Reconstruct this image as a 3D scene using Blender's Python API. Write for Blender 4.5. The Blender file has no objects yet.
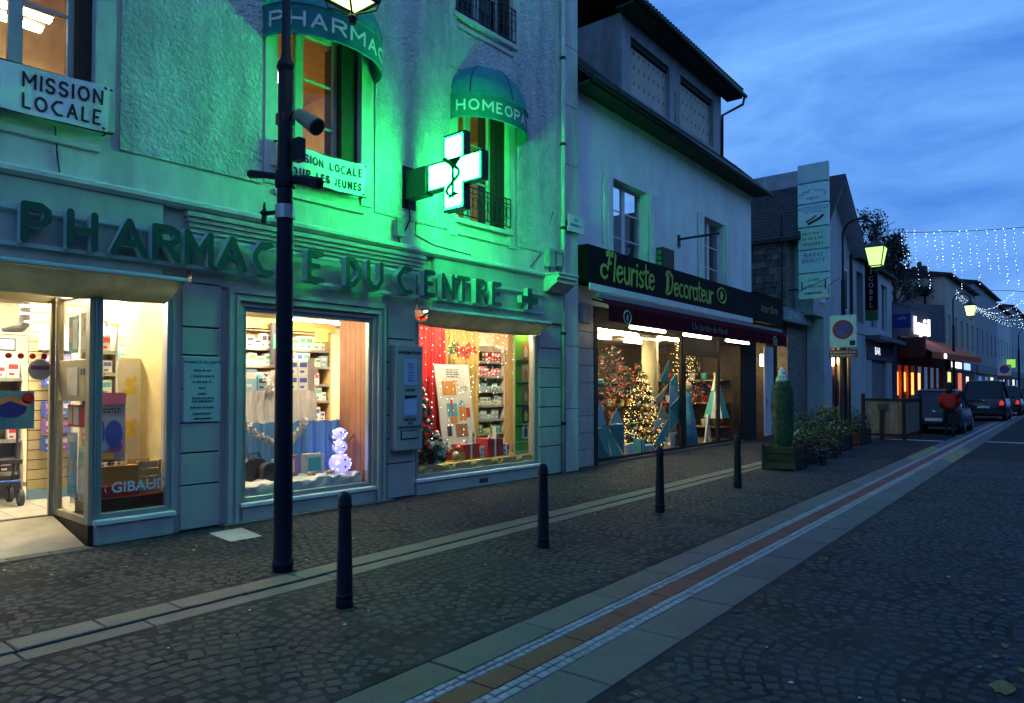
import bpy, math, random
from mathutils import Vector, Matrix, noise
random.seed(11)
PI = math.pi
SC = bpy.context.scene
COL = SC.collection

# ------------------------------------------------------------------ camera
# x runs along the pharmacy front, y into the buildings, z up (metres)
cam = bpy.data.cameras.new('camera')
cam.sensor_width = 36.0
cam.lens = 700.0 / 1024 * 36
cam.shift_y = 21.8 / 1024
cam.clip_end = 3000
cam.clip_start = 0.05
cam_o = bpy.data.objects.new('camera', cam)
COL.objects.link(cam_o)
ALPHA = math.atan(598 / 700)
cam_o.location = (0, 0, 1.6)
cam_o.rotation_euler = (math.radians(90 + 1.2), 0, ALPHA - PI / 2)
SC.camera = cam_o
SA = math.radians(2.047)          # the street runs at a slight angle to the pharmacy front

# ------------------------------------------------------------------ view
SC.view_settings.view_transform = 'Standard'
SC.view_settings.look = 'None'
SC.view_settings.exposure = 0.0
SC.view_settings.gamma = 1.0
SC.render.engine = 'CYCLES'
SC.cycles.max_bounces = 8
SC.cycles.diffuse_bounces = 3
SC.cycles.transparent_max_bounces = 16
SC.cycles.caustics_reflective = False
SC.cycles.caustics_refractive = False
SC.cycles.sample_clamp_indirect = 4.0
SC.cycles.use_denoising = True

# ------------------------------------------------------------------ dusk sky
W = bpy.data.worlds.new('World')
SC.world = W
W.use_nodes = True
nt = W.node_tree
nt.nodes.clear()
def wn(t, **k):
    n = nt.nodes.new(t)
    for a, b in k.items():
        setattr(n, a, b)
    return n
out = wn('ShaderNodeOutputWorld')
bg = wn('ShaderNodeBackground')
sky = wn('ShaderNodeTexSky')
sky.sky_type = 'NISHITA'
sky.sun_disc = False
sky.sun_elevation = math.radians(-3.0)
sky.sun_rotation = math.radians(40)
tc = wn('ShaderNodeTexCoord')
mp = wn('ShaderNodeMapping')
mp.inputs['Scale'].default_value = (1.0, 1.0, 2.6)
mp.inputs['Location'].default_value = (3.1, 0.4, 0.2)
nz = wn('ShaderNodeTexNoise')
nz.inputs['Scale'].default_value = 3.3
nz.inputs['Detail'].default_value = 7
nz.inputs['Roughness'].default_value = 0.6
nz.inputs['Distortion'].default_value = 0.5
rp = wn('ShaderNodeValToRGB')
rp.color_ramp.elements[0].position = 0.30
rp.color_ramp.elements[0].color = (0.046, 0.19, 0.60, 1)
rp.color_ramp.elements[1].position = 0.68
rp.color_ramp.elements[1].color = (0.165, 0.40, 0.85, 1)
add = wn('ShaderNodeMixRGB', blend_type='ADD')
add.inputs[0].default_value = 0.08
L = nt.links.new
L(tc.outputs['Generated'], mp.inputs['Vector'])
L(mp.outputs['Vector'], nz.inputs['Vector'])
L(nz.outputs['Fac'], rp.inputs['Fac'])
L(rp.outputs['Color'], add.inputs[1])
L(sky.outputs['Color'], add.inputs[2])
L(add.outputs['Color'], bg.inputs['Color'])
bg.inputs['Strength'].default_value = 1.3
L(bg.outputs['Background'], out.inputs['Surface'])

# the sun has set: only a faint wide glow from the end of the street is left
sun = bpy.data.lights.new('sun', 'SUN')
sun.energy = 0.04
sun.angle = math.radians(25)
sun.color = (0.75, 0.85, 1.0)
sun_o = bpy.data.objects.new('sun', sun)
COL.objects.link(sun_o)
sun_o.rotation_euler = (math.radians(65), 0, math.radians(-40))

# ------------------------------------------------------------------ helpers
FR = [Matrix.Identity(4)]
PH = Matrix.Identity(4)
STR = Matrix.Rotation(SA, 4, 'Z')
def frame(m):
    FR[0] = m

# pieces built in one go but linked one by one
SPLIT = {'fascia', 'window_band', 'jamb', 'fascia_recess', 'shop_pier', 'dark_pier', 'post', 'rear_wall', 'print', 'stucco_panel', 'safety_dot', 'key_switch', 'folded_shutter_board', 'lit_panel', 'pier', 'legs', 'corner_strip', 'gift_print', 'side', 'frame_tube', 'notice_window', 'side_wall', 'eyelet', 'pillars', 'dormer_cheek', 'soffit', 'arm', 'hanger'}

class MB:
    """collects faces; build() links them as one mesh object"""
    def __init__(s):
        s.v, s.f, s.m, s.k = [], [], [], 0
    def add(s, vs, fs):
        o = len(s.v)
        M = FR[0]
        s.v += [M @ Vector(v) for v in vs]
        s.f += [tuple(i + o for i in f) for f in fs]
        s.m += [s.k] * len(fs)
        return s
    def box(s, x0, x1, y0, y1, z0, z1):
        return s.add([(x0, y0, z0), (x1, y0, z0), (x1, y1, z0), (x0, y1, z0), (x0, y0, z1), (x1, y0, z1), (x1, y1, z1), (x0, y1, z1)],
                     [(0, 3, 2, 1), (4, 5, 6, 7), (0, 1, 5, 4), (1, 2, 6, 5), (2, 3, 7, 6), (3, 0, 4, 7)])
    def quad(s, *p):
        return s.add(p, [tuple(range(len(p)))])
    def prism(s, poly, fn, w0, w1):
        n = len(poly)
        vs = [fn(u, v, w0) for u, v in poly] + [fn(u, v, w1) for u, v in poly]
        fs = [tuple(range(n))[::-1], tuple(range(n, 2 * n))] + [(i, (i + 1) % n, n + (i + 1) % n, n + i) for i in range(n)]
        return s.add(vs, fs)
    def tube(s, pts, r, n=8, cap=True):
        pts = [Vector(p) for p in pts]
        rs = r if isinstance(r, (list, tuple)) else [r] * len(pts)
        vs, fs, up = [], [], Vector((0.31, 0.47, 0.83))
        for i, p in enumerate(pts):
            d = (pts[min(i + 1, len(pts) - 1)] - pts[max(i - 1, 0)]).normalized()
            a = d.cross(up)
            if a.length < 0.05:
                a = d.cross(Vector((1, 0, 0)))
            a.normalize()
            b = d.cross(a)
            for k in range(n):
                t = 2 * PI * k / n
                vs.append(p + (a * math.cos(t) + b * math.sin(t)) * rs[i])
        for i in range(len(pts) - 1):
            for k in range(n):
                fs.append((i * n + k, i * n + (k + 1) % n, (i + 1) * n + (k + 1) % n, (i + 1) * n + k))
        if cap:
            fs += [tuple(range(n))[::-1], tuple(range((len(pts) - 1) * n, len(pts) * n))]
        return s.add(vs, fs)
    def lathe(s, prof, cx, cy, n=14):
        vs = [(cx + r * math.cos(2 * PI * k / n), cy + r * math.sin(2 * PI * k / n), z) for r, z in prof for k in range(n)]
        m = len(prof)
        fs = [(i * n + k, i * n + (k + 1) % n, (i + 1) * n + (k + 1) % n, (i + 1) * n + k) for i in range(m - 1) for k in range(n)]
        fs += [tuple(range(n))[::-1], tuple(range((m - 1) * n, m * n))]
        return s.add(vs, fs)
    def ball(s, c, r, n=8, sz=1.0):
        m = max(3, n // 2)
        prof = [(max(r * math.sin(PI * i / m), r * 0.02), c[2] - r * sz * math.cos(PI * i / m)) for i in range(m + 1)]
        return s.lathe(prof, c[0], c[1], n)
    def octa(s, c, r):
        x, y, z = c
        return s.add([(x + r, y, z), (x - r, y, z), (x, y + r, z), (x, y - r, z), (x, y, z + r), (x, y, z - r)],
                     [(0, 2, 4), (2, 1, 4), (1, 3, 4), (3, 0, 4), (2, 0, 5), (1, 2, 5), (3, 1, 5), (0, 3, 5)])
    def grid(s, fn, nu, nv):
        vs = [fn(i / nu, j / nv) for j in range(nv + 1) for i in range(nu + 1)]
        fs = [(j * (nu + 1) + i, j * (nu + 1) + i + 1, (j + 1) * (nu + 1) + i + 1, (j + 1) * (nu + 1) + i) for j in range(nv) for i in range(nu)]
        return s.add(vs, fs)
    def leaves(s, c, rad, n, size, flat=0.0, shell=0.35):
        for _ in range(n):
            a, b = random.uniform(0, 2 * PI), math.acos(random.uniform(-1, 1))
            q = random.uniform(shell, 1) ** 0.6
            p = Vector((c[0] + rad[0] * q * math.sin(b) * math.cos(a), c[1] + rad[1] * q * math.sin(b) * math.sin(a), c[2] + rad[2] * q * math.cos(b)))
            u = Vector((random.gauss(0, 1), random.gauss(0, 1), random.gauss(0, 1))).normalized()
            w = u.cross(Vector((random.gauss(0, 1), random.gauss(0, 1), random.gauss(0, 1)))).normalized()
            l = size * random.uniform(0.6, 1.3)
            s.add([p - u * l, p + w * l * 0.4, p + u * l, p - w * l * 0.4], [(0, 1, 2, 3)])
        return s
    def text(s, body, fn, size, depth=0.0, bold=0.0, shear=0.0, sx=1.0, align='CENTER'):
        vs, fs = glyphs(body, size, depth, bold, shear, align)
        return s.add([fn(x * sx, y, z) for x, y, z in vs], fs)
    def islands(s):
        up = list(range(len(s.v)))
        def root(i):
            while up[i] != i:
                up[i] = up[up[i]]
                i = up[i]
            return i
        for f in s.f:
            for i in f[1:]:
                up[root(i)] = root(f[0])
        out = {}
        for f, k in zip(s.f, s.m):
            out.setdefault(root(f[0]), []).append((f, k))
        for fs in out.values():
            ids = sorted({i for f, k in fs for i in f})
            ix = {i: j for j, i in enumerate(ids)}
            m = MB()
            m.v, m.f, m.m = [s.v[i] for i in ids], [tuple(ix[i] for i in f) for f, k in fs], [k for f, k in fs]
            yield m
    def build(s, name, mat, parent=None, smooth=False, bev=0.0, bevseg=1):
        if parent is not None and name in SPLIT:
            for m in s.islands():
                o = m.link(name, mat, parent, smooth, bev, bevseg)
            return o
        return s.link(name, mat, parent, smooth, bev, bevseg)
    def link(s, name, mat, parent=None, smooth=False, bev=0.0, bevseg=1):
        me = bpy.data.meshes.new(name)
        if parent is not None:
            T = wm(parent)
        else:
            xs, ys, zs = zip(*[(v[0], v[1], v[2]) for v in s.v])
            T = Matrix.Translation(((min(xs) + max(xs)) / 2, (min(ys) + max(ys)) / 2, min(zs))) @ FR[0].to_3x3().to_4x4()
        Ti = T.inverted()
        me.from_pydata([Ti @ v for v in s.v], [], s.f)
        for m in (mat if isinstance(mat, (list, tuple)) else [mat]):
            me.materials.append(m)
        if any(s.m):
            me.polygons.foreach_set('material_index', s.m)
        if smooth:
            me.polygons.foreach_set('use_smooth', [True] * len(me.polygons))
        me.update()
        o = bpy.data.objects.new(name, me)
        COL.objects.link(o)
        if parent is not None:
            o.parent = parent
        else:
            o.matrix_basis = T
        if bev:
            b = o.modifiers.new('edge', 'BEVEL')
            b.width = bev
            b.segments = bevseg
            b.limit_method = 'ANGLE'
        return o

# block capitals drawn as round-ended strokes on a 1 x 1 field
_c = lambda cx, cy, rx, ry, a, b, n=7: [(cx + rx * math.cos(math.radians(a + (b - a) * i / n)), cy + ry * math.sin(math.radians(a + (b - a) * i / n))) for i in range(n + 1)]
STROKES = {
 'P': [[(0, 0), (0, 1)], [(0, 1), (.7, 1), (1, .88), (1, .62), (.7, .48), (0, .48)]], 'H': [[(0, 0), (0, 1)], [(1, 0), (1, 1)], [(0, .5), (1, .5)]],
 'A': [[(0, 0), (.5, 1), (1, 0)], [(.2, .34), (.8, .34)]], 'R': [[(0, 0), (0, 1)], [(0, 1), (.7, 1), (1, .88), (1, .64), (.7, .5), (0, .5)], [(.5, .5), (1, 0)]],
 'M': [[(0, 0), (0, 1), (.5, .35), (1, 1), (1, 0)]], 'C': [[(1, 1), (.45, 1), (0, .62), (0, .38), (.45, 0), (1, 0)]], 'I': [[(0, 0), (0, 1)]],
 'E': [[(1, 1), (0, 1), (0, 0), (1, 0)], [(0, .5), (.7, .5)]], 'D': [[(0, 0), (0, 1), (.45, 1), (1, .62), (1, .38), (.45, 0), (0, 0)]],
 'U': [[(0, 1), (0, .3), (.3, 0), (.7, 0), (1, .3), (1, 1)]], 'N': [[(0, 0), (0, 1), (1, 0), (1, 1)]], 'T': [[(.5, 0), (.5, 1)], [(0, 1), (1, 1)]],
 'O': [_c(.5, .5, .5, .5, 0, 360, 14)], 'S': [[(1, .86), (.75, 1), (.25, 1), (0, .84), (0, .66), (.25, .54), (.75, .46), (1, .34), (1, .16), (.75, 0), (.25, 0), (0, .14)]],
 'L': [[(0, 1), (0, 0), (1, 0)]], 'J': [[(.9, 1), (.9, .25), (.6, 0), (.25, 0), (0, .2)]], 'Q': [_c(.5, .5, .5, .5, 0, 360, 14), [(.6, .3), (1, 0)]],
}
def capsule(a, b, r, n=5):
    d = math.atan2(b[1] - a[1], b[0] - a[0])
    return [(b[0] + r * math.cos(d - PI / 2 + PI * i / n), b[1] + r * math.sin(d - PI / 2 + PI * i / n)) for i in range(n + 1)] + \
           [(a[0] + r * math.cos(d + PI / 2 + PI * i / n), a[1] + r * math.sin(d + PI / 2 + PI * i / n)) for i in range(n + 1)]
def stroke_letter(mb, ch, x, y, w, h, r, fn, w0, w1, eps=.0004):
    k = 0
    for line in STROKES[ch]:
        for a, b in zip(line, line[1:]):
            P_ = lambda q: (x + r + q[0] * (w - 2 * r), y + r + q[1] * (h - 2 * r))
            mb.prism(capsule(P_(a), P_(b), r), fn, w0, w1 + eps * k)
            k += 1
WIDTHS = {'M': 1.25, 'I': .22, 'O': 1.12, 'E': .78, 'L': .75, 'S': .85, 'T': .9, 'J': .6}
def stroke_text(mb, s, x0, x1, y, h, r, fn, w0, w1, gap=.28):
    u = [(WIDTHS.get(c, 1.0) if c != ' ' else .7) for c in s]
    tot = sum(u) + gap * (len(s) - 1)
    k = (x1 - x0) / tot
    x = x0
    for c, q in zip(s, u):
        if c != ' ':
            stroke_letter(mb, c, x, y, q * k, h, r, fn, w0, w1)
        x += (q + gap) * k

_gl = {}
def glyphs(body, size, depth, bold, shear, align):
    key = (body, size, depth, bold, shear, align)
    if key not in _gl:
        cu = bpy.data.curves.new('letters', 'FONT')
        cu.body, cu.size, cu.extrude, cu.offset, cu.shear = body, size, depth, bold, shear
        cu.align_x, cu.align_y, cu.resolution_u = align, 'CENTER', 3
        ob = bpy.data.objects.new('letters', cu)
        me = bpy.data.meshes.new_from_object(ob)
        _gl[key] = ([tuple(v.co) for v in me.vertices], [tuple(p.vertices) for p in me.polygons])
        bpy.data.objects.remove(ob)
        bpy.data.meshes.remove(me)
        bpy.data.curves.remove(cu)
    return _gl[key]

def wm(o):
    return (wm(o.parent) @ o.matrix_basis) if o.parent else o.matrix_basis.copy()
def tag(o, label=None, cat=None, group=None, kind=None):
    if label: o['label'] = label
    if cat: o['category'] = cat
    if group: o['group'] = group
    if kind: o['kind'] = kind
    return o
def thing(name, label, cat, loc, group=None, kind=None, parent=None):
    o = bpy.data.objects.new(name, None)
    o.empty_display_size = 0.1
    COL.objects.link(o)
    o.matrix_basis = FR[0] @ Matrix.Translation(loc)
    return tag(o, label, cat, group, kind)
def copy_tree(o, parent=None):
    c = o.copy()
    COL.objects.link(c)
    if parent is not None:
        c.parent = parent
    for ch in [x for x in o.children]:
        copy_tree(ch, c)
    return c
def box_part(name, mat, parent, x0, x1, y0, y1, z0, z1, bev=0.0):
    return MB().box(x0, x1, y0, y1, z0, z1).build(name, mat, parent, bev=bev)
def on_front(x, y, z):          # lettering on a face looking at the street (-y)
    return lambda u, v, w: (x + u, y - w, z + v)
def on_side(x, y, z):           # lettering on a face looking back along the street (-x)
    return lambda u, v, w: (x - w, y - u, z + v)

# ------------------------------------------------------------------ materials
MAT = {}
def node_mat(name):
    m = bpy.data.materials.new(name)
    m.use_nodes = True
    MAT[name] = m
    return m, m.node_tree, m.node_tree.nodes['Principled BSDF']
def M(name, col, rough=0.7, var=0.15, vscale=6.0, bump=0.0, bscale=60.0, metal=0.0, piece=0.0, dirt=0.0, spec=0.4, bdist=0.01, dscale=1.1):
    """procedural surface: base colour, mottling, per-piece variation, stains and fine relief"""
    m, t, b = node_mat(name)
    N, Lk = t.nodes, t.links.new
    b.inputs['Roughness'].default_value = rough
    b.inputs['Metallic'].default_value = metal
    b.inputs['Specular IOR Level'].default_value = spec
    co = N.new('ShaderNodeTexCoord')
    n = N.new('ShaderNodeTexNoise')
    n.inputs['Scale'].default_value = vscale
    n.inputs['Detail'].default_value = 5
    Lk(co.outputs['Object'], n.inputs['Vector'])
    mr = N.new('ShaderNodeMapRange')
    mr.inputs[1].default_value, mr.inputs[2].default_value = 0.25, 0.75
    mr.inputs[3].default_value, mr.inputs[4].default_value = 1 - var, 1 + var
    Lk(n.outputs['Fac'], mr.inputs[0])
    val = mr.outputs[0]
    if piece:
        oi, ge = N.new('ShaderNodeObjectInfo'), N.new('ShaderNodeNewGeometry')
        ad = N.new('ShaderNodeMath'); ad.operation = 'ADD'
        Lk(oi.outputs['Random'], ad.inputs[0]); Lk(ge.outputs['Random Per Island'], ad.inputs[1])
        fr = N.new('ShaderNodeMath'); fr.operation = 'FRACT'
        Lk(ad.outputs[0], fr.inputs[0])
        m2 = N.new('ShaderNodeMapRange')
        m2.inputs[3].default_value, m2.inputs[4].default_value = 1 - piece, 1 + piece
        Lk(fr.outputs[0], m2.inputs[0])
        mu = N.new('ShaderNodeMath'); mu.operation = 'MULTIPLY'
        Lk(val, mu.inputs[0]); Lk(m2.outputs[0], mu.inputs[1])
        val = mu.outputs[0]
    if dirt:
        n2 = N.new('ShaderNodeTexNoise')
        n2.inputs['Scale'].default_value = dscale
        n2.inputs['Detail'].default_value = 8
        n2.inputs['Roughness'].default_value = 0.7
        ge2 = N.new('ShaderNodeNewGeometry')
        mp2 = N.new('ShaderNodeMapping')
        mp2.inputs['Scale'].default_value = (1.7, 1.7, 0.32)
        Lk(ge2.outputs['Position'], mp2.inputs['Vector'])
        Lk(mp2.outputs['Vector'], n2.inputs['Vector'])
        m3 = N.new('ShaderNodeMapRange')
        m3.inputs[1].default_value, m3.inputs[2].default_value = 0.42, 0.68
        m3.inputs[3].default_value, m3.inputs[4].default_value = 1, 1 - dirt
        Lk(n2.outputs['Fac'], m3.inputs[0])
        mu2 = N.new('ShaderNodeMath'); mu2.operation = 'MULTIPLY'
        Lk(val, mu2.inputs[0]); Lk(m3.outputs[0], mu2.inputs[1])
        val = mu2.outputs[0]
    vm = N.new('ShaderNodeVectorMath'); vm.operation = 'SCALE'
    vm.inputs[0].default_value = col
    Lk(val, vm.inputs['Scale'])
    Lk(vm.outputs[0], b.inputs['Base Color'])
    if bump:
        n3 = N.new('ShaderNodeTexNoise')
        n3.inputs['Scale'].default_value = bscale
        n3.inputs['Detail'].default_value = 4
        Lk(co.outputs['Object'], n3.inputs['Vector'])
        bp = N.new('ShaderNodeBump')
        bp.inputs['Strength'].default_value = bump
        bp.inputs['Distance'].default_value = bdist
        Lk(n3.outputs['Fac'], bp.inputs['Height'])
        Lk(bp.outputs['Normal'], b.inputs['Normal'])
    return m
def E(name, col, strength):
    m, t, b = node_mat(name)
    b.inputs['Base Color'].default_value = (*[min(c, 0.8) for c in col], 1)
    b.inputs['Emission Color'].default_value = (*col, 1)
    b.inputs['Emission Strength'].default_value = strength
    return m
def G(name, tint=(0.94, 0.96, 0.96), ior=1.45):
    m = bpy.data.materials.new(name)
    m.use_nodes = True
    t = m.node_tree
    t.nodes.clear()
    o = t.nodes.new('ShaderNodeOutputMaterial')
    mx = t.nodes.new('ShaderNodeMixShader')
    fr = t.nodes.new('ShaderNodeFresnel')
    fr.inputs['IOR'].default_value = ior
    tr = t.nodes.new('ShaderNodeBsdfTransparent')
    tr.inputs['Color'].default_value = (*tint, 1)
    gl = t.nodes.new('ShaderNodeBsdfGlossy')
    gl.inputs['Roughness'].default_value = 0.02
    ge = t.nodes.new('ShaderNodeNewGeometry')
    inv = t.nodes.new('ShaderNodeMath'); inv.operation = 'SUBTRACT'; inv.inputs[0].default_value = 1.0
    t.links.new(ge.outputs['Backfacing'], inv.inputs[1])
    mu = t.nodes.new('ShaderNodeMath'); mu.operation = 'MULTIPLY'
    t.links.new(fr.outputs[0], mu.inputs[0]); t.links.new(inv.outputs[0], mu.inputs[1])
    t.links.new(mu.outputs[0], mx.inputs[0])
    t.links.new(tr.outputs[0], mx.inputs[1])
    t.links.new(gl.outputs[0], mx.inputs[2])
    t.links.new(mx.outputs[0], o.inputs['Surface'])
    MAT[name] = m
    return m

stucco = M("stucco", (0.66, 0.66, 0.63), 0.9, 0.14, 9, bump=1.0, bscale=22, dirt=0.42, bdist=0.06)
plaster = M("smooth_plaster", (0.66, 0.66, 0.61), 0.85, 0.08, 3, bump=0.15, bscale=40, dirt=0.38)
frontp = M('shopfront_paint', (0.47, 0.43, 0.40), 0.6, 0.07, 4, bump=0.1, bscale=30, dirt=0.22)
fascia_m = M('fascia_metal', (0.42, 0.45, 0.42), 0.45, 0.08, 3, dirt=0.35)
groove = M('dark_groove', (0.05, 0.05, 0.05), 0.9)
alu = M('aluminium', (0.42, 0.44, 0.44), 0.35, 0.05, 5, metal=0.6)
door_alu = M('cream_aluminium', (0.50, 0.43, 0.26), 0.4, 0.06, 5, metal=0.2)
dark_metal = M('dark_metal', (0.018, 0.02, 0.025), 0.45, 0.2, 9, metal=0.3, bump=0.1)
lamp_blue = M('lamp_post_paint', (0.006, 0.011, 0.022), 0.5, 0.25, 12, bump=0.12, bscale=45, spec=.18)
boll_m = M('bollard_paint', (0.009, 0.013, 0.020), 0.55, 0.25, 14, bump=0.15, bscale=60, spec=.18)
letter_green = M('letter_green', (0.010, 0.075, 0.060), 0.4, 0.1, 8)
letter_side = M('letter_side', (0.42, 0.56, 0.55), 0.5, 0.06, 8)
awning_cloth = M('awning_canvas', (0.50, 0.57, 0.49), 0.9, 0.25, 3, bump=0.2, bscale=80, dirt=0.45)
teal_cloth = M('teal_canvas', (0.05, 0.34, 0.37), 0.75, 0.12, 6, dirt=0.2, dscale=2.5)
teal_val = M('teal_valance', (0.03, 0.25, 0.24), 0.75, 0.12, 6, dirt=0.2, dscale=2.5)
white_paint = M('white_paint', (0.74, 0.74, 0.72), 0.6, 0.06, 5, dirt=0.12)
banner_m = M('banner_vinyl', (0.80, 0.81, 0.80), 0.5, 0.08, 3, bump=0.2, bscale=5, bdist=0.03)
ink = M('black_ink', (0.015, 0.015, 0.02), 0.6)
green_ink = M('green_ink', (0.02, 0.10, 0.09), 0.6)
blue_ink = M('blue_ink', (0.03, 0.06, 0.35), 0.6)
red_ink = M('red_ink', (0.45, 0.03, 0.04), 0.6)
gold_ink = M('yellow_green_paint', (0.36, 0.46, 0.06), 0.6)
frame_green = M('window_frame_paint', (0.38, 0.42, 0.40), 0.55, 0.06)
wood_dark = M('dark_wood', (0.03, 0.018, 0.012), 0.7, 0.3, 14)
pane = G('window_glass')
shop_glass = G('shop_glass', (0.97, 0.97, 0.95))
led_face = E("green_led_glow", (0.003, 1.0, 0.15), 125.0)
led_dot = E('led_dots', (0.85, 1.0, 0.95), 5.0)
warm_panel = E("warm_light_panel", (1.0, 0.85, 0.57), 150.0)
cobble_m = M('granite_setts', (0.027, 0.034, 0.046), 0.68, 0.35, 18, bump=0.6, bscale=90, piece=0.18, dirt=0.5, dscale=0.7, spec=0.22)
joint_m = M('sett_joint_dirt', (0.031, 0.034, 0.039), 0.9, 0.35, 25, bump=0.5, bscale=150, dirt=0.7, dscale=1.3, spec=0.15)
slab_m = M('granite_slab', (0.068, 0.074, 0.086), 0.7, 0.3, 70, bump=0.25, bscale=160, piece=0.14, dirt=0.3)
kerb_m = M('kerb_granite', (0.135, 0.118, 0.100), 0.75, 0.22, 60, bump=0.25, bscale=130, piece=0.14, dirt=0.3)
white_sett = M('white_sett_stone', (0.24, 0.26, 0.28), 0.7, 0.2, 40, bump=0.3, bscale=100, piece=0.16, dirt=0.3)
red_tile = M('red_brown_tile', (0.105, 0.026, 0.024), 0.7, 0.2, 30, bump=0.2, bscale=100, piece=0.16, dirt=0.25)
asphalt = M('far_road_surface', (0.055, 0.055, 0.058), 0.8, 0.3, 12, bump=0.4, bscale=60, dirt=0.3)

def col(name, c, rough=0.6, **k):
    if name not in MAT:
        M(name, c, rough, **k)
    return MAT[name]

def translucent(m, amt):
    """thin cloth: part of the light passes through"""
    t = m.node_tree
    b = t.nodes['Principled BSDF']
    o = t.nodes['Material Output']
    tr = t.nodes.new('ShaderNodeBsdfTranslucent')
    mx = t.nodes.new('ShaderNodeMixShader')
    mx.inputs[0].default_value = amt
    t.links.new(b.inputs['Base Color'].links[0].from_socket, tr.inputs['Color'])
    t.links.new(b.outputs[0], mx.inputs[1]); t.links.new(tr.outputs[0], mx.inputs[2])
    t.links.new(mx.outputs[0], o.inputs['Surface'])
translucent(awning_cloth, .45); translucent(teal_cloth, .3); translucent(teal_val, .3)
# ================================================================== ground
frame(STR)
ZL = -0.009                                   # the lane lies a little lower than the pavement
cy_, sy_ = math.cos(ALPHA - SA), math.sin(ALPHA - SA)
def in_view(x, y, z=0.0, mx=40):
    """rough test in street coordinates: is the point inside the picture?"""
    d = x * cy_ + y * sy_
    if d < 0.5:
        return False
    px = 512 + 700 * (x * sy_ - y * cy_) / d
    py = 388 - 700 * (z - 1.6) / d
    return -mx < px < 1024 + mx and py < 703 + mx
def sheet(name, mat, x0, x1, y0, y1, z, kind='structure'):
    o = MB().box(x0, x1, y0, y1, z - 0.03, z).build(name, mat)
    return tag(o, kind=kind)
g = MB().box(-300, 900, -500, 500, -0.5, -0.1).build('ground', asphalt)
tag(g, kind='structure')
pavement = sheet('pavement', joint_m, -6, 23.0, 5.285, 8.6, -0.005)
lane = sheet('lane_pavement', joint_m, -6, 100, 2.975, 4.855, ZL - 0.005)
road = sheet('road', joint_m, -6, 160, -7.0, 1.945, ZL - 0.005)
far_pave = sheet('far_pavement', asphalt, 23.02, 160, 4.86, 9.0, -0.02)

def sett_mesh(name, mat):
    """four shared setts, each a chamfered stone"""
    res = []
    for k in range(5):
        w, l = 0.047 + random.uniform(-0.004, 0.002), 0.047 + random.uniform(-0.006, 0.003)
        def rim(q, z):
            return [(sx * (w - q) + random.uniform(-.004, .004), sy * (l - q) + random.uniform(-.004, .004), z + random.uniform(-.0015, .0015)) for sx, sy in ((-1, -1), (1, -1), (1, 1), (-1, 1))]
        vs = rim(0, -0.05) + rim(0.001, -0.007) + rim(0.011, 0.0) + [(0, 0, 0.002)]
        fs = [(i, (i + 1) % 4, 4 + (i + 1) % 4, 4 + i) for i in range(4)] + [(4 + i, 4 + (i + 1) % 4, 8 + (i + 1) % 4, 8 + i) for i in range(4)] + [(8 + i, 8 + (i + 1) % 4, 12) for i in range(4)]
        me = bpy.data.meshes.new(name)
        me.from_pydata(vs, [], fs)
        me.materials.append(mat)
        res.append((me, vs, fs))
    return res
setts = sett_mesh('cobble', cobble_m)

def lay_setts(owner, x0, x1, y0, y1, z, band=1.35, along=True):
    """segmental-arch setting: arcs of setts in bands across the street"""
    spots = []
    p = 0.104
    H = math.radians(38)
    rad = band / 2 / math.sin(H)
    nc = 14
    for b in range(int((x1 - x0) / band) + 2):
        for r in range(-6, int((y1 - y0) / p) + 8):
            wob = random.uniform(-.012, .012)
            for c in range(nc):
                t = -H + 2 * H * (c + .5 + random.uniform(-.07, .07) + .25 * (r % 2)) / nc
                x = x0 + (b + .5) * band + rad * math.sin(t) + random.uniform(-.009, .009)
                y = y0 + r * p + rad * (math.cos(t) - .9) + wob * .5 + random.uniform(-.008, .008)
                if y0 + 0.045 < y < y1 - 0.045 and x0 < x < x1 and in_view(x, y, z):
                    spots.append((x * x + y * y, x, y, -t))
    spots.sort()
    zz = lambda: z + random.gauss(0, 0.0018) - (.004 if random.random() < .06 else 0)
    rest = MB()
    for i, (d, x, y, a) in enumerate(spots):
        me, vs, fs = setts[random.randrange(5)]
        m = Matrix.Translation((x, y, zz())) @ Matrix.Rotation(a + random.uniform(-.11, .11), 4, 'Z') @ Matrix.Rotation(random.gauss(0, .02), 4, 'X') @ Matrix.Diagonal((1.0, max(.8, math.cos(a)) * random.uniform(.88, 1.05), 1, 1))
        if i < 300:
            o = bpy.data.objects.new('cobble', me)
            COL.objects.link(o)
            o.parent = owner
            o.matrix_basis = wm(owner).inverted() @ FR[0] @ m
        else:
            rest.add([m @ Vector(v) for v in vs], fs)
    if rest.v:
        tag(rest.build('cobbles', cobble_m, owner), kind='stuff')
def grit(owner, x0, x1, y0, y1, z):
    """packed sand and dirt between the setts, in places level with their tops"""
    nx, ny = int((x1 - x0) / .07), int((y1 - y0) / .07)
    def h(u, v):
        x, y = x0 + (x1 - x0) * u, y0 + (y1 - y0) * v
        a = noise.noise((x * .9, y * .9, 3.3)) + .5 * noise.noise((x * 3.1, y * 3.1, 1.7))
        return (x, y, z - .0018 + .0050 * max(-.6, min(.75, a)) + .0012 * noise.noise((x * 14, y * 14, 0)))
    tag(MB().grid(h, nx, ny).build('joint_sand', joint_m, owner), kind='stuff')
grit(pavement, .6, 17.5, 5.288, 7.78, 0.0)
grit(lane, 1.2, 17.5, 2.98, 4.853, ZL)
grit(road, 2.4, 19.0, -1.6, 1.942, ZL)
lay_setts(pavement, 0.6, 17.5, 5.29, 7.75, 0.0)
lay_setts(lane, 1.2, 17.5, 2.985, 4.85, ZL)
lay_setts(road, 2.4, 19.0, -1.6, 1.94, ZL)

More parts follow.
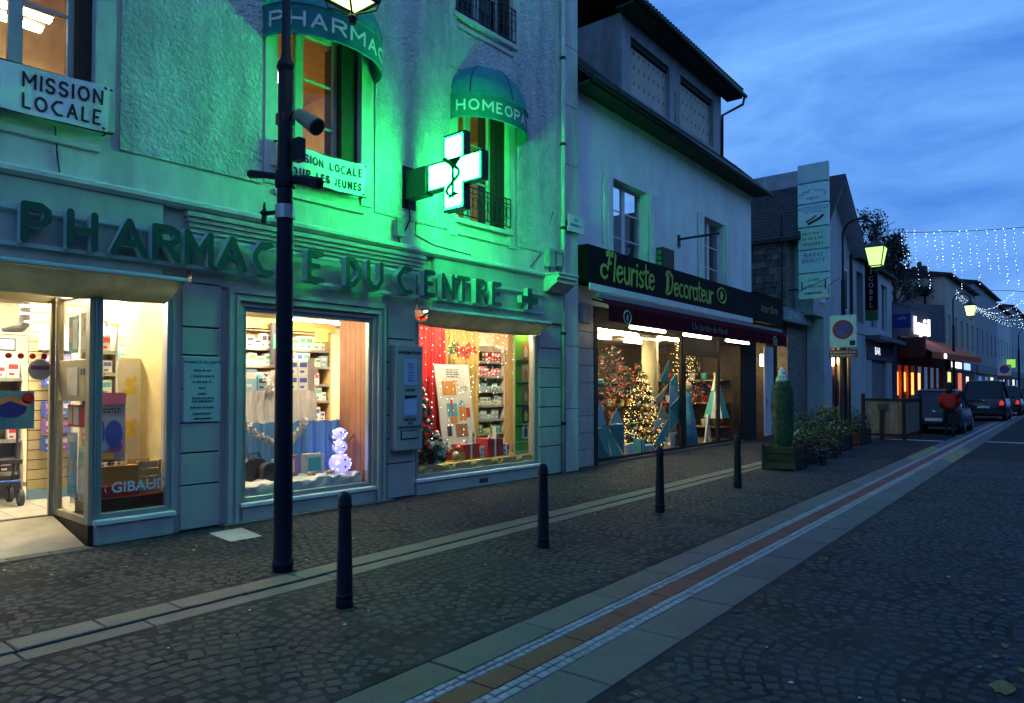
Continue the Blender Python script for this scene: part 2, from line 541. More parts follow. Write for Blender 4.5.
def stone(name, mat, owner, x0, x1, y0, y1, z, c=0.006):
    j = lambda: random.uniform(-.002, .002)
    zt = z + random.uniform(-.002, .002)
    vs = [(x0, y0, z - .05), (x1, y0, z - .05), (x1, y1, z - .05), (x0, y1, z - .05), (x0 + j(), y0, zt - c), (x1 + j(), y0, zt - c), (x1 + j(), y1, zt - c), (x0 + j(), y1, zt - c),
          (x0 + c, y0 + c, zt), (x1 - c, y0 + c, zt), (x1 - c, y1 - c, zt), (x0 + c, y1 - c, zt)]
    fs = [(0, 1, 5, 4), (1, 2, 6, 5), (2, 3, 7, 6), (3, 0, 4, 7), (4, 5, 9, 8), (5, 6, 10, 9), (6, 7, 11, 10), (7, 4, 8, 11), (8, 9, 10, 11)]
    if owner is None:
        return vs, fs
    return MB().add(vs, fs).build(name, mat, owner)

kerb = tag(MB().box(-4, 15.2, 5.046, 5.282, -0.1, -0.008).build('kerb', joint_m), kind='structure')
x = 0.47
while x < 15:
    stone('kerb_stone', kerb_m, kerb, x + .004, x + .506, 5.046, 5.282, 0.003)
    x += 0.512
gutter = tag(MB().box(-4, 15.2, 4.858, 5.044, -0.12, -0.022).build('gutter', joint_m), kind='structure')
x = 0.72
while x < 15:
    stone('gutter_stone', kerb_m, gutter, x + .004, x + .756, 4.860, 5.044, ZL - 0.002)
    x += 0.76
strip = tag(MB().box(-4, 90, 1.95, 2.97, -0.12, ZL - 0.014).build('strip_pavement', joint_m), kind='structure')
x = 1.2
n = 0
while x < 26:
    for (a, b) in ((2.692, 2.968), (1.952, 2.296)):
        off = 0.0 if a > 2.5 else 0.37
        stone('paving_slab', slab_m, strip, x + off + .005, x + off + .872, a, b, ZL, .005)
    x += 0.88
MB().box(26.9, 90, 2.692, 2.968, -.1, ZL).box(27.2, 90, 1.952, 2.296, -.1, ZL).build('far_slabs', slab_m, strip)
x = 2.0
while x < 22:
    stone('clay_tile', red_tile, strip, x + .003, x + .297, 2.424, 2.588, ZL - .001, .003)
    x += 0.30
MB().box(22.02, 90, 2.424, 2.588, -.1, ZL - .001).build('far_tiles', red_tile, strip)
far = MB()
near = []
for (a, b) in ((2.640, 2.689), (2.591, 2.638), (2.362, 2.421), (2.299, 2.360)):
    x = 2.0 + random.uniform(0, .05)
    while x < 20:
        l = random.uniform(.055, .10)
        near.append((x, l, a, b))
        x += l
near.sort()
near = [q for q in near if in_view(q[0], q[2], 0, 10)]
for i, (x, l, a, b) in enumerate(near):
    if i < 300:
        stone('white_sett', white_sett, strip, x + .004, x + l - .004, a + .003, b - .003, ZL + .001, .005)
    else:
        far.add(*stone('', None, None, x + .004, x + l - .004, a + .003, b - .003, ZL + .001, .005))
for (a, b) in ((2.591, 2.689), (2.299, 2.421)):
    far.box(20.1, 90, a, b, -.1, ZL + .001)
tag(far.build('white_setts', white_sett, strip), kind='stuff')

# white crossing line, worn yellow paint, yellow-green band
line_m = M('road_paint_white', (0.5, 0.5, 0.5), 0.7, 0.35, 12, dirt=0.4)
yel_m = M('road_paint_yellow', (0.14, 0.11, 0.02), 0.75, 0.4, 20, dirt=0.4)
pale_yel = M('yellow_green_tone', (0.17, 0.18, 0.075), 0.75, 0.25, 10, dirt=0.3)
tag(MB().box(24.6, 24.78, 2.98, 4.6, ZL - .01, ZL + .006).box(25.2, 25.38, -3.5, 1.94, ZL - .01, ZL + .006).build('crossing_line', line_m),
    'worn white line painted across the street beside the wooden barrier', 'road marking')
mk = MB()
for (cx, cy, r) in ((4.60, .30, .085), (4.95, .22, .04), (5.35, .33, .035), (5.75, .2, .04), (6.2, .25, .045), (5.10, .36, .03), (6.65, .22, .04), (4.85, .42, .025), (7.2, .2, .05), (5.6, .40, .02)):
    k = 14
    mk.add([(cx + r * 1.4 * math.cos(2 * PI * i / k) * random.uniform(.5, 1.1), cy + r * .8 * math.sin(2 * PI * i / k) * random.uniform(.5, 1.1), ZL + .0065) for i in range(k)], [tuple(range(k))])
tag(mk.build('road_paint', yel_m), kind='stuff')
zp = MB()  # flat yellow-green quads laid over both slab rows
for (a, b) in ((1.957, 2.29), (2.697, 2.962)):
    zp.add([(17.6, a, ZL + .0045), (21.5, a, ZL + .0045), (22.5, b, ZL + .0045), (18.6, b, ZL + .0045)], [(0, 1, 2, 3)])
tag(zp.build('yellow_green_band', pale_yel), 'pale yellow-green band lying across the stone strip', 'road marking')
frame(PH)
tag(MB().prism([(3.72, 7.56), (4.10, 7.56), (4.02, 6.97), (3.66, 6.97)], lambda u, v, w: (u, v, w), -.03, .006).build('cover_plate', M('pale_stone', (0.42, 0.41, 0.38), 0.7, 0.1), bev=.004),
    'pale square utility cover set in the cobbled pavement', 'utility cover')

# small litter: pale flecks, gum and leaf scraps on the stones
frame(STR)
lt_ = MB()
r_ = random.Random(21)
for _ in range(150):
    x, y = r_.uniform(1.6, 13), r_.choice((r_.uniform(5.35, 7.4), r_.uniform(3.05, 4.8), r_.uniform(-1.2, 1.9)))
    q, a = r_.uniform(.004, .013), r_.uniform(0, 6.28)
    z = (.004 if y > 5 else ZL + .004)
    p = [(x + q * r_.uniform(.6, 1.5) * math.cos(a + k * 1.26), y + q * r_.uniform(.6, 1.5) * math.sin(a + k * 1.26)) for k in range(5)]
    lt_.prism(p, lambda u, v, w: (u, v, w), z, z + .003)
tag(lt_.build('litter', M('litter_scraps', (.30, .29, .26), .8, .5, 40, piece=.6)), kind='stuff')
frame(PH)
# ================================================================== pharmacy building
frame(PH)
Y0 = 7.905
pharm = thing('pharmacy_building', 'pale stuccoed building with a lit pharmacy on the ground floor, washed in green light', 'building', (6, 9.5, 0))

def wall_open(mb, x0, x1, z0, z1, y0, y1, holes):
    xs = sorted({x0, x1, *[h[0] for h in holes], *[h[1] for h in holes]})
    zs = sorted({z0, z1, *[h[2] for h in holes], *[h[3] for h in holes]})
    xs = [q for q in xs if x0 <= q <= x1]; zs = [q for q in zs if z0 <= q <= z1]
    hole = lambda a, b: any(h[0] < a < h[1] and h[2] < b < h[3] for h in holes)
    S = {(i, j): not hole((xs[i] + xs[i + 1]) / 2, (zs[j] + zs[j + 1]) / 2) for i in range(len(xs) - 1) for j in range(len(zs) - 1)}
    for (i, j), s in S.items():
        if not s: continue
        a, b, c, d = xs[i], xs[i + 1], zs[j], zs[j + 1]
        mb.quad((a, y0, c), (b, y0, c), (b, y0, d), (a, y0, d))
        mb.quad((a, y1, c), (a, y1, d), (b, y1, d), (b, y1, c))
        for di, dj, q in ((-1, 0, ((a, y0, c), (a, y0, d), (a, y1, d), (a, y1, c))), (1, 0, ((b, y0, c), (b, y1, c), (b, y1, d), (b, y0, d))),
                          (0, -1, ((a, y0, c), (a, y1, c), (b, y1, c), (b, y0, c))), (0, 1, ((a, y0, d), (b, y0, d), (b, y1, d), (a, y1, d)))):
            if not S.get((i + di, j + dj), False):
                mb.quad(*q)
    return mb

WA, WB, WC, WD = (1.25, 2.63, 4.56, 6.9), (4.71, 5.99, 4.44, 6.35), (7.90, 9.12, 4.32, 6.35), (7.87, 9.25, 7.62, 9.6)
XE = 11.22
wall_open(MB(), -1.5, XE, 2.95, 12.5, Y0, Y0 + 0.35, [WA, WB, WC, WD]).build('wall', plaster, pharm)
# rough stucco panels, proud of the smooth plaster bands
st = MB()
def panel(x0, x1, z0, z1):
    st.box(x0, x1, Y0 - 0.022, Y0 + 0.1, z0, z1)
panel(2.88, 4.50, 4.11, 11); panel(6.24, 7.68, 4.09, 11); panel(9.40, 10.52, 4.09, 11)
panel(4.502, 6.238, 6.75, 11); panel(7.682, 9.398, 6.72, 7.36)
st.build('stucco_panel', stucco, pharm)
# side and back of the building
MB().box(XE - 0.003, XE - 0.3, Y0 + 0.355, 14, 2.96, 12.5).box(-1.5, -1.2, Y0 + 0.355, 14, 2.96, 12.5).box(-1.19, XE - 0.31, 13.7, 14, -0.1, 12.4).box(-1.19, XE - 0.31, 8.26, 13.69, 12.1, 12.4).build('rear_wall', plaster, pharm)

# ground floor: fascia, mouldings, piers
fb = MB()
fb.box(-1.5, 3.30, Y0 - 0.10, Y0 + 0.02, 2.80, 3.60)
fb.box(7.32, 10.62, Y0 - 0.10, Y0 + 0.02, 2.80, 3.60)
fb.build('fascia', fascia_m, pharm, bev=.006)
cm = MB()      # stepped moulding over the middle window
for k in range(5):
    cm.box(3.62 - .02 * k, 7.02 + .02 * k, Y0 - .06 - .022 * k, Y0 + .01, 3.30 + .055 * k, 3.353 + .055 * k)
cm.box(3.64, 7.0, Y0 - .045, Y0 + .01, 2.78, 3.298)
cm.build('moulding', frontp, pharm)
MB().box(3.302, 3.60, Y0 - .03, Y0 + .02, 2.78, 3.6).box(7.04, 7.318, Y0 - .03, Y0 + .02, 2.78, 3.6).build('fascia_recess', frontp, pharm)
co = MB()
co.prism([(-.12, 3.60), (-.155, 3.635), (-.155, 3.675), (-.125, 3.70), (-.06, 3.715), (.0, 3.73), (.0, 3.60)], lambda u, v, w: (w, Y0 + u, v), -1.5, 10.62)
co.build('cornice', plaster, pharm)
def blocks(name, x0, x1, zs, gap=0.018, proud=0.045):
    p = MB().box(x0 + .01, x1 - .01, Y0 - proud + .028, Y0 + .02, 0, zs[-1]).build(name, groove, pharm)
    for a, b in zip(zs, zs[1:]):
        MB().box(x0, x1, Y0 - proud, Y0 + .01, a + gap, b).build('stone_block', frontp, p, bev=.005)
    return p
blocks('pier', 3.54, 3.99, [0, .50, .86, 1.20, 1.58, 1.96, 2.28, 2.80])
blocks('pier', 6.47, 6.98, [0, .50, .86, 1.20, 1.58, 1.96, 2.30, 2.78])
blocks('pier', 9.98, 10.62, [0, .52, .88, 1.24, 1.60, 1.96, 2.32, 2.79])
MB().box(10.622, 10.75, Y0 - .02, Y0 + .3, 0, 3.6).build('corner_strip', groove, pharm)
pl = MB()
pl.box(3.445, 3.537, Y0 - .02, Y0 + .25, 0, 2.8)
pl.box(3.992, 4.06, Y0 - .01, Y0 + .25, 0, 2.78).box(6.40, 6.468, Y0 - .01, Y0 + .25, 0, 2.78)
pl.box(6.982, 7.02, Y0 - .01, Y0 + .25, 0, 2.79).box(9.93, 9.978, Y0 - .01, Y0 + .25, 0, 2.79)
pl.build('jamb', frontp, pharm)
# moulded surround of the middle window
sm = MB()
for k, (q, pr) in enumerate(((0.0, .10), (.055, .075), (.095, .095), (.14, .05))):
    a, b, t = 4.062 + q, 6.398 - q, 2.775 - q
    e = .053 if k == 0 else (.038 if k == 1 else (.043 if k == 2 else .06))
    sm.box(a, a + e, Y0 - pr, Y0 + .12, 0, t).box(b - e, b, Y0 - pr, Y0 + .12, 0, t).box(a + e, b - e, Y0 - pr, Y0 + .12, t - e, t)
sm.build('window_surround', frontp, pharm)

def shop_window(x0, x1, z0, z1, plinth_h, mullions=(), fm=alu, sill=True):
    w = MB()
    e = .055
    w.box(x0, x0 + e, Y0 - .02, Y0 + .06, z0, z1).box(x1 - e, x1, Y0 - .02, Y0 + .06, z0, z1)
    w.box(x0 + e, x1 - e, Y0 - .02, Y0 + .06, z1 - e, z1).box(x0 + e, x1 - e, Y0 - .02, Y0 + .06, z0, z0 + e)
    f = w.build('shop_window', fm, pharm, bev=.006)
    MB().box(x0 + e - .004, x1 - e + .004, Y0 + .015, Y0 + .025, z0 + e - .004, z1 - e + .004).build('pane', shop_glass, f)
    s = MB().box(x0 - .03, x1 + .03, Y0 - .10, Y0 + .05, z0 - .055, z0 - .003).build('sill', white_paint if sill else alu, f, bev=.008)
    MB().box(x0 - .01, x1 + .01, Y0 - .075, Y0 + .05, 0.0, z0 - .058).build('plinth', frontp, f, bev=.005)
    return f
shop_window(2.69, 3.443, .255, 2.62, .2)
shop_window(4.262, 6.198, .235, 2.575, .2)
f3 = shop_window(7.024, 9.926, .245, 2.62, .2)
MB().box(8.35, 8.55, Y0 - .078, Y0 - .07, .05, .12).build('air_vent', groove, f3)
MB().box(4.0, 6.5, Y0 - .16, Y0 - .03, .0, .022).build('threshold', kerb_m, pharm, bev=.004)

# entrance recess: ramp, glazed return panel, sliding doors
MB().prism([(Y0 - .02, .0), (Y0 - .02, .008), (8.88, .195), (8.88, .0)], lambda u, v, w: (w, u, v), -.5, 2.60).build('entrance_ramp', M('entrance_tile', (0.36, 0.32, 0.23), 0.6, 0.12, 8, dirt=.2), pharm)
for k in range(6):
    MB().box(.55 + .345 * k, .55 + .345 * k + .335, Y0 - .20, Y0 - .024, -.01, .010).build('ramp_edging', kerb_m, pharm, bev=.004)
rp_ = MB()
rx0, rx1 = 2.618, 2.668
for (a, b, c, d) in ((Y0 - .02, Y0 + .10, .2, 2.62), (8.80, 8.92, .2, 2.62), (Y0 + .10, 8.80, .2, .275), (Y0 + .10, 8.80, 2.55, 2.62), (Y0 + .10, 8.80, 1.46, 1.90)):
    rp_.box(rx0, rx1, a, b, c, d)
rpo = rp_.build('door_panel', door_alu, pharm, bev=.006)
MB().box(2.638, 2.648, Y0 + .098, 8.802, .27, 1.462).box(2.638, 2.648, Y0 + .098, 8.802, 1.898, 2.552).build('pane', shop_glass, rpo)
MB().box(2.62, 2.668, Y0 - .02, 8.93, .0, .197).build('door_plinth', wood_dark, rpo)
MB().box(2.612, 2.616, 8.2, 8.52, 1.52, 1.82).build('notice', M('beige_notice', (.55, .50, .40), .7), rpo)
MB().box(2.608, 2.616, 8.02, 8.06, 1.74, 1.80).box(2.608, 2.616, 8.1, 8.14, 1.74, 1.80).build('key_switch', alu, rpo)
MB().box(2.67, 2.688, Y0 - .03, Y0 + .10, .0, 2.80).build('corner_post', alu, pharm, bev=.004)
# sliding door leaf (clear glass) at the back of the recess
sd = MB()
sd.box(2.565, 2.612, 8.90, 8.95, .2, 2.62).box(-.5, 2.564, 8.90, 8.95, 2.54, 2.62)
sdo = sd.build('sliding_door', door_alu, pharm)
MB().box(-.5, 2.564, 8.92, 8.93, .2, 2.54).build('pane', shop_glass, sdo)
MB().box(-.5, 2.60, 8.885, 8.96, .196, .203).build('door_track', groove, sdo)
rd = MB()
for k in range(5):
    rd.prism([(.032 * math.cos(t * PI / 7), .032 * math.sin(t * PI / 7)) for t in range(14)], on_front(2.07 + .11 * k, 8.915, 1.945), 0, .003)
rd.build('safety_dot', red_ink, sdo)
MB().prism([(.115 * math.cos(t * PI / 12), .115 * math.sin(t * PI / 12)) for t in range(24)], on_front(2.47, 8.915, 1.80), 0, .003).build('round_sticker', M('sticker_beige', (.6, .56, .45), .6), sdo)
MB().prism([(-.085, -.02), (.085, -.02), (.085, .025), (-.085, .025)], on_front(2.47, 8.911, 1.82), 0, .002).build('sticker_band', M('sticker_purple', (.25, .08, .3), .6), sdo)
po = MB().box(2.0, 2.42, 8.905, 8.915, 1.16, 1.57).build('poster', M('poster_teal', (.10, .36, .40), .55, .25, 5), sdo)
MB().prism([(.15 * math.cos(t * PI / 10), .10 * math.sin(t * PI / 10)) for t in range(20)], on_front(2.2, 8.903, 1.38), 0, .002).build('poster_figure', blue_ink, po)
MB().prism([(-.17, .03), (0, .10), (.17, .03), (.17, .09), (0, .16), (-.17, .09)], on_front(2.2, 8.900, 1.36), 0, .002).build('poster_ribbon', col('poster_orange', (.6, .3, .12)), po)
MB().prism([(.06 * math.cos(t * PI / 8), .06 * math.sin(t * PI / 8)) for t in range(16)], on_front(2.36, 8.900, 1.49), 0, .002).build('poster_seal', red_ink, po)

# ------------------------------------------------------------------ upper windows
def upper_window(h, room_col, leaf, lit=True, tubes=False, sill_z=None, name='window'):
    x0, x1, z0, z1 = h
    y = Y0 + .16
    w = MB()
    e = .06
    xs = leaf
    w.box(x0, x0 + e, y, y + .06, z0, z1).box(xs[-1], xs[-1] + e, y, y + .06, z0, z1).box(x0 + e, xs[-1], y, y + .06, z1 - e, z1).box(x0 + e, xs[-1], y, y + .06, z0, z0 + e)
    for m in xs[:-1]:
        w.box(m - .06, m + .06, y - .012, y + .058, z0 + e, z1 - e)
    f = w.build(name, frame_green, pharm, bev=.005)
    MB().box(x0 + e, xs[-1], y + .03, y + .036, z0 + e, z1 - e).build('pane', pane, f)
    gb = MB()
    edges = [x0 + e] + [q for m in xs[:-1] for q in (m - .06, m + .06)] + [xs[-1]]
    for zz in [z0 + (z1 - z0) * q for q in (.36, .66)]:
        for a, b in zip(edges[::2], edges[1::2]):
            gb.box(a, b, y + .012, y + .029, zz - .017, zz + .017)
    gb.build('glazing_bar', frame_green, f)
    MB().box(xs[-1] + e + .004, x1 - .004, y - .10, y + .30, z0 + .01, z1 - .01).build('window_side_panel', wood_dark, f)  # dark block filling the opening between frame and right jamb
    if sill_z:
        MB().box(x0 - .10, x1 + .10, Y0 - .07, Y0 + .2, z0 - .085, z0 - .004).build('sill', plaster, f, bev=.01)
        MB().box(x0 - .04, x1 + .06, Y0 - .035, Y0 + .01, sill_z, sill_z + .07).build('sill_moulding', plaster, f, bev=.01)
    # the room behind
    rm = col('room_wall_%d' % int(room_col[0] * 100), room_col, .8)
    r = MB()
    X0, X1, Z0, Z1, Yb = x0 - .8, x1 + 1.3, z0 - .9, z1 + .35, Y0 + 3.4
    r.quad((X0, Yb, Z0), (X1, Yb, Z0), (X1, Yb, Z1), (X0, Yb, Z1)); r.quad((X0, Y0 + .36, Z0), (X0, Yb, Z0), (X0, Yb, Z1), (X0, Y0 + .36, Z1))
    r.quad((X1, Y0 + .36, Z0), (X1, Y0 + .36, Z1), (X1, Yb, Z1), (X1, Yb, Z0)); r.quad((X0, Y0 + .36, Z0), (X1, Y0 + .36, Z0), (X1, Yb, Z0), (X0, Yb, Z0))
    r.quad((X0, Y0 + .36, Z1), (X0, Yb, Z1), (X1, Yb, Z1), (X1, Y0 + .36, Z1))
    ro = r.build('room', rm, f)
    return f, (X0, X1, Z0, Z1, Yb)
tube_w = E('office_tube_light', (1.0, .86, .58), 24.0)
fA, rA = upper_window(WA, (.72, .50, .24), [1.99, 2.44], sill_z=4.02)
for k in range(2):
    MB().box(1.3, 2.84, 9.97 + .36 * k, 10.07 + .36 * k, 6.17, 6.22).build('ceiling_tube', tube_w, fA)
    MB().box(1.28, 2.86, 9.95 + .36 * k, 10.09 + .36 * k, 6.221, 6.26).box(1.6, 1.62, 10.0 + .36 * k, 10.02 + .36 * k, 6.261, 7.2).box(2.5, 2.52, 10.0 + .36 * k, 10.02 + .36 * k, 6.261, 7.2).build('tube_housing', white_paint, fA)
fB, rB = upper_window(WB, (.74, .52, .26), [5.12, 5.66], sill_z=4.02)
MB().box(5.0, 6.2, 10.2, 10.4, rB[3] - .06, rB[3] - .02).build('ceiling_tube', tube_w, fB)
fC, rC = upper_window(WC, (.72, .40, .12), [8.30, 8.80], sill_z=4.05)
MB().box(8.0, 8.8, 10.2, 10.35, rC[3] - .06, rC[3] - .02).build('ceiling_tube', tube_w, fC)
fD, rD = upper_window(WD, (.10, .10, .10), [8.5, 9.0], sill_z=7.40)
# smooth bands round window D
# railings
def railing(x0, x1, z0, z1, parent, y=Y0 - .05):
    r = MB()
    for z in (z0, z1):
        r.tube([(x0, y, z), (x1, y, z)], .012, 6)
        r.tube([(x0, y, z), (x0, Y0 + .02, z)], .012, 6); r.tube([(x1, y, z), (x1, Y0 + .02, z)], .012, 6)
    r.tube([(x0, y, z1 - .09), (x1, y, z1 - .09)], .009, 6)
    ro = r.build('railing', dark_metal, parent)
    n = int((x1 - x0) / .11)
    for i in range(n + 1):
        x = x0 + (x1 - x0) * i / n
        MB().tube([(x, y, z0), (x, y, z1)], .008, 6).build('baluster', dark_metal, ro)
    for i in range(n):
        x = x0 + (x1 - x0) * (i + .5) / n
        MB().tube([(x + .05 * math.cos(t * PI / 6), y, (z0 + z1) / 2 + .10 * math.sin(t * PI / 6)) for t in range(13)], .006, 5).build('scroll', dark_metal, ro)
railing(7.86, 9.16, 4.38, 4.86, fC)
railing(7.83, 9.3, 7.66, 8.22, fD)
# window surrounds
sr = MB()
for h, t in ((WA, .0), (WB, .0), (WC, .0), (WD, .12)):
    sr.box(h[1] + .004, h[1] + .20, Y0 - .03, Y0 - .002, h[2] - .3, h[3]).box(h[0] - .18, h[0] - .004, Y0 - .03, Y0 - .002, h[2] - .3, h[3])
sr.build('window_band', plaster, pharm, bev=.006)

# dome awnings over windows B and C
def dome_awning(cx, hw, zt, zb, proj, label, txt, dome_h, tsize):
    a = thing('dome_awning', label, 'awning', (cx, Y0, zb), 'round awnings over the upper windows')
    fp = lambda t, r=1.0: (cx - hw * r * math.cos(t), Y0 - .02 - proj * r * math.sin(t))
    d = MB()
    def dome(u, v):
        t, q = u * PI, v * PI / 2
        x, y = fp(t, math.cos(q) ** .9 if v < 1 else 0.001)
        return (x, y, zt + dome_h * math.sin(q))
    d.grid(dome, 28, 8)
    d.build('canopy', teal_cloth, a, smooth=True)
    v = MB()
    v.grid(lambda u, w: (*fp(u * PI), zb + (zt - zb) * w), 32, 2)
    v.grid(lambda u, w: (*fp(u * PI, .965), zt - .01 - (zt - zb - .02) * w), 32, 2)
    v.build('valance', teal_val, a, smooth=True)
    pp = MB()
    for z in (zb, zt):
        pp.tube([(*fp(PI * k / 28, 1.006), z) for k in range(29)], .012, 6)
    pp.build('piping', teal_cloth, a)
    for t in (.18, .5, .82):
        MB().tube([dome(t, k / 8) for k in range(8)], .010, 5).build('rib', dark_metal, a)
    lt = MB()
    # arc-length lettering round the front of the valance
    N = 200
    arc = [fp(PI * k / N, 1.012) for k in range(N + 1)]
    sl = [0]
    for p, q in zip(arc, arc[1:]):
        sl.append(sl[-1] + math.dist(p, q))
    def wrap(u, v, w):
        o = 1 + w
        s_ = sl[-1] * .055 + u
        k = max(0, min(N - 1, next((i for i, q in enumerate(sl) if q > s_), N) - 1))
        f = (s_ - sl[k]) / (sl[k + 1] - sl[k])
        return (cx + (arc[k][0] + f * (arc[k + 1][0] - arc[k][0]) - cx) * o, Y0 + (arc[k][1] + f * (arc[k + 1][1] - arc[k][1]) - Y0) * o, (zt + zb) / 2 + v)
    stroke_text(lt, txt, 0, sl[-1] * .90, -tsize * .36, tsize * .72, tsize * .062, lambda u, v, w: wrap(u, v, w), 0, .0006)
    lt.build('lettering', white_paint, a)
    return a
dome_awning(5.36, .86, 6.30, 5.92, .62, 'teal dome awning lettered pharmacie over the banner window', 'PHARMACIE', .75, .27)
dome_awning(8.56, .84, 6.24, 5.86, .58, 'teal dome awning lettered homeopathie above the green cross', 'HOMEOPATHIE', .66, .25)

# straight shop awnings, rolled nearly shut
def shop_awning(x0, x1, zt, zb, y0, y1, label):
    a = thing('shop_awning', label, 'awning', ((x0 + x1) / 2, Y0, zb), 'rolled awnings on the pharmacy front')
    c = MB()
    def sag(u, v):
        e = min(u, 1 - u) * 9
        fold = .030 * math.sin(u * 19 + 5 * v) * v + .020 * math.sin(u * 47 + 9 * v) * v
        inset = .10 * max(0, 1 - e) * v
        x = x0 + (x1 - x0) * u + (inset if u < .5 else -inset)
        return (x, y0 + (y1 - y0) * (1 - v) + .10 * math.sin(v * PI) * -.5 + fold, zt - (zt - zb) * v - .02 * math.sin(u * PI) * v)
    c.grid(sag, 60, 8)
    c.grid(lambda u, v: (sag(u, v)[0], sag(u, v)[1] + .012, sag(u, v)[2] - .004), 60, 8)
    c.build('canvas', awning_cloth, a, smooth=True)
    MB().box(x0 - .02, x1 + .02, y1 - .05, y1 + .03, zt, zt + .045).build('front_bar', letter_side, a, bev=.01)
    MB().box(x0, x1, y1 + .032, Y0 - .105, zt + .02, zt + .05).build('hood', awning_cloth, a)
    for x in (x0 + .05, x1 - .05):
        MB().tube([(x, Y0 - .05, zt - .1), (x, y1 + .03, zt + .01)], .015, 6).build('arm', dark_metal, a)
    return a
shop_awning(-1.2, 3.44, 2.735, 2.52, Y0 - .03, Y0 - .32, 'long faded canvas awning over the pharmacy entrance')
shop_awning(7.03, 9.96, 2.735, 2.545, Y0 - .03, Y0 - .28, 'faded canvas awning over the red christmas window')

# raised letters of the shop sign
sign = thing('shop_sign', 'raised dark green letters spelling the pharmacy name along the front', 'shop sign', (6, Y0 - .14, 3.0))
for z0, z1 in ((3.27, 3.31), (2.93, 2.97)):
    MB().box(-1.5, 3.30, Y0 - .155, Y0 - .13, z0, z1).box(3.304, 9.95, Y0 - .155, Y0 - .13, z0, z1).build('rail', letter_side, sign)
spans = [('P', 2.01, 2.27), ('H', 2.40, 2.69), ('A', 2.80, 3.18), ('R', 3.22, 3.53), ('M', 3.57, 3.91), ('A', 3.95, 4.33), ('C', 4.40, 4.68), ('I', 4.82, 4.94), ('E', 5.15, 5.42),
         ('D', 5.76, 6.04), ('U', 6.11, 6.41), ('C', 6.66, 6.97), ('E', 7.19, 7.43), ('N', 7.56, 7.85), ('T', 7.89, 8.20), ('R', 8.33, 8.61), ('E', 8.73, 8.98)]
for ch, a, b in spans:
    l = MB()
    K = .968
    stroke_letter(l, ch, a * K, 2.945, (b - a) * K, .40, .034, lambda u, v, w: (u, Y0 - .16 - w, v), 0, .10, .0006)
    l.m = [1 if abs((l.v[f[1]] - l.v[f[0]]).cross(l.v[f[2]] - l.v[f[0]]).normalized().y) < .9 else 0 for f in l.f]
    l.build('letter', [letter_green, letter_side], sign)
cr = MB()
cpoly = [(-.06, -.17), (.06, -.17), (.06, -.06), (.22, -.06), (.22, .06), (.06, .06), (.06, .2), (-.06, .2), (-.06, .06), (-.22, .06), (-.22, -.06), (-.06, -.06)]
cr.prism(cpoly, on_front(9.42, Y0 - .22, 3.13), -.05, .05)
cr.m = [0, 0] + [1] * 12
cr.build('letter', [letter_green, letter_side], sign)

# ------------------------------------------------------------------ the lit pharmacy cross
XC, YC, ZC, HA, HW = 6.87, 6.88, 4.60, .54, .20
cross = thing('pharmacy_cross', 'glowing green led cross with bowl and snake emblem on a wall bracket', 'illuminated sign', (XC, YC, ZC - HA))
plus = lambda a, w: [(-w, -a), (w, -a), (w, -w), (a, -w), (a, w), (w, w), (w, a), (-w, a), (-w, w), (-a, w), (-a, -w), (-w, -w)]
MB().prism(plus(HA, HW), on_side(XC, YC, ZC), -.06, .06).build('housing', dark_metal, cross)
MB().prism(plus(HA - .035, HW - .03), on_side(XC, YC, ZC), .061, .066).prism(plus(HA - .035, HW - .03), on_side(XC, YC, ZC), -.066, -.061).build('light_panel', led_face, cross)
dots = MB()
for i in range(-13, 14):
    for j in range(-13, 14):
        u, v = i * .0385, j * .0385
        if (abs(u) < HW - .04 or abs(v) < HW - .04) and abs(u) < HA - .04 and abs(v) < HA - .04:
            for s_ in (-1, 1):
                dots.add([on_side(XC, YC, ZC)(u + .017 * a, v + .017 * b, s_ * .069) for a, b in ((-1, 0), (0, -1), (1, 0), (0, 1))], [(0, 1, 2, 3)])
tag(dots.build('led_dots', led_dot, cross), kind='stuff')
te = MB()
def edge_teeth(a, w):
    q = plus(a, w)
    for p, r in zip(q, q[1:] + q[:1]):
        L_ = math.dist(p, r)
        n = max(2, int(L_ / .058))
        for i in range(n):
            u, v = p[0] + (r[0] - p[0]) * (i + .5) / n, p[1] + (r[1] - p[1]) * (i + .5) / n
            for s_ in (-1, 1):
                te.add([on_side(XC, YC, ZC)(u + .011 * x, v + .011 * y, s_ * .0705) for x, y in ((-1, -1), (1, -1), (1, 1), (-1, 1))], [(0, 1, 2, 3)])
edge_teeth(HA - .042, HW - .037)
tag(te.build('led_gaps', dark_metal, cross), kind='stuff')
em = MB()
emb_m = M('emblem_green', (.003, .03, .015), .8, spec=.1)
F_ = on_side(XC, YC, ZC)
em.prism([(-.17, .19), (.19, .19), (.03, .05), (-.03, .05)], F_, .070, .076)
em.tube([F_(0, .06, .074), F_(0, -.36, .074)], .022, 6)
em.prism([(-.13, -.37), (.12, -.33), (.02, -.28), (-.02, -.28)], F_, .070, .076)
em.tube([F_(-.16 + .0 * k, .20, .076) if k == 0 else F_(-.12 * math.cos(k * .62) , .20 - .045 * k, .076) for k in range(13)], [.04, .032] + [.026] * 10 + [.012], 6)
em.build('bowl_and_snake', emb_m, cross)
br = MB().box(XC - .085, XC + .085, YC + HA + .01, Y0 + .0, ZC - .22, ZC + .20)
br.build('bracket_box', M('bracket_dark_green', (.012, .05, .035), .5), cross, bev=.01)
MB().box(XC - .13, XC + .13, Y0 - .03, Y0 + .01, ZC - .35, ZC + .28).build('wall_plate', dark_metal, cross)
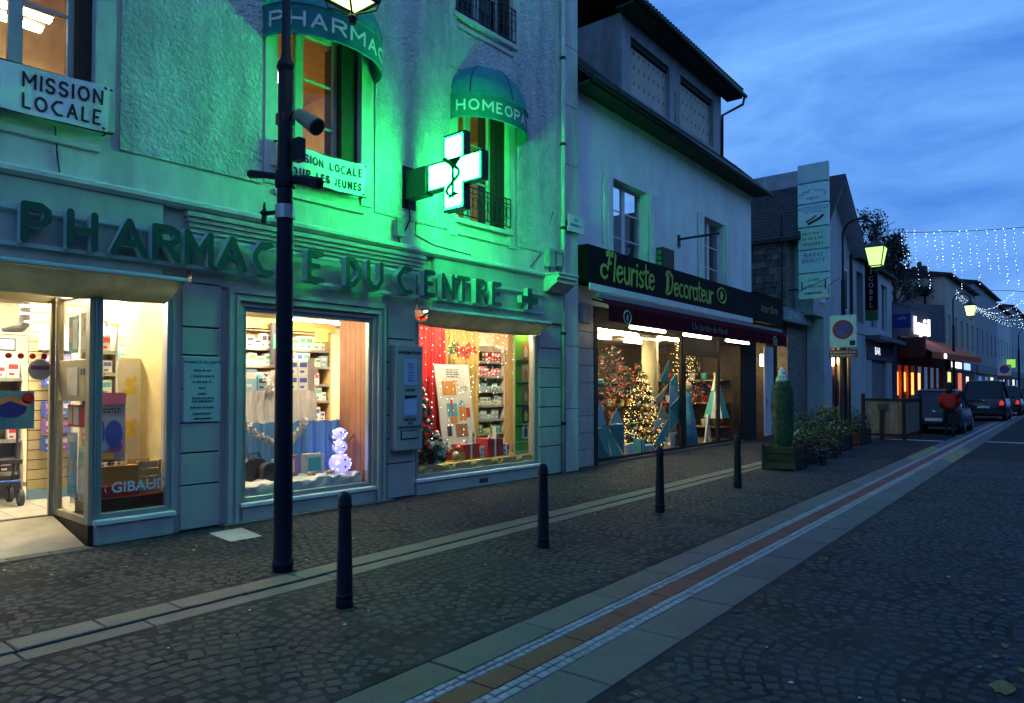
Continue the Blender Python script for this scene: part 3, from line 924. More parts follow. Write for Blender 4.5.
tag(MB().tube([(6.84, Y0 - .05, 4.40), (6.86, Y0 - .06, 4.1), (6.80, Y0 - .04, 3.95), (6.74, Y0 - .05, 3.86)], .012, 6).build('cable', dark_metal), 'black cable hanging from the green cross to a grey box', 'cable')

for nm_, pts_ in (('thin dark wire running down the wall from the banner over the entrance', [(2.28, Y0 - .03, 4.18), (2.30, Y0 - .012, 4.05), (2.31, Y0 - .012, 3.9), (2.33, Y0 - .012, 3.74)]),
                  ('thin wire looping along the plaster band under the green cross', [(6.95, Y0 - .02, 4.5), (7.02, Y0 - .012, 4.1), (7.0, Y0 - .012, 3.9), (7.4, Y0 - .012, 3.80), (8.2, Y0 - .012, 3.77)]),
                  ('thin wire slanting up the plaster beside the drainpipe', [(9.75, Y0 - .012, 3.78), (10.0, Y0 - .012, 4.0), (10.25, Y0 - .012, 4.5), (10.4, Y0 - .03, 4.9)])):
    tag(MB().tube(pts_, .007, 5).build('wall_wire', dark_metal), nm_, 'cable')
# ------------------------------------------------------------------ things fixed to the wall
def small_box(name, label, x0, x1, z0, z1, d, m, cat='junction box'):
    t = thing(name, label, cat, ((x0 + x1) / 2, Y0, z0))
    MB().box(x0, x1, Y0 - d, Y0 + .0, z0, z1).build('case', m, t, bev=.008)
    MB().box(x0 - .008, x1 + .008, Y0 - d - .012, Y0 - d + .02, z1 - .03, z1 + .008).build('cap', m, t)
    MB().tube([((x0 + x1) / 2, Y0 - d / 2, z0), ((x0 + x1) / 2 + .01, Y0 - d / 2, z0 - .09)], .013, 6).build('conduit', dark_metal, t)
    return t
gbox = M('grey_plastic', (.32, .33, .33), .5)
small_box('junction_box', 'small grey electrical box under the cross bracket', 6.58, 6.72, 3.80, 4.05, .11, gbox)
small_box('junction_box', 'pale electrical box beside the drainpipe above the console, nearer the green cross', 10.16, 10.33, 3.83, 4.15, .14, gbox)
small_box('junction_box', 'pale electrical box beside the drainpipe above the console, nearer the florist', 10.40, 10.56, 3.87, 4.15, .13, gbox)
con = thing('console', 'moulded plaster console at the end of the pharmacy cornice', 'console', (10.3, Y0, 3.35))
MB().prism([(0, 3.36), (-.10, 3.36), (-.20, 3.44), (-.30, 3.50), (-.30, 3.56), (-.34, 3.58), (-.34, 3.64), (0, 3.64)], lambda u, v, w: (w, Y0 - .10 + u, v), 10.02, 10.60).build('moulding', plaster, con)
MB().box(10.0, 10.62, Y0 - .46, Y0 - .102, 3.642, 3.67).build('cap', plaster, con)
pipe = thing('drainpipe', 'pale drainpipe running down the corner of the pharmacy', 'drainpipe', (10.68, Y0 - .06, 0))
MB().tube([(10.68, Y0 - .06, 0), (10.68, Y0 - .06, 12)], .045, 10).build('pipe', plaster, pipe, smooth=True)
for z in (.9, 2.6, 4.6, 6.2, 7.85):
    MB().lathe([(.05, z), (.058, z + .01), (.058, z + .05), (.05, z + .06)], 10.68, Y0 - .06, 10).box(10.66, 10.70, Y0 - .06, Y0 + .01, z + .01, z + .05).build('pipe_clip', dark_metal, pipe)
MB().box(10.76, XE - .005, Y0 - .03, Y0 + .34, 0, 12).build('corner_quoin', plaster, pharm, bev=.01)
for z in (1.2, 2.4, 3.6, 4.75, 5.9, 7.05, 8.2, 9.4):
    MB().box(10.755, XE - .003, Y0 - .032, Y0 - .01, z, z + .012).build('quoin_joint', groove, pharm)
sp = thing('street_plate', 'small pale street name plate at the corner beside the drainpipe', 'street sign', (11.0, Y0 - .05, 4.6))
MB().box(10.78, 11.32, Y0 - .10, Y0 - .08, 4.60, 4.93).build('plate', white_paint, sp, bev=.004)
MB().box(10.80, 10.96, Y0 - .08, Y0 - .03, 4.7, 4.8).build('fixing', dark_metal, sp)
def fake_lines(mb, x0, x1, z, h, fn, seed, gap=.3):
    """rows of strokes the size of lettering too small to read"""
    r = random.Random(seed)
    x = x0
    while x < x1 - h * .5:
        w = h * r.uniform(.35, .8)
        mb.prism([(x, z), (x + w, z), (x + w, z + h * r.uniform(.75, 1)), (x, z + h * r.uniform(.75, 1))], fn, 0, .002)
        x += w + h * gap * r.choice((1, 1, 1, 2.4))
t_ = MB()
t_.text('RUE', on_front(11.05, Y0 - .102, 4.84), .075, 0, .002)
fake_lines(t_, 10.86, 11.24, 4.71, .055, lambda u, v, w: (u, Y0 - .102 - w, v), 5)
t_.build('lettering', blue_ink, sp)

# plaque between the door and the middle window
pq = thing('opening_plaque', 'pale plaque with green lines of text on the pier beside the entrance', 'plaque', (3.77, Y0 - .05, 1.22))
MB().box(3.555, 3.985, Y0 - .062, Y0 - .046, 1.215, 1.955).build('panel', M('plaque_blue_white', (.46, .52, .54), .35, .04), pq, bev=.004)
t_ = MB()
t_.text('PHARMACIE DU CENTRE', on_front(3.77, Y0 - .064, 1.89), .040, 0, .001)
for i, (z, w) in enumerate(((1.80, .20), (1.735, .27), (1.67, .23), (1.60, .09), (1.535, .11), (1.485, .25), (1.45, .25), (1.38, .28), (1.31, .22))):
    fake_lines(t_, 3.77 - w / 2, 3.77 + w / 2, z - .012, .024, lambda u, v, q: (u, Y0 - .063 - q, v), 20 + i)
t_.prism([(3.67, 1.245), (3.87, 1.245), (3.87, 1.262), (3.67, 1.262)], lambda u, v, q: (u, Y0 - .063 - q, v), 0, .002)
t_.build('lettering', green_ink, pq)
# information and letter box on the second pier
ib = thing('information_box', 'grey metal information box with a letter slot beside the christmas window', 'letter box', (6.75, Y0 - .05, .7))
ibm = M('info_box_paint', (.40, .40, .36), .5, .06, dirt=.15)
MB().box(6.50, 7.02, Y0 - .17, Y0 - .046, .70, 2.22).build('case', ibm, ib, bev=.008)
MB().box(6.66, 6.90, Y0 - .178, Y0 - .165, 1.64, 2.02).box(6.66, 6.90, Y0 - .178, Y0 - .165, 1.20, 1.50).build('window', M('notice_blue', (.42, .55, .78), .3, .08), ib)
MB().box(6.60, 6.93, Y0 - .178, Y0 - .165, .86, .99).build('slot_frame', dark_metal, ib)
MB().box(6.615, 6.915, Y0 - .184, Y0 - .172, .875, .975).build('slot_flap', ibm, ib)
t_ = MB()
for s_, z, q in (('INFORMATIONS', 2.11, .060), ('GARDES', 1.57, .052), ('DEPOSEZ', 1.14, .060), ('VOS', 1.085, .050), ('ORDONNANCES', 1.03, .060)):
    t_.text(s_, on_front(6.77, Y0 - .173, z), q, 0, .002)
for i in range(7):
    fake_lines(t_, 6.72, 6.84, 1.94 - .04 * i, .014, lambda u, v, q_: (u, Y0 - .180 - q_, v), 50 + i)
t_.prism([(6.665, 1.44), (6.895, 1.46), (6.895, 1.495), (6.665, 1.495)], lambda u, v, q_: (u, Y0 - .180 - q_, v), 0, .002)
t_.build('lettering', ink, ib)

# banners under windows A and B
def banner(x0, x1, zl, zr, h, lines, label, y=Y0 - .16, sag=.02):
    b = thing('banner', label, 'banner', ((x0 + x1) / 2, y, min(zl, zr)), 'white banners hung under the upper windows')
    wob = lambda u, v: .02 * math.sin(u * 9 + v * 2.5) + .012 * math.sin(u * 21 - v * 3)
    P_ = lambda u, v, o=0: (x0 + (x1 - x0) * u, y + wob(u, v) * .8 + o, zl + (zr - zl) * u + h * v - sag * math.sin(PI * u))
    m = MB()
    m.grid(P_, 28, 5); m.grid(lambda u, v: P_(u, v, .006), 28, 5)
    m.build('vinyl', banner_m, b, smooth=True)
    t = MB()
    for s_, u0, u1, v0, hh, r in lines:
        stroke_text(t, s_, u0, u1, v0, hh, r, lambda u, v, w: P_(u / (x1 - x0), v / h, -.005 - w), 0, .0004)
    t.build('lettering', ink, b)
    for z_, zz in ((0.0, 0), (1.0, 0)):
        MB().tube([(x0 - .03, y + .05, zl + h * z_), (x1 + .05, y + .05, zr + h * z_)], .011, 6).build('rail', dark_metal, b)
    for u in (.02, .98):
        for v in (.06, .94):
            MB().octa(P_(u, v, -.012), .018).build('eyelet', dark_metal, b)
    for x, z in ((x0, zl), (x1, zr)):
        for q in (0, h):
            MB().tube([(x, y + .05, z + q), (x, Y0 + .02, z + q)], .010, 6).build('bracket', dark_metal, b)
    return b
bA = banner(.55, 2.72, 4.19, 4.215, .455, [('MISSION', 1.42, 2.11, .25, .15, .011), ('LOCALE', 1.42, 2.10, .05, .15, .011), ('DE', 1.15, 1.25, .22, .06, .006)], 'white banner lettered mission locale under the window over the entrance')
bB = banner(4.66, 5.98, 4.235, 4.235, .43, [('MISSION LOCALE', .10, 1.25, .245, .11, .009), ('POUR LES JEUNES', .10, 1.25, .055, .11, .012)], 'white banner with two lines of black letters under the middle upper window', y=Y0 - .14)
# ================================================================== inside the pharmacy
frame(PH)
wall_in = M('shop_wall_cream', (.66, .58, .42), .8, .06)
ceil_m = M('shop_ceiling', (.72, .68, .58), .8, .05)
tile_m = M('floor_tile_white', (.62, .58, .50), .25, .06, piece=.05)
slat_m = M('slat_board', (.62, .50, .27), .55, .10, 9, piece=.08)
shelf_m = M('shelf_white', (.66, .62, .54), .5, .05)
shelf_wood = M('shelf_wood', (.50, .34, .16), .55, .15, 14)
hall = MB()
hall.quad((-1.1, 12.4, .19), (10.5, 12.4, .19), (10.5, 12.4, 2.9), (-1.1, 12.4, 2.9))
hall.quad((-1.1, 8.96, .19), (-1.1, 12.4, .19), (-1.1, 12.4, 2.9), (-1.1, 8.96, 2.9))
hall.quad((10.5, 8.0, .0), (10.5, 8.0, 2.9), (10.5, 12.4, 2.9), (10.5, 12.4, .0))
hall.build('interior_wall', wall_in, pharm)
MB().box(-1.1, 10.5, Y0 + .06, 12.4, 2.86, 2.9).build('interior_ceiling', ceil_m, pharm)
fl = MB().box(-1.1, 10.5, 8.96, 12.4, .1, .185).box(2.70, 10.5, Y0 + .06, 8.955, .1, .185).build('interior_floor', groove, pharm)
for i in range(7):
    for j in range(7):
        MB().box(1.1 + .4 * i, 1.492 + .4 * i, 8.97 + .4 * j, 9.362 + .4 * j, .184, .2).build('floor_tile', tile_m, fl)
MB().box(3.95, 10.4, 8.97, 12.38, .186, .2).build('far_floor', tile_m, fl)
for x, y, lb in ((1.9, 10.0, 'over the sliding entrance door'), (2.1, 11.4, 'deep behind the sliding entrance door'), (3.2, 9.5, 'over the slatted display wall'), (4.2, 10.2, 'behind the pier with the plaque'), (5.3, 10.9, 'before the back shelves, beside the lamp post'), (6.6, 10.2, 'over the green lit cross sign'), (7.6, 11.4, 'over the far end of the back shelves'), (9.3, 10.6, 'behind the christmas window shelves')):
    t = tag(MB().box(x - .5, x + .5, y - .12, y + .12, 2.815, 2.855).build('ceiling_light', warm_panel), 'flat warm ceiling light ' + lb, 'ceiling light', 'ceiling lights inside the pharmacy')

# ---- products: one shared mesh per kind of box
def prod_mat(n, c):
    return col('packet_' + n, c, .45, var=.06)
PM = {k: prod_mat(k, c) for k, c in dict(white=(.72, .72, .70), blue=(.06, .12, .50), red=(.55, .05, .05), green=(.08, .38, .12), teal=(.08, .38, .42), yellow=(.65, .48, .08),
      pink=(.62, .18, .30), orange=(.62, .25, .05), sky=(.28, .48, .66), dark=(.04, .04, .06), purple=(.26, .12, .40), beige=(.55, .45, .30)).items()}
_pool = {}
def packet(kind, w, h, d, x, y, z, where, ang=0.0, name='medicine_box', cat='packet', noun='box'):
    """kind = 'body/band' colours"""
    body, band = kind.split('/')
    key = (kind, round(w, 2), round(h, 2), round(d, 2), name)
    if key not in _pool:
        m = MB()
        w_, h_, d_ = key[1] / 2, key[2], key[3] / 2
        m.box(-w_, w_, -d_, d_, 0, h_)
        m.k = 1
        m.box(-w_ * .8, w_ * .8, -d_ - .002, -d_ + .001, h_ * .55, h_ * .85)
        m.box(-w_ * .7, w_ * .2, -d_ - .002, -d_ + .001, h_ * .18, h_ * .32)
        F = FR[0]; frame(PH)
        o = m.build(name, [PM[body], PM[band]])
        frame(F)
        COL.objects.unlink(o)
        _pool[key] = o
    o = _pool[key].copy()
    COL.objects.link(o)
    o.matrix_basis = FR[0] @ Matrix.Translation((x, y, z)) @ Matrix.Rotation(ang, 4, 'Z')
    a = 'small ' if h < .16 else ('tall ' if h > w * 1.5 else '')
    tag(o, '%s%s %s with a %s label %s' % (a, body, noun, band, where), cat, 'packets ' + where)
    return o
def shelf_unit(name, label, x0, x1, y, z0, zs, depth, mat, back=True):
    """standing shelf facing the street; boards, sides and back are parts"""
    t = thing(name, label, 'shelf unit', ((x0 + x1) / 2, y, z0))
    top = zs[-1] + .32
    for x in (x0, x1 - .025):
        MB().box(x, x + .025, y, y + depth, z0, top).build('side_panel', mat, t)
    if back:
        MB().box(x0 + .026, x1 - .026, y + depth - .02, y + depth - .002, z0, top).build('back_panel', mat, t)
    for z in zs:
        MB().box(x0 + .026, x1 - .026, y + .005, y + depth - .022, z - .022, z).build('shelf', mat, t)
        MB().box(x0 + .026, x1 - .026, y - .004, y + .004, z - .035, z + .012).build('price_rail', alu, t)
    return t
def fill(x0, x1, y, zs, kinds, where, wr=(.07, .15), hr=(.10, .22), d=.12, skip=.08, rnd=None):
    r = random.Random(rnd or 3)
    for z in zs:
        x = x0
        k = r.choice(kinds)
        while x < x1 - .06:
            w = round(r.uniform(*wr), 2)
            if r.random() < .45: k = r.choice(kinds)
            h = round(r.choice((hr[0], (hr[0] + hr[1]) / 2, hr[1])), 2)
            if x + w > x1: break
            if r.random() > skip:
                packet(k, w, h, d, x + w / 2, y, z + .001, where, r.uniform(-.06, .06))
            x += w + .012

# ---- behind the entrance doors
sw = thing('slat_wall', 'cream slatted display wall behind the pharmacy entrance', 'display wall', (3.3, 10.3, .2))
MB().box(2.74, 4.0, 10.33, 10.36, .2, 2.8).build('backing', wood_dark, sw)
z = .33
while z < 2.75:
    MB().box(2.74, 4.0, 10.305, 10.329, z, z + .112).build('slat', slat_m, sw)
    z += .124
MB().box(2.73, 4.0, 10.30, 10.329, .2, .325).build('skirting', PM['sky'], sw)
W1 = 'on the slatted wall in the entrance'
for k, z in enumerate((.80, 1.02, 1.24, 1.62, 1.84)):
    for j in range(3):
        packet(('blue/white', 'purple/white', 'blue/pink')[(k + j) % 3], .13, .19, .16, 2.93 + .15 * j, 10.2, z, W1, 0, 'hygiene_packet', 'packet', 'packet')
for j in range(3):
    packet('sky/white', .15, .26, .15, 2.90 + .18 * j, 10.2, 2.08, W1, 0, 'hygiene_packet', 'packet', 'packet')
packet('red/dark', .07, .30, .10, 3.06, 10.22, 2.42, W1, 0, 'hygiene_packet', 'packet', 'packet')
for k, z in enumerate((.75, 1.05, 1.38, 1.70, 2.0, 2.3)):
    for j in range(2):
        packet(('white/green', 'teal/white', 'red/white', 'white/orange')[(k * 2 + j) % 4], .14, .20, .12, 3.5 + .18 * j, 10.22, z, W1, 0, 'hygiene_packet', 'packet', 'packet')
shelf_unit('shelf_unit', 'white shelves seen deep inside through the sliding entrance door', 1.9, 2.72, 10.42, .2, [.55, .95, 1.35, 1.72], .35, shelf_m)
fill(2.0, 2.70, 10.5, [.55, .95, 1.35, 1.72], ['white/blue', 'dark/white', 'orange/white', 'red/white', 'blue/white', 'beige/dark', 'white/red', 'sky/white'], 'on the shelves behind the entrance', (.08, .14), (.16, .26), rnd=5)
fp = thing('framed_picture', 'dark framed picture leaning on the entrance shelves', 'picture', (2.45, 10.4, 2.05))
MB().box(2.28, 2.62, 10.40, 10.43, 2.06, 2.22).build('frame', PM['dark'], fp)
MB().box(2.30, 2.60, 10.39, 10.399, 2.08, 2.20).build('print', PM['sky'], fp)
PM['jet'] = col('packet_jet', (.012, .012, .014), .7)
bt = thing('ankle_brace', 'black and white ankle brace displayed high inside the entrance', 'ankle brace', (2.52, 10.0, 2.28))
MB().tube([(2.61, 10, 2.62), (2.61, 10, 2.50), (2.60, 10, 2.38), (2.56, 10, 2.32)], [.05, .055, .06, .055], 10).build('shaft', PM['jet'], bt)
MB().tube([(2.58, 10, 2.33), (2.48, 10, 2.31), (2.38, 10, 2.29)], [.055, .05, .03], 10).build('foot', PM['jet'], bt)
for z in (2.40, 2.50, 2.59):
    MB().lathe([(.06, z - .014), (.063, z), (.06, z + .014)], 2.61, 10, 12).build('strap', PM['white'], bt)
MB().lathe([(.02, 2.62), (.03, 2.65), (.0, 2.70)], 2.61, 10, 8).build('top_knob', PM['dark'], bt)
MB().box(2.3, 2.74, 9.92, 10.10, 2.24, 2.262).build('stand', shelf_m, bt)
ro = thing('rollator', 'black wheeled walking frame parked inside the entrance', 'walking frame', (2.4, 10.0, .2))
for x in (2.15, 2.55):
    for y in (9.85, 10.3):
        w = MB().prism([(.10 * math.cos(k * PI / 9), .10 * math.sin(k * PI / 9)) for k in range(18)], lambda u, v, q: (x + q, y + u, .30 + v), -.02, .02).build('wheel', PM['dark'], ro)
        MB().prism([(.06 * math.cos(k * PI / 6), .06 * math.sin(k * PI / 6)) for k in range(12)], lambda u, v, q: (x + q, y + u, .30 + v), -.024, .024).build('rim', alu, w)
    MB().tube([(x, 9.85, .32), (x, 10.0, .8), (x, 10.02, 1.15), (x, 10.25, 1.2)], .016, 6).tube([(x, 10.3, .32), (x, 10.0, .8)], .016, 6).build('frame_tube', PM['dark'], ro)
MB().box(2.13, 2.57, 9.86, 10.26, .70, .75).build('seat', PM['dark'], ro)
MB().tube([(2.15, 9.85, .5), (2.55, 9.85, .5)], .014, 6).build('cross_bar', PM['blue'], ro)

# posters on the return panel of the entrance
def flat_poster(name, label, x, y0, y1, z0, z1, mat, figs):
    p = thing(name, label, 'poster', (x, (y0 + y1) / 2, z0))
    MB().box(x - .004, x, y0, y1, z0, z1).build('sheet', mat, p)
    for m, a, b, c, d in figs:
        MB().box(x - .008, x - .0045, y0 + (y1 - y0) * a, y0 + (y1 - y0) * b, z0 + (z1 - z0) * c, z0 + (z1 - z0) * d).build('print', m, p)
flat_poster('poster', 'teal and white poster high on the glazed entrance side panel', 2.69, 8.42, 8.72, 1.98, 2.38, PM['teal'], [(PM['white'], .05, .55, .1, .9), (PM['beige'], .6, .95, .3, .7)])
flat_poster('poster', 'white poster with a dark figure high on the entrance side panel', 2.69, 8.12, 8.36, 1.98, 2.40, PM['beige'], [(PM['dark'], .3, .6, .55, .85), (PM['white'], .1, .9, .08, .4)])
flat_poster('poster', 'tall pale blue poster low on the glazed entrance side panel', 2.69, 8.42, 8.72, .42, 1.12, PM['sky'], [(PM['white'], .1, .9, .85, .95), (PM['beige'], .35, .65, .35, .62), (PM['teal'], .1, .9, .05, .2)])
flat_poster('poster', 'tall pale green poster beside the blue one on the entrance panel', 2.69, 8.08, 8.38, .40, .98, col('packet_pale_green', (.38, .52, .38)), [(PM['teal'], .1, .9, .78, .9), (PM['white'], .15, .85, .15, .6)])
flat_poster('poster', 'red and white poster strip under the door handle panel', 2.69, 8.1, 8.72, 1.18, 1.42, PM['red'], [(PM['white'], .45, .7, .1, .9), (PM['beige'], .75, .97, .1, .9)])

# ---- narrow show window by the entrance: crate, poster, shelves behind
MB().box(3.452, 3.49, Y0 + .07, 9.2, .2, 2.8).build('partition', M('cream_partition', (.66, .54, .26), .6, .22, 4), pharm)
MB().box(2.76, 3.445, Y0 + .075, 8.7, .2, .44).build('display_plinth', M('maroon_board', (.10, .028, .012), .5, .2), pharm)
rb = thing('display_riser', 'red and orange printed riser in the narrow show window by the entrance', 'display stand', (3.0, 8.1, .44))
MB().box(2.78, 3.18, 8.06, 8.20, .441, .56).build('box', PM['red'], rb); MB().box(2.78, 3.18, 8.10, 8.22, .562, .76).build('back_card', PM['orange'], rb)
cr_ = thing('wooden_crate', 'pale wooden crate tilted in the narrow show window by the entrance behind white lettering', 'crate', (3.32, 8.15, .45))
for k in range(4):
    MB().box(3.18, 3.42, 8.10 + .012 * k, 8.12 + .012 * k, .46 + .085 * k, .535 + .085 * k).build('slat', shelf_wood, cr_)
for x in (3.18, 3.395):
    MB().box(x, x + .025, 8.085, 8.10, .455, .80).build('post', shelf_wood, cr_)
MB().box(3.18, 3.42, 8.17, 8.40, .455, .47).box(3.18, 3.42, 8.39, 8.405, .47, .80).build('bottom_board', shelf_wood, cr_)
t_ = MB().text('GIBAUD', on_front(3.13, Y0 + .010, .555), .155, 0, .003, sx=1.0)
t_.prism([(-.04, -.01), (-.015, -.05), (-.03, .0), (-.015, .04)], on_front(2.82, Y0 + .010, .555), 0, .002)
tag(t_.build('window_lettering', white_paint), 'white brand lettering stuck low on the narrow show window by the entrance glass', 'lettering')
ps = thing('poster', 'poster with a pink header and blue figure in the narrow entrance window', 'poster', (2.93, 8.25, .8))
MB().box(2.76, 3.10, 8.24, 8.255, .80, 1.55).build('sheet', M('lilac_sheet', (.42, .44, .50), .6, .12), ps)
MB().box(2.76, 3.10, 8.228, 8.239, 1.42, 1.55).build('header', PM['pink'], ps)
for dx, dz, a_, b_, mm in ((0, .10, .13, .10, 'sky'), (.04, .02, .09, .15, 'blue'), (-.06, -.06, .07, .10, 'sky'), (.05, -.12, .08, .06, 'purple'), (-.03, .16, .05, .06, 'beige'), (-.08, .05, .03, .12, 'blue')):
    MB().prism([(a_ * math.cos(t * PI / 9), b_ * math.sin(t * PI / 9)) for t in range(18)], on_front(2.94 + dx, 8.236 - .001 * a_, 1.08 + dz), 0, .003 + .02 * b_).build('figure', PM[mm], ps)
t_ = MB()
for k in range(5):
    fake_lines(t_, 2.79, 3.06, .86 - .03 * k + (.5 if k < 2 else 0), .022, lambda u, v, q: (u, 8.236 - q, v), 140 + k)
t_.build('lettering', PM['dark'], ps)
MB().box(2.80, 2.98, 8.228, 8.239, .83, .90).build('print', PM['yellow'], ps)
shelf_unit('shelf_unit', 'white shelves of packets behind the narrow show window by the entrance', 3.02, 3.44, 9.4, .2, [.6, .95, 1.25, 1.5, 1.78, 2.05], .3, shelf_m)
fill(3.05, 3.42, 9.46, [.6, .95, 1.25, 1.5, 1.78, 2.05], ['white/red', 'white/blue', 'white/dark', 'pink/white', 'white/teal', 'white/beige'], 'on shelves behind the entrance side window', (.07, .12), (.12, .2), rnd=8)
rl = thing('roll_up_banner', 'tall pale yellow roll-up banner in the narrow show window by the entrance', 'banner', (3.35, 8.75, .45))
MB().box(3.20, 3.448, 8.74, 8.75, .46, 1.95).build('sheet', M('pale_yellow_sheet', (.62, .56, .40), .6, .15, 3), rl)
for z, h in ((1.5, .25), (1.0, .3)):
    for dx, dz, r in ((-.05, .04, .04), (.03, .08, .05), (-.01, .16, .045), (.05, .2, .03)):
        MB().prism([(r * math.cos(t * PI / 7), r * 1.3 * math.sin(t * PI / 7)) for t in range(14)], on_front(3.33 + dx, 8.738, z + dz), 0, .002 + .02 * r).build('print', PM['yellow'], rl)
MB().box(3.19, 3.448, 8.70, 8.80, .442, .47).build('base', alu, rl)

# ---- middle window
def drape(name, label, cat, x0, x1, y, z0, z1, mat, amp=.05, waves=7, bow=0.0, seed=1, cut=0.0):
    r = random.Random(seed)
    ph = [r.uniform(0, 6) for _ in range(4)]
    m = MB()
    def f(u, v):
        o = amp * (math.sin(u * waves * 6.28 + ph[0]) * (.4 + .6 * (1 - v)) + .5 * math.sin(u * waves * 14 + ph[1] + v * 2)) 
        return (x0 + (x1 - x0) * u + .02 * math.sin(v * 5 + ph[2]) * u * (1 - u) * 4, y + o - bow * math.sin(v * PI), z0 + (z1 - z0) * v - cut * math.sin(u * PI) * v + .012 * math.sin(u * waves * 6.28 + ph[3]) * v)
    m.grid(f, int(waves * 9), 10)
    m.grid(lambda u, v: (f(u, v)[0], f(u, v)[1] + .008, f(u, v)[2]), int(waves * 9), 10)
    return tag(m.build(name, mat, smooth=True), label, cat)
blue_satin = M('blue_satin', (.10, .26, .56), .35, .12, 5, spec=.6)
white_cloth = M('white_cloth', (.64, .62, .60), .8, .06, 5)
silver_cloth = M('silver_cloth', (.66, .63, .60), .45, .12, 8)
red_cloth = M('red_curtain_cloth', (.62, .018, .022), .6, .12, 4)
gold_foil = M('gold_foil', (.50, .40, .13), .32, .15, 6, metal=.6, bump=.5, bscale=18, bdist=.02)
drape('blue_drape', 'blue satin drape hanging behind the middle window display', 'drape', 4.30, 6.24, 8.66, .22, 1.13, blue_satin, .045, 9, seed=3)
drape('silver_drape', 'silvery white drape hung above the blue one in the middle window', 'drape', 4.40, 6.02, 8.95, 1.0, 1.56, silver_cloth, .03, 8, seed=4)
wc = MB()
def wcf(u, v):
    n = .02 * math.sin(u * 17 + v * 6) + .016 * math.sin(u * 39 - v * 11) + .012 * math.sin(u * 71 + v * 5)
    x = 4.30 + 1.84 * u
    if v < .45: return (x, 8.02 + n * .35, .21 + .20 * v / .45 + n * .3 + .06 * u * 0)
    return (x, 8.02 + (v - .45) * 1.05, .41 + n * .8)
wc.grid(wcf, 90, 22)
tag(wc.build('white_cloth', white_cloth, smooth=True), 'crumpled white cloth spread along the floor of the middle window', 'cloth')
# timber side panel
tp = thing('timber_panel', 'tall brown timber panel closing the right side of the middle window', 'panel', (6.1, 8.3, .2))
for k in range(5):
    MB().box(6.17, 6.19, 7.975 + .125 * k, 8.095 + .125 * k, .2, 2.84).build('board', M('brown_board_%d' % k, (.25 + .02 * (k % 3), .11, .055), .55, .18, 5), tp)
MB().box(6.192, 6.21, 7.97, 8.6, .2, 2.85).build('backing', wood_dark, tp)
# garland
gl_m = M('silver_tinsel', (.66, .62, .56), .35, .2, 30, metal=.4)
gd = MB()
gp = [(4.45, 1.20), (4.63, 1.13), (4.82, .97), (5.01, .86), (5.26, .85), (5.40, 1.0), (5.50, 1.16)]
for a, b in zip(gp, gp[1:]):
    for k in range(9):
        q = k / 9
        gd.leaves((a[0] + (b[0] - a[0]) * q, 8.45, a[1] + (b[1] - a[1]) * q), (.055, .055, .055), 14, .028)
tag(gd.build('tinsel_garland', gl_m), 'silver tinsel garland looped across the blue drape', 'garland')
# shelves at the back of the hall
shelf_unit('shelf_unit', 'long lit wooden shelves of packets at the back of the middle window', 5.6, 7.7, 11.0, .2, [.6, 1.0, 1.36, 1.66, 1.98, 2.28], .35, shelf_wood)
fill(5.66, 7.64, 11.08, [1.0, 1.36, 1.66, 1.98, 2.28], ['white/blue', 'white/red', 'white/pink', 'blue/white', 'white/orange', 'white/green', 'sky/white', 'white/dark', 'white/teal'], 'on the long shelves behind the middle window', (.08, .15), (.16, .25), skip=.02, rnd=9)
MB().box(5.6, 7.8, 11.02, 11.3, 2.62, 2.80).build('pelmet', M('amber_pelmet', (.62, .42, .14), .5, .1), pharm)
packet('yellow/orange', .25, .22, .02, 7.22, 10.6, 2.42, 'hanging above the back shelves', 0, 'hanging_sign', 'sign', 'card')
pk = 'stacked above the silver drape in the middle window'
for (k, x, z, w, h) in (('white/blue', 5.68, 1.56, .15, .22), ('white/blue', 5.85, 1.56, .15, .22), ('white/blue', 5.68, 1.785, .15, .22), ('white/blue', 5.85, 1.785, .15, .22), ('white/dark', 4.80, 1.56, .20, .22), ('sky/white', 5.02, 1.56, .18, .30), ('white/sky', 4.72, 1.79, .14, .2), ('sky/dark', 5.2, 1.56, .14, .2)):
    packet(k, w, h, .15, x, 9.12, z, pk)
tb = tag(MB().box(4.5, 6.05, 9.0, 9.3, .2, 1.555).build('display_table', shelf_m), 'white display block behind the silver drape', 'display stand')
hs = thing('snowflake_hanger', 'grey felt snow crystal standing on the packets', 'ornament', (6.12, 9.3, 1.56))
MB().box(6.08, 6.20, 9.28, 9.36, 1.56, 1.70).box(6.03, 6.26, 9.29, 9.35, 1.80, 1.92).box(6.08, 6.20, 9.285, 9.355, 1.702, 2.06).build('body', col('felt_grey', (.42, .42, .42)), hs)
sb = thing('silver_star_ball', 'ball of silver wire branches on the middle window drape', 'ornament', (5.25, 8.85, 1.5))
m = MB()
for _ in range(60):
    a, b = random.uniform(0, 6.28), random.uniform(-1.2, 1.4)
    d = Vector((math.cos(a) * math.cos(b), math.sin(a) * math.cos(b), math.sin(b))) * .15
    m.tube([(5.25, 8.85, 1.70), (5.25 + d.x, 8.85 + d.y, 1.70 + d.z)], [.004, .008], 4)
m.build('branches', silver_cloth, sb)
m = MB()
for _ in range(26):
    a, b = random.uniform(0, 6.28), random.uniform(-1.2, 1.4)
    m.octa((5.25 + .14 * math.cos(a) * math.cos(b), 8.85 + .14 * math.sin(a) * math.cos(b), 1.70 + .14 * math.sin(b)), .014)
m.build('beads', PM['white'], sb)
cs = thing('counter_sign', 'small green lit cross sign hanging inside behind the lamp post', 'illuminated sign', (6.55, 10.9, 2.2))
MB().box(6.42, 6.70, 10.88, 10.94, 2.0, 2.72).build('case', PM['dark'], cs)
sgm = E('sign_green_light', (.05, .8, .15), 2.5)
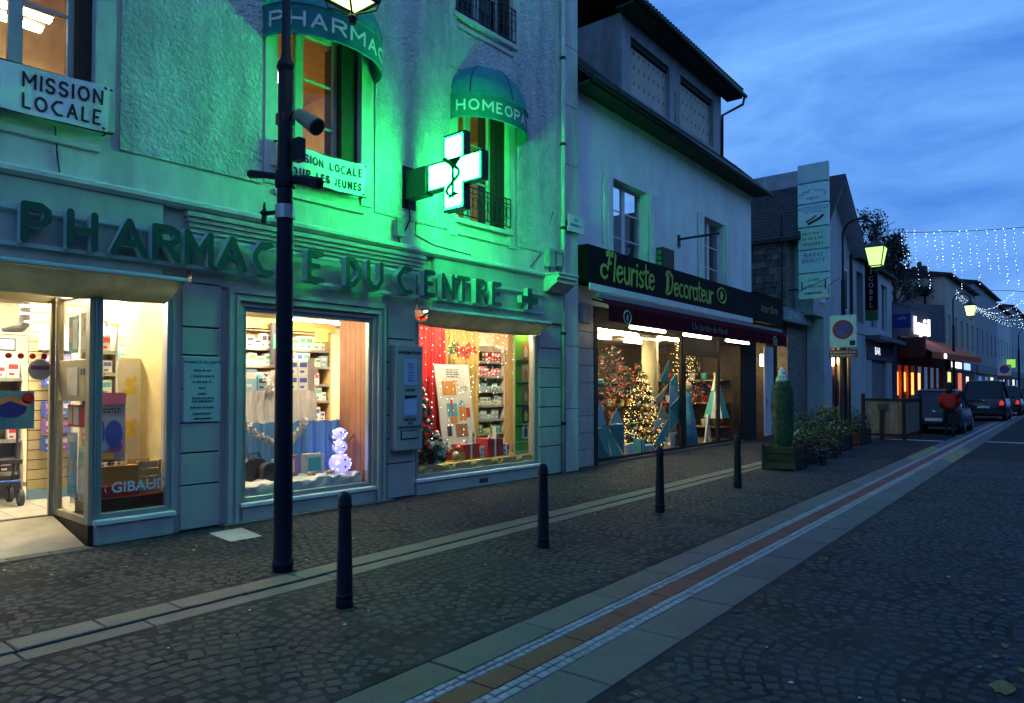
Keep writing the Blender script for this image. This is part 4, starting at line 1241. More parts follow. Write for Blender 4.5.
MB().box(6.45, 6.67, 10.868, 10.879, 2.28, 2.52).build('screen', sgm, cs)
MB().box(6.53, 6.59, 10.862, 10.867, 2.31, 2.49).box(6.60, 6.65, 10.862, 10.867, 2.37, 2.43).build('symbol', PM['dark'], cs)
bg_ = thing('black_bag', 'rounded black bag with a smaller pouch on the white cloth', 'bag', (4.72, 8.3, .4))
for nm, x, w, y, h in (('body', 4.70, .17, 8.38, .31), ('pouch', 4.83, .12, 8.24, .24)):
    m = MB()
    m.prism([(-w, 0), (w, 0), (w * 1.02, h * .5), (w * .9, h * .78), (w * .55, h * .96), (0, h), (-w * .55, h * .96), (-w * .9, h * .78), (-w * 1.02, h * .5)], on_front(x, y, .405), -.06, .06)
    m.build(nm, PM['dark'], bg_, bev=.02, bevseg=2)
MB().tube([(4.60, 8.36, .69), (4.64, 8.36, .76), (4.76, 8.36, .76), (4.80, 8.36, .69)], .01, 6).build('handle', PM['dark'], bg_)
def gift_frame(name, label, x0, x1, z0, z1, y, m1, m2):
    t = thing(name, label, 'gift box', ((x0 + x1) / 2, y, z0))
    MB().box(x0, x1, y, y + .10, z0, z1).build('box', m1, t)
    MB().box(x0 + .05, x1 - .05, y - .006, y - .001, z0 + .05, z1 - .05).build('window', m2, t)
gift_frame('gift_set', 'silver boxed gift set with a teal window on the white cloth', 5.40, 5.70, .42, .70, 8.3, silver_cloth, PM['teal'])
gift_frame('gift_set', 'pink boxed gift set half hidden by the lamp post', 5.14, 5.29, .42, .70, 8.3, PM['pink'], PM['white'])
gift_frame('gift_set', 'pale blue boxed gift set behind the lamp post', 4.96, 5.09, .42, .66, 8.32, PM['sky'], PM['white'])
for x, lb in ((5.44, 'pair of tiny cream ornaments in front of the silver gift set'), (5.74, 'pair of tiny cream ornaments beside the glowing snowman')):
    t = thing('tiny_ornament', lb, 'ornament', (x, 8.2, .41))
    for d in (-.035, .035):
        MB().ball((x + d, 8.2, .445), .034, 8).build('ball', PM['beige'], t, smooth=True)
packet('white/purple', .10, .14, .05, 4.92, 8.16, .42, 'in front of the black pouch', .1)
# plain light-up snowman (three frosted balls, coal buttons, twig arms)
glow = E('snowman_glow', (.34, .32, 1.0), 1.5)
sn = thing('light_up_snowman', 'glowing blue-white plastic snowman with twig arms in the middle window', 'light-up snowman', (5.95, 8.28, .41))
for z, r in ((.54, .155), (.77, .105), (.95, .10)):
    MB().ball((5.95, 8.28, z), r, 16, .9).build('ball', glow, sn, smooth=True)
dt = MB()
for z, r in ((.54, .157), (.77, .107), (.95, .102)):
    for _ in range(22):
        a, b = random.uniform(0, 6.28), math.asin(random.uniform(-.9, .9))
        dt.octa((5.95 + r * math.cos(a) * math.cos(b), 8.28 + r * math.sin(a) * math.cos(b), z + r * .9 * math.sin(b)), .010)
tag(dt.build('lights', E('cold_bulbs', (.8, .85, 1.0), 5), sn), kind='stuff')
for x, z, y in ((5.94, .77, 8.172), (5.93, .60, 8.128), (5.935, .50, 8.126), (5.91, .98, 8.188), (5.97, .98, 8.186)):
    MB().ball((x, y, z), .016, 8).build('coal', PM['dark'], sn)
for s_ in (-1, 1):
    MB().tube([(5.95 + s_ * .08, 8.27, .78), (5.95 + s_ * .17, 8.25, .88), (5.95 + s_ * .22, 8.25, .96)], [.01, .008, .005], 5).tube([(5.95 + s_ * .17, 8.25, .88), (5.95 + s_ * .24, 8.25, .90)], .005, 4).build('arm', PM['dark'], sn)

# ---- christmas window
drape('red_curtain', 'bright red curtain at the left of the christmas window', 'curtain', 7.03, 8.34, 8.62, .42, 2.78, red_cloth, .06, 5, seed=6)
drape('gold_backdrop', 'gold pleated cloth hanging behind the poster of gifts', 'backdrop', 8.18, 9.40, 8.82, .42, 2.78, M('gold_cloth', (.46, .33, .10), .5, .12, 5), .02, 9, seed=7)
MB().box(7.04, 9.92, Y0 + .07, 8.9, .2, .40).build('display_plinth', shelf_wood, pharm)
gf = MB()
def gff(u, v):
    n = .012 * math.sin(u * 31 + v * 5) + .010 * math.sin(u * 77 - v * 9) + .006 * math.sin(u * 140)
    return (7.06 + 2.86 * u, 7.985 + n - .02 * (1 - v), .235 + .17 * v + n * .4) if v < .7 else (7.06 + 2.86 * u, 7.985 + n + (v - .7) * 2.4, .354 + .055 + n * .3)
gf.grid(gff, 120, 10)
tag(gf.build('gold_foil', gold_foil, smooth=True), 'crinkled gold foil along the floor of the christmas window', 'foil')
def xmas_tree(name, label, cx, cy, z0, h, r, leaf_m, n, parts, lights=None, bulb_m=None, nb=60):
    t = thing(name, label, 'christmas tree', (cx, cy, z0))
    MB().tube([(cx, cy, z0), (cx, cy, z0 + h)], [.03, .006], 6).build('trunk', wood_dark, t)
    m = MB()
    tiers = 9
    for k in range(tiers):
        f = k / tiers
        zc = z0 + h * (.10 + .88 * f)
        rr = r * (1 - f) ** .85 + .02
        for b in range(int(16 - 9 * f)):
            a = random.uniform(0, 6.28)
            for q in range(int(n)):
                s_ = random.random() ** .6
                p = (cx + rr * s_ * math.cos(a) + random.gauss(0, .02), cy + rr * s_ * math.sin(a) + random.gauss(0, .02), zc + (.06 - .16 * s_) * h * .35 + random.gauss(0, .015))
                m.leaves(p, (.02, .02, .02), 1, .042)
    m.build('foliage', leaf_m, t)
    for nm, mat, num, sz in parts:
        for _ in range(num):
            f = random.random() * .9
            a = random.uniform(PI * .95, PI * 2.05)
            rr = (r * (1 - f) ** .85 + .02) * random.uniform(.85, 1.0)
            MB().ball((cx + rr * math.cos(a), cy + rr * math.sin(a), z0 + h * (.08 + .88 * f)), sz * random.uniform(.8, 1.2), 8).build(nm, mat, t, smooth=True)
    if bulb_m:
        m = MB()
        for _ in range(nb):
            f = random.random() ** 1.4 * .95
            a = random.uniform(0, 2 * PI)
            rr = (r * (1 - f) ** .85 + .02) * random.uniform(.75, 1.04)
            m.octa((cx + rr * math.cos(a), cy + rr * math.sin(a), z0 + h * (.08 + .88 * f)), random.uniform(.008, .017))
        tag(m.build('fairy_lights', bulb_m, t), kind='stuff')
    return t
fir = M('fir_needles', (.022, .060, .028), .7, .35, 20, piece=.5)
white_bulb = E('white_fairy_bulb', (1.0, .95, .85), 5.0)
warm_bulb = E('warm_fairy_bulb', (1.0, .62, .22), 4.0)
xmas_tree('christmas_tree', 'dark christmas tree with white baubles against the red curtain', 7.36, 8.26, .40, 1.48, .42, fir, 34, [('bauble', PM['white'], 18, .034), ('red_bauble', PM['red'], 6, .03), ('blue_bauble', PM['sky'], 5, .03)])
pt = thing('gift_poster', 'large white poster printed with gift boxes in the christmas window', 'poster', (8.5, 8.5, .5))
def tilt(u, v, w): return (8.06 + u + v * -.055, 8.36 + v * .10 - w, .50 + v)
MB().prism([(0, 0), (.80, 0), (.80, 1.5), (0, 1.5)], tilt, -.015, 0).build('sheet', M('poster_white', (.62, .60, .54), .5, .05), pt)
pp = lambda n, m, poly: MB().prism(poly, tilt, .001, .005).build(n, m, pt)
R_ = lambda a, b, c, d: [(a, c), (b, c), (b, d), (a, d)]
pp('print', col('poster_amber', (.52, .22, .05)), R_(.12, .44, .98, 1.22))
pp('gift_print', PM['teal'], R_(.18, .42, .62, .84)); pp('gift_print', PM['orange'], R_(.46, .62, .55, .78)); pp('gift_print', PM['orange'], R_(.24, .40, .50, .61)); pp('gift_print', PM['red'], R_(.63, .72, .60, .76))
pp('gift_print', col('poster_brown', (.30, .15, .07)), R_(.34, .62, .28, .49)); pp('gift_print', PM['dark'], R_(.14, .24, .30, .46)); pp('ribbon_print', PM['red'], R_(.28, .32, .62, .90)); pp('gift_print', PM['teal'], [(.46, .80), (.54, .90), (.62, .80)])
for k in range(12):
    a, b = random.uniform(.42, .74), random.uniform(.95, 1.40)
    pp('confetti_print', PM[('yellow', 'green', 'teal', 'orange')[k % 4]], [(a - .025, b), (a, b - .02), (a + .025, b), (a, b + .02)])
t_ = MB()
for k in range(4):
    fake_lines(t_, .25, .55, 1.40 - .04 * k, .02, lambda u, v, q: tilt(u, v, .003 + q), 70 + k)
t_.build('lettering', ink, pt)
bq = thing('red_bouquet', 'bunch of red glittering flowers hung high in the christmas window', 'bouquet', (8.65, 8.5, 2.1))
m = MB()
for cx, cz in ((8.50, 2.30), (8.66, 2.24), (8.80, 2.30), (8.72, 2.18), (8.90, 2.26), (8.58, 2.20)):
    m.leaves((cx, 8.5, cz), (.09, .06, .09), 60, .03)
m.build('petals', PM['red'], bq)
m = MB(); m.leaves((8.42, 8.52, 2.28), (.10, .05, .12), 50, .04); m.build('leaves', PM['green'], bq)
shelf_unit('shelf_unit', 'white shelves full of packets at the right of the christmas window', 9.42, 10.30, 8.98, .2, [.48, .74, 1.0, 1.27, 1.54, 1.82, 2.10], .3, shelf_m)
for z, kinds, sd in ((.48, ['white/green', 'beige/dark'], 1), (.74, ['green/white', 'teal/white', 'yellow/white'], 2), (1.0, ['white/blue', 'blue/white', 'sky/white'], 3), (1.27, ['white/teal', 'yellow/white', 'white/red'], 4), (1.54, ['teal/white', 'white/teal', 'sky/white'], 5), (1.82, ['white/red', 'red/white', 'pink/white'], 6), (2.10, ['dark/yellow', 'beige/red', 'red/white'], 7), ):
    fill(9.46, 10.26, 9.08, [z], kinds, 'on the christmas window shelves', (.06, .11), (.10, .19), rnd=sd)
MB().box(10.31, 10.42, 8.9, 9.3, .2, 2.84).build('timber_post', shelf_wood, pharm)
gp_ = thing('green_poster', 'tall green poster strip with a column of photos at the right of the christmas window', 'poster', (9.8, 8.06, .28))
MB().box(9.50, 9.885, 8.045, 8.06, .28, 2.56).build('sheet', M('lime_sheet', (.16, .42, .05), .5, .12, 2), gp_)
for k, (m, z) in enumerate(((PM['orange'], 2.14), (PM['beige'], 1.74), (col('photo_brown', (.35, .16, .08)), 1.34), (PM['dark'], .98), (PM['white'], .70))):
    MB().box(9.70, 9.882, 8.036, 8.044, z - .02, z + .28).build('photo', m, gp_)
    MB().prism([(-.04, 0), (.04, 0), (.05, .12), (.0, .2), (-.05, .12)], on_front(9.79, 8.035, z + .02), 0, .002).build('figure', (PM['white'], PM['orange'], PM['beige'], PM['yellow'], PM['dark'])[k], gp_)
    MB().box(9.52, 9.88, 8.036, 8.044, z - .075, z - .045).build('caption_band', PM['dark'] if k < 4 else PM['beige'], gp_)
MB().box(9.53, 9.85, 8.036, 8.044, .40, .48).build('caption_band', PM['beige'], gp_)
def gift(label, x0, x1, z0, z1, y, m1, m2, bow=True):
    t = thing('gift_box', label, 'gift box', ((x0 + x1) / 2, y, z0))
    MB().box(x0, x1, y, y + (x1 - x0), z0, z1).build('box', m1, t)
    xm = (x0 + x1) / 2
    MB().box(xm - .02, xm + .02, y - .004, y + (x1 - x0) + .004, z0, z1 + .004).build('ribbon', m2, t)
    if bow:
        b = MB()
        for s_ in (-1, 1):
            b.tube([(xm, y + .1, z1), (xm + s_ * .06, y + .08, z1 + .07), (xm + s_ * .10, y + .08, z1 + .03), (xm, y + .09, z1 + .005)], .014, 5)
        b.build('bow', m2, t)
gift('wide red gift box with white ribbon, left of the tallest one', 8.26, 8.66, .41, .66, 8.12, PM['red'], PM['white'])
gift('tallest red gift box with silver ribbon in the christmas window', 8.84, 9.24, .41, .72, 8.10, PM['red'], silver_cloth)
gift('small red gift box behind the toy bear', 7.92, 8.20, .41, .60, 8.3, PM['red'], PM['red'], False)
gift('blue boxed gift with a printed picture beside the tree', 7.58, 7.82, .41, .66, 8.08, PM['teal'], PM['white'], False)
gift('dark red gift box at the foot of the christmas tree', 7.30, 7.54, .41, .62, 8.1, PM['red'], PM['white'], False)
for k, (x, z, kd) in enumerate(((8.74, .41, 'white/sky'), (9.32, .41, 'purple/white'), (9.40, .41, 'white/purple'), (8.52, .67, 'white/orange'), (9.10, .73, 'white/sky'))):
    packet(kd, .09, .20, .06, x, 8.16, z, 'standing among the red gifts', .1 * k)
wf = MB(); 
for _ in range(5): wf.leaves((7.75 + .08 * _, 8.3, .66 + .04 * (2 - abs(_ - 1))), (.10, .07, .10), 110, .032)
tag(wf.build('white_feather_bundle', white_cloth), 'fluffy white feather bundle lying behind the blue gift', 'feather bundle')
tbr = thing('plush_toy', 'small brown plush toy holding a yellow card among the gifts', 'toy', (8.05, 8.05, .41))
MB().ball((8.06, 8.08, .50), .07, 10, 1.1).build('body', PM['beige'], tbr, smooth=True); MB().ball((8.10, 8.07, .62), .055, 10).build('head', col('photo_brown', (.35, .16, .08)), tbr, smooth=True)
MB().box(8.08, 8.18, 7.995, 8.002, .42, .56).build('card', PM['yellow'], tbr)
# curtain of fairy lights just behind the glass
fc = thing('fairy_light_curtain', 'curtain of hanging fairy lights behind the christmas window glass', 'fairy lights', (8.4, 8.0, 2.55))
wr = MB(); bl = MB()
for k in range(20):
    x = 7.10 + .118 * k + random.uniform(-.05, .05)
    ln = random.uniform(.9, 2.0) if k < 11 else random.uniform(.5, 1.3)
    wr.tube([(x, 7.99, 2.58), (x + .01, 7.99, 2.58 - ln)], .0022, 3)
    z = 2.52 - random.uniform(0, .1)
    while z > 2.56 - ln:
        bl.octa((x + random.uniform(-.02, .02), 7.985, z), random.choice((.006, .009, .011)))
        z -= random.uniform(.07, .24)
wr.build('wire', PM['beige'], fc)
tag(bl.build('bulbs', white_bulb, fc), kind='stuff')
SPOTS = ('over the red curtain', 'over the poster of gifts', 'over the tallest red gift box', 'over the green poster strip', 'over the blue figure poster', 'over the wooden crate', 'over the black bag', 'over the boxed gift sets')
for (x, y), lb in zip(((7.45, 8.09), (8.2, 8.09), (8.95, 8.09), (9.7, 8.0), (2.90, 8.07), (3.25, 8.07), (4.7, 8.09), (5.5, 8.09)), SPOTS):
    sp = thing('spot_lamp', 'small recessed spot lamp ' + lb, 'spot lamp', (x, y, 2.80), 'spot lamps over the window displays')
    MB().lathe([(.07, 2.80), (.085, 2.82), (.085, 2.859)], x, y, 12).build('ring', alu, sp)
    rs = .034 if x < 3.5 else .058
    MB().lathe([(rs, 2.794), (rs + .002, 2.799)], x, y, 12).build('lamp_face', E('spot_face', (1.0, .82, .52), 850.0) if 'spot_face' not in MAT else MAT['spot_face'], sp)
# ================================================================== florist's house
frame(STR)
YF = 7.64
X0F, X1F = 11.52, 21.54
fh = thing('florist_house', 'white two-storey house with a roof dormer above the flower shop', 'house', (16.5, 8, 0))
render_m = M('white_render', (.82, .83, .82), .85, .06, 2, bump=.12, bscale=25, dirt=.2, dscale=.8)
grey_r = M('grey_render', (.34, .35, .36), .85, .12, 4, dirt=.4)
shut_m = M('beige_shutter', (.50, .45, .38), .7, .08, 6, dirt=.15)
roof_m = M('dark_roof_tile', (.030, .022, .020), .8, .3, 8, piece=.35, bump=.2)
soffit_m = M('dark_soffit', (.03, .03, .032), .8)
H1, H2 = (13.08, 14.72, 4.0, 6.14), (17.89, 19.43, 4.0, 6.25)
wall_open(MB(), X0F, X1F, 3.3, 7.62, YF, YF + .35, [H1, H2]).build('wall', render_m, fh)
MB().box(X0F, X0F + .3, YF + .352, 13, 0, 8.2).box(X1F - .3, X1F, YF + .352, 13, 0, 7.6).box(X0F + .302, X1F - .302, 12.7, 13, 0, 8).build('side_wall', render_m, fh)
for k, (x, t) in enumerate(((13.05, .06), (13.0, .09))):
    pass
for h, sh in ((H1, (12.68, 15.12)), (H2, (17.52, 19.82))):
    y = YF + .20
    e = .06
    w = MB()
    x0, x1, z0, z1 = h
    w.box(x0, x0 + e, y, y + .05, z0, z1).box(x1 - e, x1, y, y + .05, z0, z1).box(x0 + e, x1 - e, y, y + .05, z1 - e, z1)
    xm = (x0 + x1) / 2
    w.box(xm - .07, xm + .07, y - .01, y + .048, z0, z1 - e)
    f = w.build('window', white_paint, fh)
    MB().box(x0 + e, x1 - e, y + .02, y + .026, z0, z1 - e).build('pane', pane, f)
    for zz in (4.95, 5.55):
        MB().box(x0 + e, xm - .07, y + .004, y + .019, zz - .016, zz + .016).box(xm + .07, x1 - e, y + .004, y + .019, zz - .016, zz + .016).build('glazing_bar', white_paint, f)
    MB().box(x0 - .3, x1 + .3, YF + 1.6, YF + 1.62, 3.6, 6.8).build('dark_room', M('dark_room', (.02, .02, .025), .9) if 'dark_room' not in MAT else MAT['dark_room'], f)
    for a, b in ((sh[0], x0 - .02), (x1 + .02, sh[1])):
        s = MB()
        n = 3
        for i in range(n):
            q0, q1 = a + (b - a) * i / n, a + (b - a) * (i + 1) / n - .008
            s.box(q0, q1, YF - .05 - .012 * (i % 2), YF - .015 - .012 * (i % 2), z0, z1 + .02)
        s.build('window_side_panel', white_paint, f)  # white shutter boards folded back beside the window
# roof, eave, gutter
rf = MB()
ye, ze = YF - .45, 7.62
rf.prism([(ye, ze), (ye, ze + .06), (11.2, ze + .06 + (11.2 - ye) * .98), (11.2, ze + (11.2 - ye) * .98)], lambda u, v, w: (w, u, v), X0F - .0, X1F + .35)
rf.prism([(11.2, ze + .06 + (11.2 - ye) * .98), (14.5, ze), (14.5, ze - .06), (11.2, ze + (11.2 - ye) * .98)], lambda u, v, w: (w, u, v), X0F, X1F + .35)
ro = rf.build('roof', roof_m, fh)
MB().box(X0F, X1F + .33, ye + .03, YF - .002, 7.57, 7.615).build('soffit', soffit_m, ro)
tl = MB()
for r in range(9):
    y = ye + .02 + r * .115
    for i in range(46):
        x = X0F + .01 + i * .222
        z = ze + .06 + (y - ye) * .98
        tl.add([(x, y, z + .035), (x + .216, y, z + .035), (x + .216, y + .14, z + .135), (x, y + .14, z + .135), (x, y, z - .0), (x + .216, y, z)], [(0, 1, 2, 3), (4, 5, 1, 0)])
tag(tl.build('roof_tiles', roof_m, ro), kind='stuff')
gt = thing('roof_gutter', 'dark half-round gutter along the lower eave above the florist', 'gutter', (16, ye, 7.6))
MB().tube([(X0F, ye - .06, 7.63), (X1F + .42, ye - .06, 7.58)], .065, 10).build('channel', dark_metal, gt, smooth=True)
# dormer
dx0, dx1, dy, dz0, dz1 = 14.2, 20.15, 8.02, 8.44, 10.35
dm = MB()
S1, S2 = (14.62, 16.70, 8.58, 9.95), (17.35, 19.55, 8.62, 10.0)
wall_open(dm, dx0, dx1, dz0, dz1, dy, dy + .3, [S1, S2])
dmo = dm.build('dormer_wall', grey_r, fh)
MB().prism([(dy + .302, dz0 + .28), (dy + .302, dz1), (10.6, dz1), (10.2, dz0 + 2.1)], lambda u, v, w: (w, u, v), dx0, dx0 + .2).prism([(dy + .302, dz0 + .28), (dy + .302, dz1), (10.6, dz1), (10.2, dz0 + 2.1)], lambda u, v, w: (w, u, v), dx1 - .2, dx1).build('dormer_cheek', grey_r, dmo)
for (a, b, c, d) in (S1, S2):
    n = 8
    s = MB().box(a, b, dy + .16, dy + .17, c, d - .12).build('shutter', shut_m, dmo)
    for i in range(n):
        q0, q1 = a + (b - a) * i / n + .004, a + (b - a) * (i + 1) / n - .004
        MB().box(q0, q1, dy + .13, dy + .159, c + .01, d - .14).build('slat', shut_m, s)
    hl = MB()
    for i in range(n):
        q = a + (b - a) * (i + .5) / n
        for z in (c + .35, c + .75, d - .28):
            hl.box(q - .02, q + .02, dy + .126, dy + .131, z, z + .09)
    hl.build('louvre_holes', groove, s)
    MB().box(a, b, dy + .06, dy + .2, d - .118, d).build('shutter_box', soffit_m, s)
MB().box(16.98, 17.06, dy - .006, dy + .01, 8.6, 9.4).build('damp_stain', M('damp_stain', (.16, .16, .17), .9, .3), dmo)
dr = MB().prism([(dy - .48, dz1 + .0), (dy - .48, dz1 + .10), (12, dz1 + 1.6), (12, dz1 + 1.5)], lambda u, v, w: (w, u, v), dx0 - .3, dx1 + .5).build('dormer_roof', roof_m, fh)
tl = MB()
for i in range(44):
    x = dx0 - .28 + i * .15
    tl.tube([(x + .07, dy - .55, dz1 + .12), (x + .07, dy - .1, dz1 + .26)], .06, 6)
tag(tl.build('roof_tiles', roof_m, dr), kind='stuff')
MB().box(dx0 - .29, dx1 + .49, dy - .47, dy - .002, dz1 - .05, dz1 - .005).build('soffit', soffit_m, dr)
MB().tube([(dx0 - .3, dy - .55, dz1 + .03), (dx1 + .55, dy - .55, dz1)], .06, 8).tube([(dx1 + .45, dy - .55, dz1 - .02), (dx1 + .45, dy - .50, dz1 - .25), (dx1 - .02, dy - .05, dz1 - .62), (dx1 - .04, dy - .04, dz0)], .04, 8).build('dormer_gutter', dark_metal, dr, smooth=True)

# ---- shop front
def tiled_pier(x0, x1, n, z1=3.28, zh=.34):
    p = MB().box(x0, x1, YF + .005, YF + .3, 0, z1).build('tiled_pier', grey_r, fh)
    z = .02
    tm = col('pier_tile', (.40, .41, .41), .45, dirt=.25)
    while z < z1 - .1:
        MB().box(x0 + .004, x1 - .004, YF - .015, YF + .004, z, min(z + zh - .012, z1)).build('tile', tm, p, bev=.003)
        z += zh
tiled_pier(11.55, 12.30, 8)
sg = thing('florist_sign', 'long black shop sign with yellow-green art nouveau lettering', 'shop sign', (16, YF - .35, 3.66))
black_gloss = M('black_sign_board', (.005, .006, .008), .6, .1, spec=.06)
MB().box(11.57, 21.0, 7.30, YF - .003, 3.66, 4.42).build('board', black_gloss, sg, bev=.01)
MB().box(11.60, 20.6, 7.27, 7.299, 3.52, 3.655).build('white_trim', white_paint, sg)
MB().box(21.01, 23.5, 7.30, YF + .3, 3.62, 4.50).build('board', black_gloss, sg, bev=.01)
lt = MB()
def ribbon(mb, pts, r, x, z, s):
    """a letter stroke swelling in the middle"""
    n = len(pts)
    for i in range(n - 1):
        a, b = pts[i], pts[i + 1]
        q = r * (.65 + .5 * math.sin(PI * (i + .5) / (n - 1)))
        mb.prism(capsule((x + a[0] * s, z + a[1] * s), (x + b[0] * s, z + b[1] * s), q, 3), on_front(0, 7.296, 0), 0, .004 + .0003 * (i % 3))
ar = lambda cx, cy, rx, ry, a, b, n=8: _c(cx, cy, rx, ry, a, b, n)
GL = {   # lettering drawn by hand in a 1-high field: (strokes, advance)
 'F': ([ar(.22, .28, .22, .24, 330, 30, 10), [(.42, .38), (.50, .62), (.56, 1.02)], [(.34, 1.0), (.48, 1.06), (.62, 1.0), (.80, 1.04)], [(.36, .90), (.54, .96), (.76, .92)], [(.46, .62), (.64, .64)]], .78),
 'l': ([[(.06, 0), (.10, .5), (.16, 1.0)]], .24), 'e': ([ar(.22, .30, .20, .30, 20, 330, 9), [(.03, .30), (.40, .38)]], .48),
 'u': ([[(.05, .6), (.05, .18), (.15, 0), (.28, .04), (.36, .2)], [(.38, .62), (.38, .02)]], .48), 'r': ([[(.06, 0), (.08, .6)], [(.08, .40), (.20, .60), (.34, .56)]], .38),
 'i': ([[(.06, 0), (.08, .6)], [(.09, .80), (.10, .83)]], .20), 's': ([[(.34, .52), (.20, .62), (.06, .50), (.14, .34), (.30, .24), (.30, .06), (.14, 0), (.02, .10)]], .42),
 't': ([[(.12, .92), (.10, .16), (.2, 0), (.32, .06)], [(-.02, .62), (.30, .66)]], .36), 'c': ([ar(.24, .30, .22, .30, 50, 310, 9)], .46),
 'o': ([ar(.24, .30, .22, .30, 0, 360, 12)], .54), 'a': ([ar(.22, .30, .20, .30, 0, 360, 11), [(.42, .60), (.42, .10), (.48, 0)]], .54),
 'D': ([[(.10, .02), (.16, 1.0)], [(.02, .84), (.10, 1.0), (.34, 1.06), (.62, .86), (.66, .5), (.50, .12), (.22, -.02), (.04, .04), (.06, .2)], [(.24, .2), (.30, .84)]], .80), ' ': ([], .55)}
def hand(mb, text, x, z, size, r, slope=0.0, wid=1.0):
    for ch in text:
        st, adv = GL[ch]
        for p in st:
            ribbon(mb, [(q[0] * wid, q[1]) for q in p], r, x, z, size)
        x += adv * size * wid
        z += adv * size * wid * slope
    return x
def hand_width(text, size, wid): return sum(GL[c][1] for c in text) * size * wid
for txt, xa, xb, z, size in (('Fleuriste', 12.05, 14.40, 3.80, .55), ('Decorateur', 14.92, 17.72, 3.80, .50)):
    hand(lt, txt, xa, z, size, .030, .006, (xb - xa) / hand_width(txt, size, 1.0))
lt.build('lettering', gold_ink, sg)
em = MB()
em.tube([(18.28 + .30 * math.cos(k * PI / 10), 7.292, 4.09 + .20 * math.sin(k * PI / 10)) for k in range(21)], .022, 6)
em.prism([(-.10, -.08), (.02, -.13), (.12, .02), (.03, .14), (-.06, .1)], on_front(18.28, 7.296, 4.09), 0, .006)
em.build('round_emblem', gold_ink, sg)
t2 = MB()
t2.text('Inter flora', on_front(22.15, 7.297, 4.05), .36, 0, 0, shear=.25, sx=1.05)
t2.build('faint_lettering', M('faded_gold', (.30, .28, .06), .6), sg)
pg = thing('passage_sign', 'small pale shop sign with white letters past the florist', 'shop sign', (25.3, 7.3, 3.7))
MB().box(23.62, 26.8, 7.32, 7.60, 3.86, 4.30).build('board', M('pale_blue_board', (.16, .26, .30), .5, .1), pg)
MB().text('LE PASSAGE', on_front(25.2, 7.318, 4.07), .36, 0, 0, sx=1.1).build('lettering', white_paint, pg)

# awning with valance
burg = M('burgundy_canvas', (.085, .007, .016), .95, .15, 5, dirt=.2, spec=.05)
aw = thing('florist_awning', 'half-open burgundy awning with pale emblems over the flower shop window', 'awning', (16.5, 7.2, 2.8))
MB().box(11.75, 22.9, 7.14, 7.26, 3.36, 3.46).build('cassette', col('awning_box', (.20, .20, .22), .5), aw, bev=.01)
MB().prism([(7.15, 3.37), (6.98, 3.22), (6.98, 3.21), (7.15, 3.355)], lambda u, v, w: (w, u, v), 11.8, 22.8).build('canvas', burg, aw)
vl = MB()
for k, y in enumerate((6.965, 6.975)):
    vl.grid(lambda u, v: (11.8 + 11 * u, y + .012 * math.sin(u * 90), 2.895 + .315 * v + (.012 * abs(math.sin(u * 60)) if v == 0 else 0)), 120, 2)
vl.build('valance', burg, aw)
pale = M('pale_print', (.45, .42, .40), .6)
vt = MB()
vt.text('Un Jardin de Noël', on_front(16.7, 6.952, 3.06), .24, 0, 0, shear=.2, sx=1.25)
vt.build('lettering', M('dim_print', (.20, .15, .15), .6), aw)
for x in (12.5, 21.6):
    ve = MB()
    ve.tube([(x + .15 * math.cos(k * PI / 8), 6.952, 3.03 + .13 * math.sin(k * PI / 8)) for k in range(17)], .014, 5)
    ve.prism([(-.05, -.05), (.03, -.08), (.06, .02), (0, .07)], on_front(x, 6.955, 3.03), 0, .004)
    ve.build('emblem', pale, aw)
for x in (12.2, 17.2, 22.3):
    MB().tube([(x, 7.6, 3.42), (x, 7.0, 3.24)], .02, 6).build('arm', dark_metal, aw)
# three tube lights under the awning
tube_m = E('outdoor_tube_light', (1.0, .90, .66), 16.0)
for k, (a, b) in enumerate(((12.75, 14.3), (15.3, 16.85), (17.9, 19.5))):
    t = thing('tube_light', ('bright tube light under the florist awning nearest the pharmacy', 'middle tube light under the florist awning', 'bright tube light under the florist awning farthest from the pharmacy')[k], 'tube light', ((a + b) / 2, 7.0, 2.8), 'tube lights under the florist awning')
    MB().box(a - .02, b + .02, 6.985, 7.055, 2.885, 2.915).build('batten', white_paint, t)
    MB().tube([(a, 7.02, 2.85), (b, 7.02, 2.85)], .034, 8).build('tube', tube_m, t)
    MB().tube([(a + .1, 7.03, 2.91), (a + .1, 7.2, 3.37)], .01, 5).tube([(b - .1, 7.03, 2.91), (b - .1, 7.2, 3.37)], .01, 5).build('hanger', dark_metal, t)

# window frames
brn = M('dark_shop_frame', (.03, .024, .02), .6, .2, spec=.15)
def glazed(x0, x1, z0, z1, name, parent, m=brn, e=.06, y=YF + .06):
    w = MB().box(x0, x0 + e, y - .04, y + .03, z0, z1).box(x1 - e, x1, y - .04, y + .03, z0, z1).box(x0 + e, x1 - e, y - .04, y + .03, z1 - e, z1).box(x0 + e, x1 - e, y - .04, y + .03, z0, z0 + e)
    o = w.build(name, m, parent)
    MB().box(x0 + e - .003, x1 - e + .003, y, y + .008, z0 + e - .003, z1 - e + .003).build('pane', shop_glass, o)
    return o
MB().box(12.302, 12.44, YF - .03, YF + .3, 0, 3.28).box(20.7, 21.5, YF - .02, YF + .3, 0, 3.28).build('dark_pier', brn, fh)
glazed(12.45, 16.6, .06, 2.92, 'shop_window', fh)
MB().box(16.604, 16.72, YF + .0, YF + .12, 0, 2.92).build('mullion', brn, fh)
gd_ = glazed(16.75, 18.95, .06, 2.50, 'glass_door', fh)
MB().box(16.75, 18.95, YF + .02, YF + .09, 2.503, 2.57).box(16.75, 18.95, YF + .06, YF + .067, 2.573, 2.92).build('transom', brn, gd_)
MB().tube([(18.7, YF - .0, 1.0), (18.7, YF - .0, 1.4)], .018, 6).build('handle', alu, gd_)
